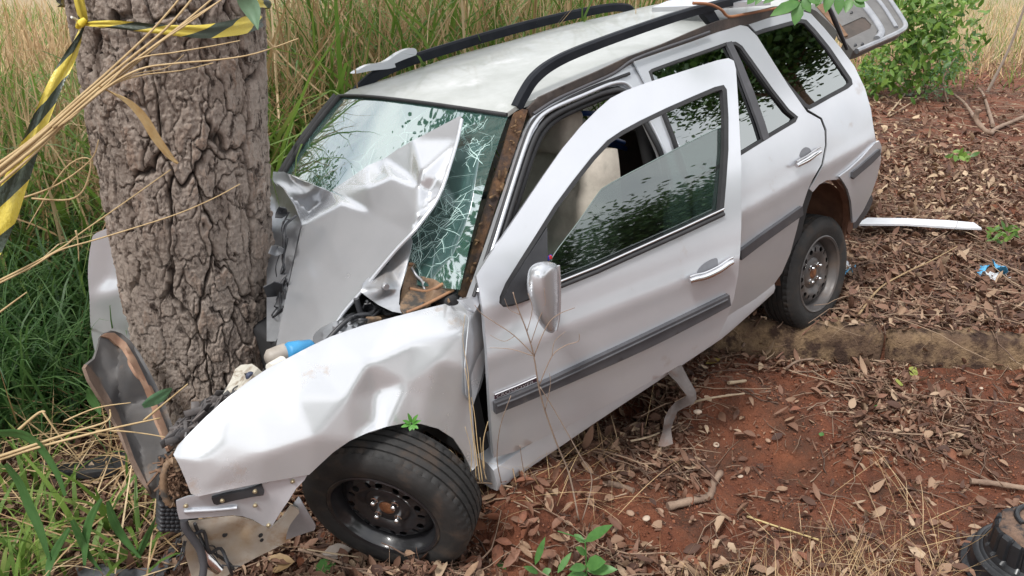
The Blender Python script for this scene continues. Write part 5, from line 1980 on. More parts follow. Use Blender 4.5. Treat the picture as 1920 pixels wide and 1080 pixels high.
# loose straw over the left foreground
pp_ = np.c_[r_.uniform(-2.4, -1.0, 420), r_.uniform(1.9, 3.6, 420)]
n = len(pp_)
g1 = blades_arrays(r_, pp_, r_.uniform(.2, .7, n), np.abs(r_.normal(1.25, .2, n)), r_.normal(.15, .3, n), r_.uniform(.003, .010, n), gz=ground_z(pp_[:, 0], pp_[:, 1]) + r_.uniform(0, .12, n))
cl = np.array([(1.05, 1.98), (1.25, 2.05), (.95, 1.85), (1.15, 1.85), (.72, 1.9)])
pq_ = clump_pts(r_, cl, 170, .13)
n = len(pq_)
g2 = blades_arrays(r_, pq_, r_.uniform(.08, .26, n), np.abs(r_.normal(.9, .4, n)), r_.normal(.3, .7, n), r_.uniform(.0012, .003, n))
cl = np.array([(.12, 2.32), (.0, 2.4), (.2, 2.45), (-.12, 2.28), (.35, 2.6), (1.45, 2.3)])
pq_ = clump_pts(r_, cl, 34, .10)
n = len(pq_)
g3 = blades_arrays(r_, pq_, r_.uniform(.12, .38, n), np.abs(r_.normal(1.0, .35, n)), r_.normal(.3, .5, n), r_.uniform(.0015, .004, n))
add_grass('loose_straw', STRAW, [g1, g2, g3])
# pale dry grass far right
p = np.c_[r_.uniform(2.5, 16, 9000), 11.5 * (28 / 11.5) ** r_.random(9000)]
n = len(p)
g = blades_arrays(r_, p, r_.uniform(.2, .55, n), np.abs(r_.normal(.6, .35, n)), r_.normal(.4, .5, n), r_.uniform(.006, .016, n))
yb = 8.0 * (26 / 8.0) ** r_.random(9000)
p = np.c_[-yb * r_.uniform(.12, .95, 9000), yb]
n = len(p)
gb = blades_arrays(r_, p, r_.uniform(.3, .9, n), np.abs(r_.normal(.5, .35, n)), r_.normal(.5, .6, n), r_.uniform(.010, .028, n))
add_grass('pale_dry_grass', STRAW, [g, gb])
p = np.c_[r_.uniform(.5, 18, 6000), 10.5 * (32 / 10.5) ** r_.random(6000)]
n = len(p)
g = blades_arrays(r_, p, r_.uniform(.2, .6, n), np.abs(r_.normal(.3, .25, n)), r_.normal(.6, .5, n), r_.uniform(.006, .014, n))
yb = 7.0 * (24 / 7.0) ** r_.random(4500)
p = np.c_[-yb * r_.uniform(.12, .95, 4500), yb]
n = len(p)
gb = blades_arrays(r_, p, r_.uniform(.3, .9, n), np.abs(r_.normal(.4, .3, n)), r_.normal(.9, .6, n), r_.uniform(.014, .034, n))
add_grass('far_green_grass', GREEN, [g, gb])
# straw and a backdrop of dry litter behind the tall grass
make_litter('leaf_litter', 9000, 47, (-9, 3, 5, 16), .03, .10, mat('pale_dead_leaf', (.3, .2, .1), attr=('rnd', [(.16, .10, .06), (.30, .20, .12), (.42, .31, .20), (.50, .38, .26)]), rough=.8))

# ------------------------------------------------------------------ leaves one can pick out
FALLEN = {}


def leaf_proto(nm, cols, curl, fold, L, wd, seed):
    V, Fq, rn = leaf_mesh_arrays(np.array([[-L / 2, 0, 0]]), np.array([[1., 0, 0]]), np.array([[0, 0, 1.]]), np.array([L]), np.array([wd]), np.array([curl]), np.array([fold]), np.array([.5]))
    V[:, 2] -= V[:, 2].min()
    me = bpy.data.meshes.new(nm)
    me.from_pydata(V.tolist(), [], [tuple(map(int, f)) for f in Fq])
    me.polygons.foreach_set('use_smooth', np.ones(len(me.polygons), bool))
    me.materials.append(cols)
    return me


LM = [mat('fallen_leaf_tan', (.34, .22, .14), (.24, .145, .09), 40, rough=.7, bump=.2, trans=.1), mat('fallen_leaf_brown', (.17, .08, .05), (.24, .12, .075), 40, rough=.7, bump=.2, trans=.1),
      mat('fallen_leaf_pale', (.48, .36, .25), (.38, .27, .18), 40, rough=.75, bump=.2, trans=.1), mat('fallen_leaf_rust', (.24, .095, .05), (.16, .06, .035), 40, rough=.65, bump=.2, trans=.1)]
protos = [leaf_proto('fallen_leaf', LM[i % 4], cu, fo, L, w, i) for i, (cu, fo, L, w) in enumerate([(.2, .3, .075, .032), (-.3, .6, .065, .030), (.35, .2, .06, .034), (.1, .9, .08, .034), (-.2, .2, .05, .03), (.5, .5, .07, .026)])]
rl = random.Random(77)


COLN = ['tan', 'dark brown', 'pale', 'rust red']
ZONE = {'soil': ('lying flat on the open red soil right of the car', 'dead leaves on the open red soil'), 'heap': ('in the heap pushed up behind the front tyre', 'dead leaves heaped behind the front tyre'),
        'left': ('on the ground left of the torn car nose', 'dead leaves left of the car nose')}


def put_leaf(x, y, k, zone, lift=.012, s=1.0, tilt=.3):
    o = bpy.data.objects.new('fallen_leaf', protos[k])
    z = float(ground_z(x, y)) + lift
    o.location = (x, y, z)
    o.rotation_euler = (rl.gauss(0, tilt), rl.gauss(0, tilt), rl.uniform(0, 6.28))
    o.scale = (s, s, s)
    link(o)
    return tag(o, 'curled %s dead leaf %s' % (COLN[k % 4], ZONE[zone][0]), 'leaf', COLN[k % 4] + ' ' + ZONE[zone][1])


cnt = 0
while cnt < 150:
    y = 1.75 * (3.5 / 1.75) ** rl.random()
    x = rl.uniform(-.1, .82) * (y + .55) * 1.0
    if x > 2.6:
        continue
    put_leaf(x, y, rl.randrange(6), 'soil', s=rl.uniform(.5, 1.1))
    cnt += 1
for cnt in range(70):              # heap pushed up by the front wheel
    x, y = rl.gauss(-.02, .10), rl.gauss(2.12, .13)
    put_leaf(x, y, rl.choice((1, 3, 1, 5, 0)), 'heap', s=rl.uniform(.6, 1.15), lift=rl.uniform(.01, .05), tilt=.8)
for cnt in range(70):              # left foreground
    x, y = rl.uniform(-1.9, -.55), rl.uniform(1.85, 2.7)
    put_leaf(x, y, rl.randrange(6), 'left', s=rl.uniform(.6, 1.2), lift=rl.uniform(.01, .03), tilt=.5)


def single_leaf(nm, u, v, m, L, wd, rot, label, lift=.02, curl=.15, fold=.2, tiltx=0., tilty=0.):
    P = None
    z = .05
    for _ in range(12):
        P = at_z(u, v, z)[0]
        z = float(ground_z(P[0], P[1])) + lift
    o = bpy.data.objects.new(nm, leaf_proto(nm, m, curl, fold, L, wd, 1))
    o.location = P
    o.rotation_euler = (tiltx, tilty, rot)
    link(o)
    tag(o, label, 'leaf')
    return o


YG = mat('yellow_green_leaf', (.42, .45, .12), (.34, .40, .09), 30, rough=.5, trans=.3)
G1 = mat('fresh_green_leaf', (.10, .24, .06), (.07, .18, .045), 30, rough=.45, trans=.3)
single_leaf('yellow_leaf', 1711, 697, YG, .085, .05, .9, 'large pale yellow green leaf standing on the soil before the kerb', .03, .1, .1, .6)
single_leaf('yellow_leaf', 1685, 718, YG, .055, .042, 1.4, 'small round yellow green leaf below the larger one near the kerb', .02, .1, .1, .5)
single_leaf('green_leaf', 1650, 764, G1, .07, .034, .1, 'single green leaf lying flat on the red soil', .015)
single_leaf('green_leaf', 1540, 815, G1, .03, .022, 1.0, 'tiny round green leaf on bare red soil', .012)
single_leaf('yellow_leaf', 1337, 680, mat('yellow_dead_leaf', (.45, .36, .08), (.36, .24, .08), 30, rough=.6, trans=.2), .08, .045, .3, 'yellowish dead leaf in the shade under the car sill', .02, .2, .3)
single_leaf('green_leaf', 610, 1064, G1, .085, .06, 1.0, 'rounded bright green leaf under the front wheel', .02, .1, .15, .5)
single_leaf('tan_leaf', 520, 1058, mat('tan_leaf_big', (.40, .27, .12), (.30, .19, .09), 30, rough=.6, trans=.15), .12, .07, .1, 'broad tan leaf under the torn front apron', .03, .1, .2, .4)
single_leaf('grey_leaf', 632, 1035, mat('grey_leaf', (.30, .25, .22), (.24, .20, .17), 30, rough=.6), .10, .055, .2, 'dull grey dead leaf leaning before the front tyre', .03, .1, .2, .5)

# pale pebbles and nuts on the soil
PEB = [mat('pale_pebble', (.52, .42, .33), (.42, .32, .24), 30, rough=.8, bump=.2), mat('tan_pebble', (.36, .24, .17), (.28, .18, .12), 30, rough=.85, bump=.2)]


def ico(sub, sq, seed):
    bm = bmesh.new()
    bmesh.ops.create_icosphere(bm, subdivisions=sub, radius=1)
    r = random.Random(seed)
    for v in bm.verts:
        v.co *= r.uniform(.92, 1.06)
        v.co.z *= sq
    me = bpy.data.meshes.new('pebble')
    bm.to_mesh(me)
    bm.free()
    me.polygons.foreach_set('use_smooth', np.ones(len(me.polygons), bool))
    return me


pm = []
for i in range(2):
    a = ico(2, .6, i)
    a.materials.append(PEB[i])
    pm.append(a)
PEBS = [(1308, 772, .014, 0), (1343, 834, .013, 0), (1182, 962, .014, 1), (1212, 972, .013, 0), (1160, 984, .011, 1), (1237, 958, .014, 1), (1338, 688, .012, 0), (1440, 826, .011, 1), (1368, 856, .011, 0),
        (1560, 742, .010, 0), (1470, 866, .009, 1), (1840, 728, .009, 0), (1388, 893, .010, 0), (1700, 806, .012, 1), (1655, 862, .011, 1)]
PEBL = ['pale pebble just right of the torn strip', 'pale egg shaped pebble below the torn strip on red soil', 'tan pebble near the thick bent branch, leftmost of three', 'cracked pale pebble between two tan ones by the bent branch', 'small tan pebble below the three by the bent branch', 'tan pebble touching the left end of the bent branch', 'pale pebble in the shade right below the sill', 'tan pebble alone on bare soil right of the pale egg shaped one', 'pale pebble above the bent branch tip', 'pale pebble left of the single green leaf', 'tan speck of stone on bare soil in the lower right middle', 'pale pebble at the right edge below the kerb', 'small pale pebble right of the bent branch tip', 'tan pebble below the single green leaf', 'tan pebble in the leaf litter of the lower right']
for (u, v, s, k), lab in zip(PEBS, PEBL):
    z = .03
    for _ in range(12):
        P = at_z(u, v, z)[0]
        z = float(ground_z(P[0], P[1])) + s * .4
    o = bpy.data.objects.new('pebble', pm[k])
    o.location = P
    o.scale = (s * 1.25, s, s)
    o.rotation_euler = (0, 0, rl.uniform(0, 3))
    link(o)
    tag(o, lab, 'stone', 'pebbles on the red soil')


# ------------------------------------------------------------------ branches and sticks one can pick out
def ground_pt(u, v, lift):
    z = .1
    for _ in range(14):
        P = at_z(u, v, z)[0]
        z = float(ground_z(P[0], P[1])) + lift
    return P


WOOD = mat('dead_wood', (.17, .11, .08), (.28, .20, .145), 14, rough=.9, bump=.5, bscale=60)
WOOD2 = mat('pale_stick', (.44, .34, .23), (.34, .25, .16), 20, rough=.8, bump=.2)


def stick(nm, pts, r0, r1, m, label, lift=.015, cat='stick', branches=(), group=None):
    P = []
    for q in pts:
        P.append(ground_pt(q[0], q[1], q[2] if len(q) > 2 else lift))
    P = spl(P, 5)
    parts = [tube_data(P, np.linspace(r0, r1, len(P)) * (1 + .12 * np.sin(np.arange(len(P)) * 2.1)), 7)]
    for br_ in branches:
        Q = spl([ground_pt(q[0], q[1], q[2] if len(q) > 2 else lift) for q in br_], 4)
        parts.append(tube_data(Q, np.linspace(r1 * 1.1, r1 * .5, len(Q)), 6))
    o = multi(nm, parts, m, None, rebase=True, sharp=80)
    return tag(o, label, cat, group)


stick('curved_twig', [(1475, 690), (1500, 676), (1560, 672), (1662, 677)], .007, .004, WOOD, 'long grey twig lying along the foot of the kerb by the rear wheel', .03)
stick('curved_twig', [(1492, 697), (1525, 696), (1552, 688)], .005, .003, WOOD, 'short curved grey twig just below the long kerb twig', .02)
stick('leaning_stick', [(1455, 672, .01), (1490, 640, .10), (1535, 600, .22)], .005, .003, mat('red_stick', (.20, .10, .07), (.27, .15, .10), 20, rough=.85), 'thin reddish stick leaning on the kerb below the rear tyre')
stick('broken_stick', [(1392, 650, .03), (1408, 622, .08), (1428, 594, .13)], .006, .004, WOOD, 'grey broken stick poking up beneath the sill near the rear wheel')
stick('thick_branch', [(1252, 950), (1300, 938), (1330, 930), (1338, 905), (1352, 885, .04)], .017, .013, WOOD, 'thick bent piece of branch on the soil in the lower middle', .012, 'branch')
stick('dead_branch', [(1820, 902), (1860, 906), (1925, 916)], .012, .011, WOOD, 'straight brown branch reaching in from the right edge above the black cap', .03, 'branch')
stick('dead_branch', [(1835, 205, .25), (1830, 225, .15), (1855, 250), (1870, 240), (1930, 215)], .028, .02, WOOD, 'thick knotted dead branch lying among leaves at the upper right', .03, 'branch', [[(1830, 225, .12), (1805, 190), (1770, 165)], [(1862, 235), (1845, 180), (1835, 165)]])
stick('dead_branch', [(1665, 215), (1690, 185), (1720, 145)], .010, .008, WOOD2, 'pale straight branch on the litter right of the tailgate', .03, 'branch')
stick('dead_branch', [(1668, 218), (1700, 198), (1742, 172)], .008, .006, WOOD2, 'thinner pale branch forking beside the straight pale branch', .03, 'branch')
stick('dead_branch', [(1575, 400), (1620, 430), (1660, 425), (1710, 432)], .010, .006, WOOD, 'long thin branch arching over the litter below the white strip', .05, 'branch')
stick('dry_fern', [(1610, 590), (1650, 540), (1705, 508), (1740, 492), (1795, 462)], .006, .003, mat('tan_frond', (.33, .23, .12), (.26, .17, .09), 20, rough=.85), 'dry tan frond stalk lying on leaf litter right of the rear wheel', .05, 'stalk')
stick('straw_stalk', [(1400, 968), (1450, 985), (1535, 1012)], .0045, .003, mat('yellow_straw', (.52, .42, .20), (.44, .33, .15), 20, rough=.7), 'thick yellowish straw stalk lying in the lower right soil', .02, 'stalk')
stick('pale_stick', [(1178, 828), (1220, 818), (1262, 800)], .005, .003, WOOD2, 'pale stick leaning to the torn strip from its left', .03)
stick('pale_stick', [(1295, 755), (1340, 745), (1395, 738)], .005, .004, WOOD2, 'thin pale stick on the soil right of the torn strip', .02)
stick('wood_chip', [(1366, 718), (1398, 714)], .008, .007, WOOD2, 'short blunt pale piece of wood on red soil below the sill', .015)
stick('bark_piece', [(1135, 905), (1165, 912), (1188, 920)], .013, .010, WOOD, 'short brown bark roll among litter below the front door', .012, 'bark')
stick('grey_stick', [(560, 1030), (620, 1048), (700, 1080)], .006, .004, WOOD, 'grey crooked stick before the front wheel', .04)
stick('straw_stalk', [(575, 1030, .10), (640, 1040, .06), (745, 1055, .03)], .003, .0025, WOOD2, 'thin tan stalk crossing in front of the front tyre', .05, 'stalk')


# thin bare sapling at upper right
pts = [ground_pt(1850, 175, 0)]
b0 = pts[0]
tp_ = at_y(1935, -30, b0[1] - .2)[0]
P = spl([b0, b0 * .55 + tp_ * .45 + np.array([.05, 0, 0]), tp_], 6)
tag(tube('bare_sapling', P, np.linspace(.02, .012, len(P)), mat('sapling_bark', (.26, .21, .17), (.34, .28, .23), 16, rough=.85), None, rebase=True), 'thin bare sapling stem rising at the right edge', 'sapling')

# ------------------------------------------------------------------ striped tape round the trunk
def on_trunk(u, v, lift=.012):
    d = rays(u, v)
    out = []
    for q in d:
        cx_, cy_ = TB[0] + .045, TB[1] - .036
        r = .297 + lift
        A = q[0] ** 2 + q[1] ** 2
        B = -2 * (q[0] * cx_ + q[1] * cy_)
        D = B * B - 4 * A * (cx_ ** 2 + cy_ ** 2 - r * r)
        t = (-B - math.sqrt(D)) / (2 * A) if D > 0 else -B / (2 * A)
        out.append(CAM + q * t)
    return np.array(out)


tape_m = bpy.data.materials.new('striped_tape')
tape_m.use_nodes = True
N_, L_ = tape_m.node_tree.nodes, tape_m.node_tree.links
at_ = N_.new('ShaderNodeAttribute')
at_.attribute_name = 'rnd'
fr_ = N_.new('ShaderNodeMath')
fr_.operation = 'FRACT'
cr_ = N_.new('ShaderNodeValToRGB')
cr_.color_ramp.interpolation = 'CONSTANT'
cr_.color_ramp.elements[0].color = (.60, .48, .07, 1)
cr_.color_ramp.elements[1].position = .60
cr_.color_ramp.elements[1].color = (.035, .05, .032, 1)
L_.new(at_.outputs['Fac'], fr_.inputs[0])
L_.new(fr_.outputs[0], cr_.inputs['Fac'])
L_.new(cr_.outputs['Color'], N_['Principled BSDF'].inputs['Base Color'])
N_['Principled BSDF'].inputs['Roughness'].default_value = .32
bn_ = N_.new('ShaderNodeTexNoise')
bn_.inputs['Scale'].default_value = 45
bp_ = N_.new('ShaderNodeBump')
bp_.inputs['Strength'].default_value = .35
bp_.inputs['Distance'].default_value = .01
L_.new(bn_.outputs['Fac'], bp_.inputs['Height'])
L_.new(bp_.outputs['Normal'], N_['Principled BSDF'].inputs['Normal'])


def ribbon(name, ctr, halfw, m, parent, ph=0.0, freq=7.0, skew=.25, crinkle=.004, ncol=7):
    """a ribbon through 3D centres with half width vectors"""
    Pc = spl(ctr, 8)
    Hw = spl(halfw, 8)
    n = len(Pc)
    s = np.r_[0, np.cumsum(np.linalg.norm(np.diff(Pc, axis=0), axis=1))]
    V, A_ = [], []
    for i in range(n):
        T = Pc[min(i + 1, n - 1)] - Pc[max(i - 1, 0)]
        nn = np.cross(T, Hw[i])
        nn /= np.linalg.norm(nn) + 1e-9
        for j in range(ncol):
            a = -1 + 2 * j / (ncol - 1)
            wr = crinkle * math.sin(5.1 * a + 2.2 * math.sin(s[i] * 9) + 3 * s[i]) + crinkle * .6 * math.sin(11 * a + s[i] * 20)
            V.append(Pc[i] + Hw[i] * a + nn * wr)
            A_.append(ph + freq * s[i] + skew * a)
    Fq = [[i * ncol + j, i * ncol + j + 1, (i + 1) * ncol + j + 1, (i + 1) * ncol + j] for i in range(n - 1) for j in range(ncol - 1)]
    Fq2 = []
    return np_mesh(name, V, Fq, m, {'rnd': np.array(A_)}, smooth=True, parent=parent)


tape = bpy.data.objects.new('barrier_tape', None)
C.objects.link(tape)
tag(tape, 'yellow and black striped plastic tape tied round the trunk with loose tails', 'tape')
knot = on_trunk([157], [44])[0]
tape.location = (0, 0, 0)
PX = 1 / F


def px_ribbon(name, rows, place, ph, freq=7.0, skew=.25, crinkle=.004):
    ctr, hw = [], []
    for (u, v, du, dv) in rows:
        p, q = place(u - du, v - dv), place(u + du, v + dv)
        ctr.append((p + q) / 2)
        hw.append((q - p) / 2)
    return ribbon(name, ctr, hw, tape_m, tape, ph, freq, skew, crinkle)


pt_ = lambda u, v: on_trunk([u], [v])[0]
px_ribbon('tape_band', [(157, 44, 1, 4), (185, 45, 1, 6), (215, 46, 1, 8), (255, 50, 0, 9), (300, 55, 0, 9), (345, 58, -1, 11), (385, 59, -2, 13), (425, 54, -3, 15), (460, 47, -3, 17), (482, 42, 2, 12), (492, 38, 1, 9)], pt_, .05, 4.6, .22, .003)
# back half of the loop
bk = []
for a in np.linspace(math.radians(-20), math.radians(205), 16):
    bk.append((TB[0] + .045 + .312 * math.cos(a), TB[1] - .036 + .312 * math.sin(a), 1.79 - .02 * math.sin(a)))
ribbon('tape_band', bk, [(0, 0, .02)] * 16, tape_m, tape, .3, 4.6, .2)


def at_Y(y):
    return lambda u, v: at_y([u], [v], y)[0]


def tail(rows, name, ph, freq, skew):
    ctr, hw = [], []
    for (u, v, du, dv, y) in rows:
        p, q = at_y([u - du], [v - dv], y)[0], at_y([u + du], [v + dv], y + .02)[0]
        ctr.append((p + q) / 2)
        hw.append((q - p) / 2)
    ribbon(name, ctr, hw, tape_m, tape, ph, freq, skew, .005)


yk = float(knot[1])
tail([(157, 46, 4, 2, yk), (146, 75, 7, 4, yk - .02), (128, 112, 10, 5, yk - .05), (104, 158, 12, 5, yk - .09), (80, 215, 14, 7, yk - .13), (55, 278, 17, 9, yk - .17), (30, 340, 21, 10, yk - .21), (8, 400, 24, 9, yk - .25), (-25, 470, 26, 8, yk - .29)], 'tape_tail', .62, 4.4, .32)
tail([(157, 42, 4, 0, yk), (153, 20, 8, 1, yk - .01), (147, -10, 10, 1, yk - .01), (143, -60, 10, 0, yk)], 'tape_tail', .05, 2.5, .1)
kn = [tube_data([knot + np.array([-.015, -.01, -.01]), knot + np.array([.0, -.02, .0]), knot + np.array([.012, -.01, .012])], [.006, .012, .007], 8)]
multi('tape_knot', kn, mat('tape_yellow', (.70, .53, .04), rough=.4), tape)
tf = [(148, 40, 5, -6, yk), (138, 33, 4, -5, yk - .02)]
multi('tape_shred', [tube_data([at_y([150], [42], yk)[0], at_y([139], [34], yk - .03)[0], at_y([134], [32], yk - .04)[0]], .004, 5)], mat('tape_white_shred', (.7, .7, .62), rough=.5), tape)

# ------------------------------------------------------------------ straw bent across the trunk
STALK = mat('straw_stalk', (.50, .37, .20), (.40, .28, .14), 25, rough=.7)
STALK2 = mat('straw_leaf_dry', (.42, .26, .10), (.50, .36, .18), 25, rough=.7, trans=.2)


def stalk_thing(nm, label, cat, stalks, y0):
    e = bpy.data.objects.new(nm, None)
    C.objects.link(e)
    first = at_y([stalks[0][0][0][0]], [stalks[0][0][0][1]], y0)[0]
    e.location = first
    tag(e, label, cat)
    for pts, r, dy in stalks:
        P = np.array([at_y([q[0]], [q[1]], y0 + (dy if np.isscalar(dy) else np.interp(i, [0, len(pts) - 1], dy)))[0] for i, q in enumerate(pts)]) - first
        P = spl(P, 5)
        V, Fc = tube_data(P, np.linspace(r, r * .45, len(P)), 5)
        mesh_obj('stalk', V, Fc, STALK, e)
    return e, first


e, f0 = stalk_thing('dry_grass_stalks', 'bundle of dry straw stalks fanning up across the trunk below the tape', 'grass stalks', [
    ([(-20, 318), (60, 262), (140, 190), (210, 128), (280, 62), (328, 8), (340, -10)], .0048, (-.10, .06)),
    ([(-20, 330), (70, 258), (150, 188), (225, 125), (310, 55), (365, -8)], .0058, (-.12, .04)),
    ([(-20, 345), (80, 265), (160, 190), (240, 125), (330, 55), (405, -8)], .0055, (-.12, .05)),
    ([(-20, 340), (90, 250), (180, 175), (260, 108), (345, 45), (412, 2)], .0045, (-.11, .03)),
    ([(100, 240), (180, 170), (270, 100), (355, 42), (420, -4)], .004, (-.10, .03)),
    ([(120, 232), (200, 160), (255, 112), (330, 98), (400, 86), (450, 76)], .003, (-.10, .02)),
    ([(110, 238), (195, 168), (262, 130), (330, 119), (410, 112), (480, 100), (560, 72)], .0036, (-.10, .0)),
    ([(130, 225), (200, 165), (262, 142), (340, 132), (400, 118)], .003, (-.1, .02)),
    ([(180, 175), (250, 140), (310, 128), (345, 102)], .002, (-.08, .02)),
    ([(-20, 360), (60, 292), (150, 205), (230, 140), (300, 82)], .0042, (-.13, .02))], 2.24)
# one stalk ends in a bent dry leaf
lr = [(186, 162, 1, 1), (215, 176, 2, -2), (245, 195, 4, -4), (270, 222, 6, -5), (290, 255, 7, -4), (308, 280, 6, -3), (322, 297, 4, -2), (334, 306, 1, -1)]
ctr, hw = [], []
for i, (u, v, du, dv) in enumerate(lr):
    p, q = at_y([u - du], [v - dv], 2.17 + .01 * i)[0], at_y([u + du], [v + dv], 2.185 + .01 * i)[0]
    ctr.append((p + q) / 2 - f0)
    hw.append((q - p) / 2)
ribbon('dry_leaf', ctr, hw, STALK2, e, crinkle=.002)
stalk_thing('dry_grass_stalks', 'long thin straw stalks crossing the lower trunk from the left edge', 'grass stalks', [
    ([(-20, 535), (60, 495), (120, 462), (150, 438), (230, 382), (320, 318)], .0036, (-.05, .08)),
    ([(-20, 540), (60, 500), (110, 470), (170, 452), (230, 434), (330, 402), (400, 372), (450, 345)], .0032, (-.05, .06)),
    ([(142, 432), (146, 452), (148, 490)], .003, .0), ([(-20, 600), (50, 548)], .004, .0), ([(-10, 385), (40, 372), (110, 345), (170, 300), (185, 262)], .0035, .05),
    ([(60, 372), (130, 374), (160, 350), (168, 298), (120, 318), (50, 430)], .0035, .05)], 2.2)
stalk_thing('dry_grass_stalks', 'flattened tan straw stalks lying across the dark curved panel', 'grass stalks', [
    ([(-20, 868), (60, 842), (150, 818), (225, 800), (300, 784)], .0055, (-.1, .0)),
    ([(-20, 862), (70, 832), (130, 812), (200, 790), (206, 768)], .0055, (-.1, .02)),
    ([(180, 808), (225, 808), (290, 816), (362, 832)], .003, (.0, .0)),
    ([(270, 788), (310, 755), (352, 720)], .004, (.0, -.02)),
    ([(80, 772), (110, 815), (160, 878)], .0035, (.0, -.02)),
    ([(20, 820), (70, 776), (85, 772)], .006, .0), ([(120, 790), (180, 765), (245, 755)], .003, .0)], 2.02)
# green blades in the left corner
blade_m = mat('broad_green_blade', (.075, .17, .05), (.055, .135, .04), 20, rough=.45, trans=.3)


def blade(nm, rows, y, label, m=None, cat='grass blade'):
    ctr, hw = [], []
    n = len(rows)
    for i, (u, v, w_) in enumerate(rows):
        u2, v2 = rows[min(i + 1, n - 1)][:2]
        u1, v1 = rows[max(i - 1, 0)][:2]
        T = np.array([u2 - u1, v2 - v1], float)
        T /= np.linalg.norm(T) + 1e-9
        nx_, ny_ = -T[1] * w_, T[0] * w_
        yy = y + .02 * math.sin(i * 1.1)
        p, q = at_y([u - nx_], [v - ny_], yy - .006)[0], at_y([u + nx_], [v + ny_], yy + .006)[0]
        ctr.append((p + q) / 2)
        hw.append((q - p) / 2)
    o = ribbon(nm, ctr, hw, m or blade_m, None, crinkle=.0015)
    return tag(o, label, cat)


blade('grass_blade', [(-10, 812, 4), (40, 815, 8), (75, 840, 9), (105, 885, 7), (122, 930, 3)], 1.93, 'broad green blade arching down from the left edge above the lower tuft')
blade('grass_blade', [(10, 870, 3), (35, 905, 8), (55, 950, 11), (75, 995, 9), (92, 1050, 2)], 1.88, 'wide green blade pointing down at the far lower left')
blade('grass_blade', [(202, 940, 2), (212, 975, 9), (232, 1010, 9), (258, 1040, 4), (264, 1046, 2)], 1.90, 'short broad green blade falling to a point left of the torn nose')
blade('grass_blade', [(258, 1046, 3), (272, 1015, 6), (284, 990, 5), (291, 970, 1)], 1.90, 'small upright green blade meeting the broad one left of the torn nose')
blade('grass_blade', [(135, 975, 3), (150, 1010, 8), (165, 1040, 7), (190, 1070, 2)], 1.86, 'curved green blade low in the left foreground')
blade('grass_blade', [(190, 935, 2), (170, 970, 8), (160, 1010, 9), (158, 1060, 3)], 1.86, 'dark green upright blade beside the curved one in the left foreground')
blade('grass_blade', [(130, 990, 3), (105, 1030, 8), (92, 1060, 8), (88, 1085, 3)], 1.84, 'green blade leaving the picture at the bottom left')
blade('seed_head', [(268, 762, 3), (285, 752, 9), (305, 741, 10), (322, 728, 3)], 2.0, 'flat green leaf tip resting against the curved dark panel', mat('grey_green_blade', (.12, .24, .13), (.09, .19, .10), 20, rough=.5, trans=.25), 'leaf')
blade('green_leaf', [(165, 728, 2), (170, 745, 8), (182, 765, 7), (190, 778, 1)], 2.12, 'narrow green leaf behind the left edge of the dark curved panel', None, 'leaf')
blade('hanging_leaf', [(448, -25, 10), (462, 0, 17), (474, 22, 15), (481, 45, 6), (484, 56, 1)], 2.2, 'dull green leaf hanging over the end of the tape on the trunk', mat('dull_green_leaf', (.16, .26, .16), (.12, .20, .12), 20, rough=.5, trans=.2), 'leaf')

# ------------------------------------------------------------------ loose pieces of the car on the ground
fY = lambda y: (lambda u, v: w2c(at_y(np.atleast_1d(u), np.atleast_1d(v), y)))


def wf(f):
    return lambda u, v: c2w(f(u, v))


f_ln = f_facets([(205, 621, fY(2.34)), (187, 632, fY(2.30)), (230, 626, fY(2.38)), (160, 690, fY(2.18)), (176, 700, fY(2.25)), (205, 770, fY(2.18)), (225, 770, fY(2.24)), (270, 690, fY(2.31)), (300, 740, fY(2.26)), (245, 690, fY(2.24)), (285, 770, fY(2.19)),
                 (330, 832, fY(2.16)), (318, 838, fY(2.10)), (240, 840, fY(2.10)), (262, 835, fY(2.16)), (285, 935, fY(2.06)), (275, 915, fY(2.03)), (303, 925, fY(2.06)), (220, 700, fY(2.28))], 5)
LN = [(187, 634), (195, 624), (210, 620), (228, 625), (246, 640), (262, 662), (280, 695), (297, 730), (312, 765), (326, 805), (333, 835), (318, 850), (306, 872), (301, 900), (303, 925), (296, 935), (284, 934), (274, 918), (256, 892), (243, 856), (228, 815), (206, 772), (186, 742), (168, 712), (160, 692), (163, 684), (177, 673), (184, 652)]
liner = patch('wheel_arch_liner', LN, wf(f_ln), DUST_PL, None, step=8, thick=.008, rebase=True)
tag(liner, 'curved dark plastic panel with brown edges torn off and propped against the trunk', 'car part')
loc_l = np.array(liner.location)


def on_liner(px, off):
    P = c2w(f_ln(px[:, 0], px[:, 1]))
    return P - unit(P - CAM) * off - loc_l


def liner_strip(nm, poly, off, m):
    o = patch(nm, poly, lambda u, v: c2w(f_ln(u, v)) - unit(c2w(f_ln(u, v)) - CAM) * off, m, None, step=7, thick=.01, rebase=True)
    o.parent = liner
    o.location = np.array(o.location) - loc_l
    return o


liner_strip('liner_edge', [(190, 630), (206, 634), (228, 655), (250, 690), (268, 725), (290, 780), (308, 825), (318, 846), (326, 838), (312, 800), (292, 752), (272, 708), (255, 672), (236, 642), (215, 624), (200, 624)], .012, RED_PL)
liner_strip('liner_edge', [(160, 690), (164, 684), (178, 700), (200, 736), (222, 775), (236, 815), (252, 860), (272, 900), (284, 928), (278, 924), (258, 894), (243, 856), (228, 815), (206, 772), (186, 742), (168, 712)], .012, mat('dusty_brown_edge', (.20, .135, .10), (.15, .105, .08), 14, rough=.8, bump=.2))


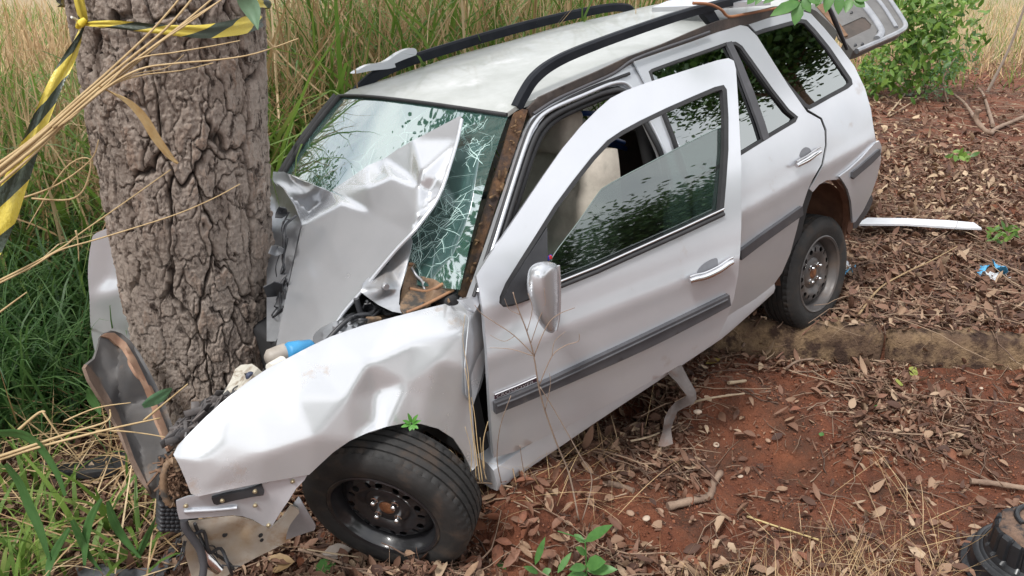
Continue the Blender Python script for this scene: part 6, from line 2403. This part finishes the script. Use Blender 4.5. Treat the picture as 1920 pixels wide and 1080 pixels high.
def ground_patch(nm, poly, lift, m, thick, label, cat, wave=0, step=7):
    c = np.mean(poly, 0)
    p0 = ground_pt(c[0], c[1], lift)

    def f(u, v):
        P = at_z(u, v, float(p0[2]))
        P[:, 2] += wave * np.sin(P[:, 0] * 21 + P[:, 1] * 13)
        return P
    o = patch(nm, poly, f, m, None, step=step, thick=thick, rebase=True)
    return tag(o, label, cat)


ground_patch('trim_strip', [(68, 866), (110, 869), (160, 864), (205, 852), (240, 838), (246, 866), (215, 880), (160, 888), (100, 884), (70, 876)], .06, BLACK_PL, .025, 'glossy black curved trim piece lying left of the dark panel', 'car part')
ground_patch('grille_trim', [(140, 1058), (175, 1064), (192, 1056), (210, 1068), (290, 1064), (303, 1048), (330, 1008), (340, 1012), (326, 1040), (306, 1080), (240, 1092), (150, 1088)], .07, mat('grey_trim_plastic', (.16, .165, .18), (.05, .05, .055), 9, rough=.4, metal=.2, bump=.05), .02, 'bent grey and black trim frame lying in the lower left foreground', 'car part')
ground_patch('white_strip', [(1610, 417), (1626, 408), (1700, 409), (1780, 413), (1826, 417), (1841, 428), (1790, 426), (1700, 420), (1612, 420)], .085, WHITE_TRIM, .012, 'long white trim strip lying on the leaf litter behind the rear wheel', 'car part')


def crumple(nm, quads, label, cat):
    e = bpy.data.objects.new(nm, None)
    C.objects.link(e)
    base = ground_pt(quads[0][0][0][0], quads[0][0][0][1], .02)
    e.location = base
    tag(e, label, cat)
    for poly, m in quads:
        c = np.mean(poly, 0)
        p0 = ground_pt(c[0], c[1], .04)

        def f(u, v):
            P = at_z(u, v, float(p0[2]))
            P[:, 2] += .022 * np.sin(P[:, 0] * 60 + 1) + .018 * np.sin(P[:, 1] * 45)
            return P
        o = patch('wrapper_piece', poly, f, m, None, step=4, thick=.003, rebase=True)
        o.parent = e
        o.location = np.array(o.location) - base
    return e


BLW = mat('blue_wrapper', (.06, .34, .62), (.10, .42, .68), 30, rough=.35, bump=.2)
WHW = mat('white_wrapper', (.62, .64, .66), (.52, .56, .60), 30, rough=.4, bump=.2)
crumple('plastic_wrapper', [([(1572, 512), (1588, 507), (1604, 498), (1606, 503), (1592, 512), (1576, 517)], BLW), ([(1570, 508), (1580, 500), (1594, 494), (1596, 500), (1582, 507)], WHW)], 'blue and white plastic scrap just behind the rear tyre', 'litter')
crumple('plastic_wrapper', [([(1826, 500), (1840, 498), (1852, 508), (1840, 514), (1830, 508)], BLW), ([(1858, 494), (1868, 492), (1884, 500), (1890, 510), (1878, 512), (1866, 502)], BLW), ([(1840, 512), (1856, 510), (1872, 516), (1866, 525), (1848, 524), (1840, 518)], WHW), ([(1876, 508), (1890, 511), (1896, 517), (1884, 518)], WHW)],
        'crumpled blue and white wrapper pieces on the litter at the right', 'litter')

# black ribbed cap at the lower right corner
cap = bpy.data.objects.new('ribbed_cap', None)
C.objects.link(cap)
cc_ = at_z(1932, 1046, .08)[0]
cap.location = cc_
cap.rotation_euler = (math.radians(4), math.radians(-7), 0)
tag(cap, 'large black ribbed plastic cap with dirt on top at the lower right corner', 'cap')
CAPM = mat('black_cap_plastic', (.014, .015, .017), (.022, .023, .026), 10, rough=.32, bump=.03, dirt=(.12, .07, .045), drange=(.60, .80))
V, Fc = lathe_data([(.02, -.10), (.185, -.10), (.200, -.085), (.202, -.06), (.196, -.05), (.178, -.044), (.170, -.03), (.168, .004), (.160, .012), (.150, .014), (.145, .02), (.139, .022)], 72, 'z')
mesh_obj('flange', V, Fc, CAPM, cap, sharp=35)
V, Fc = lathe_data([(.139, .018), (.134, .03), (.126, .04), (.120, .10), (.116, .118), (.105, .126), (.06, .129), (.0, .130)], 144, 'z', mod=lambda i, j: (-.009 if (2 <= i <= 5) and j % 8 in (0, 1) else 0))
mesh_obj('knob', V, Fc, CAPM, cap, sharp=30)
V, Fc = lathe_data([(.0, .1375), (.05, .137), (.085, .135), (.100, .131), (.104, .126)], 48, 'z', mod=lambda i, j: .006 * math.sin(j * .9) * (i > 2))
mesh_obj('dirt_layer', V, Fc, mat('cap_dirt', (.10, .062, .045), (.20, .125, .085), 26, rough=.9, bump=.6, dirt=(.03, .028, .03), drange=(.5, .6), dscale=14), cap, sharp=60)
rp_ = [(.06 * math.cos(a) + .02, .06 * math.sin(a) + .03, .140) for a in np.linspace(.3, 3.4, 14)]
tube('cap_ridge', rp_, .009, CAPM, cap)

# torn strip hanging from the sill
f_st = f_facets([(1244, 690, fl(-.785)), (1278, 684, fl(-.785)), (1306, 738, fY(2.76)), (1290, 742, fY(2.74)), (1302, 756, fY(2.74)), (1268, 772, fY(2.76)), (1262, 756, fY(2.78)), (1258, 802, fY(2.70)), (1243, 798, fY(2.72)), (1232, 838, fY(2.62)), (1262, 836, fY(2.62))], 3)
patch('torn_strip', [(1246, 692), (1262, 688), (1278, 684), (1290, 708), (1305, 734), (1306, 748), (1300, 757), (1284, 764), (1270, 772), (1262, 790), (1258, 806), (1262, 832), (1246, 838), (1234, 836), (1243, 806), (1246, 784), (1254, 768), (1266, 754), (1288, 742), (1268, 716), (1252, 700)], f_st, STRAP, wagon, step=6, thick=.002)

# ------------------------------------------------------------------ bare weed in front of the door
WEED = mat('bare_weed_stem', (.24, .17, .13), (.32, .24, .18), 30, rough=.85)
weed = bpy.data.objects.new('bare_weed', None)
C.objects.link(weed)
wb = ground_pt(1068, 892, 0)
weed.location = wb
tag(weed, 'leafless branching weed standing before the front door moulding', 'weed')
yw = float(wb[1])
for pts, r in (([(1085, 975), (1068, 892), (1045, 835), (1022, 770), (1010, 725), (1001, 668), (988, 622), (970, 575), (962, 548)], .0032), ([(1001, 668), (1025, 612), (1046, 590), (1078, 577)], .0018), ([(1003, 668), (965, 630), (930, 606), (903, 588), (890, 572)], .0018),
               ([(988, 622), (998, 580), (990, 550)], .0014), ([(1010, 725), (1035, 668), (1060, 648), (1084, 640), (1086, 626)], .0018), ([(1001, 668), (960, 655), (918, 652)], .0015), ([(995, 645), (1010, 600), (1022, 570), (1020, 540)], .0014),
               ([(1035, 668), (1040, 640), (1060, 622)], .0012), ([(965, 630), (945, 640), (918, 628)], .0012), ([(975, 590), (955, 580), (946, 560)], .0012), ([(1092, 975), (1110, 900), (1085, 850), (1040, 770), (1012, 725)], .0025), ([(1022, 770), (1032, 722), (1030, 700)], .0014),
               ([(985, 900), (978, 860), (975, 835)], .002), ([(940, 905), (932, 860), (938, 800), (958, 742)], .0022)):
    P = np.array([at_y([q[0]], [q[1]], np.interp(q[1], [540, 725, 892, 975], [2.02, 2.10, 2.22, 2.2]))[0] for q in pts]) - wb
    P = spl(P, 4)
    V, Fc = tube_data(P, np.linspace(r, r * .5, len(P)), 5)
    mesh_obj('stem', V, Fc, WEED, weed)
stalk_thing('dry_grass_stalks', 'upright dry straw stalks in the gap between front fender and door', 'grass stalks', [
    ([(900, 905), (893, 850), (884, 790), (880, 740), (872, 690)], .0018, (0, .03)), ([(905, 905), (896, 840), (890, 780), (884, 745)], .0018, (0, .03)), ([(893, 900), (888, 830), (880, 760), (878, 700), (868, 640), (872, 590)], .0015, (0, .03)),
    ([(880, 905), (884, 850), (872, 800)], .0014, 0), ([(912, 900), (905, 870), (900, 820)], .0014, 0), ([(870, 880), (850, 850), (820, 830)], .002, 0), ([(908, 880), (906, 830), (915, 790)], .0022, 0)], 2.02)

# ------------------------------------------------------------------ small green plants
def px_leaf(e, base, u0, v0, u1, v1, w_, y0, y1, m):
    p, q = at_y([u0], [v0], y0)[0], at_y([u1], [v1], y1)[0]
    d = q - p
    L = np.linalg.norm(d)
    mid = (p + q) / 2
    up = unit(np.array([CAM - mid])) + np.array([[0, 0, .5]])
    V, Fq, _ = leaf_mesh_arrays(np.array([p - base]), np.array([d / L]), up, np.array([L]), np.array([w_]), np.array([-.12]), np.array([.25]), np.array([.5]))
    o = mesh_obj('leaf', V, Fq, m, e)
    return o


plant = bpy.data.objects.new('leafy_seedling', None)
C.objects.link(plant)
pb = at_y([1100], [1100], 2.0)[0]
plant.location = pb
tag(plant, 'young green seedling with pointed leaves at the bottom centre', 'plant')
for pts, r in (([(1100, 1100), (1099, 1050), (1097, 1012)], .003), ([(1098, 1015), (1075, 1005), (1046, 996)], .002), ([(1060, 1100), (1040, 1085), (1010, 1070)], .002)):
    P = np.array([at_y([q[0]], [q[1]], 2.0)[0] for q in pts]) - pb
    V, Fc = tube_data(spl(P, 4), r, 6)
    mesh_obj('stem', V, Fc, G1, plant)
for q in ((1096, 1016, 1143, 984, .034, 1.99, 1.95), (1096, 1018, 1076, 1000, .022, 2.0, 2.03), (1098, 1040, 1083, 1026, .026, 2.0, 1.97), (1099, 1060, 1132, 1052, .05, 1.99, 1.95), (1099, 1062, 1070, 1066, .03, 2, 1.96), (1100, 1070, 1156, 1066, .036, 1.99, 1.96),
          (1100, 1075, 1060, 1088, .04, 2, 1.95), (1003, 1060, 1020, 1010, .022, 2.0, 2.0), (1045, 1075, 1070, 1036, .022, 2.0, 2.02), (1010, 1075, 985, 1062, .022, 2.0, 1.97), (1028, 1078, 1022, 1064, .03, 1.97, 1.99), (905, 1080, 898, 1058, .02, 2.0, 2.0), (945, 1082, 936, 1050, .03, 2, 2)):
    px_leaf(plant, pb, *q, G1)

sprig = bpy.data.objects.new('green_sprig', None)
C.objects.link(sprig)
sy = float(c2w(f_flat(-.83)(775, 800))[0][1]) - .02
sb = at_y([777], [806], sy)[0]
sprig.location = sb
tag(sprig, 'small bright green sprig of narrow leaflets on top of the front tyre', 'plant')
G2 = mat('bright_green_leaflet', (.12, .34, .06), (.09, .27, .045), 30, rough=.45, trans=.3)
for q in ((772, 794, 766, 776), (772, 794, 782, 778), (773, 795, 788, 788), (773, 796, 784, 803), (771, 796, 768, 808), (771, 795, 752, 800), (770, 794, 756, 788), (773, 796, 776, 806)):
    px_leaf(sprig, sb, *q, .011, sy, sy - .015, G2)

# twig of leaves hanging into the top of the view
br = bpy.data.objects.new('leafy_twig', None)
C.objects.link(br)
bb = at_y([1500], [-60], 2.75)[0]
br.location = bb
tag(br, 'leafy green twig hanging down before the rear roof edge', 'branch')
for pts, r in (([(1420, -90), (1500, -50), (1560, -25), (1620, -30)], .005), ([(1500, -50), (1500, -20), (1498, 5)], .003), ([(1560, -25), (1590, -5), (1600, 2)], .003), ([(1450, -75), (1430, -30), (1415, -5)], .003)):
    P = np.array([at_y([q[0]], [q[1]], 2.75)[0] for q in pts]) - bb
    V, Fc = tube_data(spl(P, 4), r, 6)
    mesh_obj('twig', V, Fc, WEED, br)
G3 = mat('canopy_leaf', (.07, .19, .04), (.10, .24, .05), 20, rough=.4, trans=.4)
for q in ((1502, 2, 1446, 26, .042), (1500, 4, 1490, 46, .040), (1504, -2, 1520, 22, .030), (1560, -20, 1548, 22, .034), (1575, -15, 1572, 26, .034), (1595, -4, 1586, 22, .032), (1600, 0, 1622, 12, .03), (1600, -5, 1630, -2, .03), (1470, -20, 1432, 4, .032), (1440, -30, 1416, 8, .03), (1545, -25, 1530, 12, .03), (1415, -5, 1402, 6, .024), (1512, -10, 1540, 6, .034)):
    px_leaf(br, bb, *q, 2.75, 2.72, G3)


# shrubs beyond the wagon
def shrub(nm, label, blobs, y, n, L0, L1, m, seed, stems, wr=.42, base_px=None):
    r = np.random.default_rng(seed)
    e = bpy.data.objects.new(nm, None)
    C.objects.link(e)
    base = ground_pt(base_px[0], base_px[1], 0)
    e.location = base
    y = float(base[1])
    tag(e, label, 'shrub')
    Vs, Fs, rs, b0 = [], [], [], 0
    for (u, v, ru, rv, k) in blobs:
        nn = int(n * k)
        a = r.uniform(0, 6.28, nn)
        q = np.sqrt(r.random(nn))
        uu_, vv_ = u + ru * q * np.cos(a), v + rv * q * np.sin(a)
        P = at_y(uu_, vv_, y + r.normal(0, .22, nn)) - base
        d = unit(r.normal(0, 1, (nn, 3)) + np.array([0, 0, -.35]))
        up = unit(r.normal(0, .6, (nn, 3)) + np.array([0, -.5, 1]))
        L = r.uniform(L0, L1, nn)
        V, Fq, rn = leaf_mesh_arrays(P, d, up, L, L * wr, r.normal(0, .2, nn), np.full(nn, .2), r.random(nn))
        Vs.append(V)
        Fs.append(Fq + b0)
        rs.append(rn)
        b0 += len(V)
    kind(np_mesh('foliage', np.concatenate(Vs), np.concatenate(Fs), m, {'rnd': np.concatenate(rs)}, smooth=True, parent=e), 'stuff')
    for st in stems:
        P = np.array([at_y([q[0]], [q[1]], y)[0] for q in st]) - base
        P[0] = 0
        V, Fc = tube_data(spl(P, 4), np.linspace(.012, .005, 4 * (len(P) - 1) + 1), 6)
        mesh_obj('stem', V, Fc, WOOD, e)
    return e


SHRUB = mat('shrub_leaf', (.05, .12, .03), attr=('rnd', [(.06, .14, .022), (.14, .26, .04), (.23, .36, .07), (.09, .18, .05)]), rough=.45, trans=.4)
FERN = mat('blue_green_leaflet', (.06, .15, .06), attr=('rnd', [(.05, .13, .065), (.075, .18, .09), (.06, .16, .06)]), rough=.5, trans=.3)
shrub('green_shrub', 'bright green leafy shrub beside the raised tailgate', [(1720, 40, 60, 55, .7), (1750, 90, 70, 60, .7), (1670, 120, 50, 40, .5), (1800, 60, 50, 70, .3), (1740, 0, 90, 30, .5), (1630, 150, 30, 30, .3), (1720, 150, 70, 35, .35)], 5.6, 520, .07, .15, SHRUB, 81,
      [[(1735, 190), (1730, 120), (1700, 50), (1690, -10)], [(1735, 190), (1760, 110), (1790, 40)], [(1735, 190), (1690, 120), (1650, 90)]], .40, (1735, 185))
shrub('feathery_shrub', 'low feathery blue green plant in front of the leafy shrub', [(1765, 150, 22, 40, .7), (1800, 120, 40, 30, .6), (1740, 175, 20, 20, .2), (1640, 125, 25, 25, .3)], 5.3, 420, .015, .035, FERN, 82, [[(1775, 195), (1768, 150), (1790, 110)]], .35, (1778, 196))
shrub('green_shrub', 'dark leafy green weeds behind the far roof rail', [(1010, 25, 50, 22, .4), (1080, 20, 50, 22, .5), (1180, 10, 60, 20, .5), (1120, 35, 60, 15, .3), (1240, -5, 60, 18, .4)], 7.4, 420, .06, .12, SHRUB, 83, [[(1100, 80), (1100, 30), (1080, -10)]], .5, (1100, 60))
shrub('green_shrub', 'small green sprouts on the litter near the right edge', [(1865, 440, 12, 12, .3), (1895, 435, 16, 14, .4), (1850, 545, 9, 6, .1), (1800, 290, 22, 8, .35)], 4.25, 90, .03, .06, SHRUB, 84, [[(1880, 470), (1888, 430), (1882, 405)]], .5, (1880, 470))


# ------------------------------------------------------------------ trees round about, seen in the car's glass
def leafy_tree(pos, crown, rc_, n, label, seed, size=(.16, .34), tr=.16):
    r = np.random.default_rng(seed)
    e = bpy.data.objects.new('leafy_tree', None)
    C.objects.link(e)
    e.location = (pos[0], pos[1], float(ground_z(pos[0], pos[1])))
    tag(e, label, 'tree')
    c = np.array(crown) - np.array(e.location)
    P = spl([(0, 0, -.1), (c[0] * .2, c[1] * .2, c[2] * .4), (c[0] * .7, c[1] * .7, c[2] * .75), tuple(c)], 5)
    parts = [tube_data(P, np.linspace(tr, tr * .35, len(P)), 9)]
    lobes = []
    for k in range(14):
        d = unit(r.normal(0, 1, 3)[None])[0] * rc_ * r.uniform(.35, .85)
        d[2] *= .7
        lobes.append(c + d)
        parts.append(tube_data(spl([P[len(P) // 2 + k % 5], (P[-4] + c + d) / 2 + r.normal(0, .15, 3), c + d], 3), np.linspace(tr * .35, .02, 7), 5))
    multi('trunk', parts, WOOD, e)
    Vs = []
    for lb in lobes:
        Vs.append(lb + r.normal(0, rc_ * .26, (n // 14, 3)))
    p = np.concatenate(Vs)
    m_ = len(p)
    L = r.uniform(size[0], size[1], m_)
    V, Fq, rn = leaf_mesh_arrays(p, unit(r.normal(0, 1, (m_, 3))), unit(r.normal(0, .8, (m_, 3)) + np.array([0, 0, .6])), L, L * .5, np.zeros(m_), np.full(m_, .1), r.random(m_))
    kind(np_mesh('crown', V, Fq, CANOPY, {'rnd': rn}, parent=e), 'stuff')
    return e


CANOPY = mat('tree_leaf', (.04, .09, .02), attr=('rnd', [(.035, .085, .02), (.06, .135, .03), (.095, .19, .042)]), rough=.5, trans=.3)
leafy_tree((10.5, 4.6, 0), (9.4, 5.0, 6.3), 2.1, 14000, 'spreading leafy tree right of the road whose crown shows in the rear side windows', 91, (.09, .17))
leafy_tree((8.6, -1.6, 0), (8.3, -1.4, 3.0), 2.0, 12000, 'rounded green tree across the road mirrored in the front door glass', 92, (.09, .18))
leafy_tree((7.0, -4.6, 0), (6.8, -4.4, 2.6), 2.1, 12000, 'wide green tree across the road mirrored low in the front door glass', 93, (.09, .18))
leafy_tree((12.0, 1.6, 0), (11.8, 1.8, 2.7), 1.9, 2200, 'low rounded tree beyond the road mirrored low in the rear door window', 94, (.12, .26))
leafy_tree((-9.2, 8.4, 0), (-9.0, 8.2, 2.4), 2.0, 2400, 'dense green tree far left beyond the verge, mirrored in the windshield', 95, (.12, .26))
leafy_tree((-7.0, 1.2, 0), (-6.0, 1.4, 4.2), 2.7, 12000, 'unseen leafy tree left of the verge, added to darken the near windshield edge', 97, (.10, .2))  # out of view, added so its crown darkens the glass reflection
leafy_tree((-3.5, -7.5, 0), (-3.3, -7.2, 4.2), 2.6, 2000, 'tall green tree behind the roadside opposite the trunk', 96)

# the crushed tree's own unseen crown, lobes placed to darken the windshield reflection
r = np.random.default_rng(99)
lob = [np.array(q) - TB for q in ((-2.9, 3.9, 5.2), (-2.2, 3.2, 5.7), (-1.2, 3.0, 6.5), (-3.4, 2.8, 5.8), (-.6, 4.2, 7.0), (-4.2, 3.6, 5.4), (-1.9, 2.2, 6.6))]
p = np.concatenate([l + r.normal(0, .5, (700, 3)) for l in lob])
m_ = len(p)
L = r.uniform(.09, .18, m_)
V, Fq, rn = leaf_mesh_arrays(p, unit(r.normal(0, 1, (m_, 3))), unit(r.normal(0, .8, (m_, 3)) + np.array([0, 0, .6])), L, L * .5, np.zeros(m_), np.full(m_, .1), r.random(m_))
kind(np_mesh('crown', V, Fq, CANOPY, {'rnd': rn}, parent=tree), 'stuff')
lm = []
for l in lob:
    lm.append(tube_data(spl([(.2, -.1, 3.4), (np.array([.2, -.1, 4.2]) + l) / 2, l], 5), np.linspace(.09, .02, 11), 7))
multi('limbs', lm, WOOD, tree)
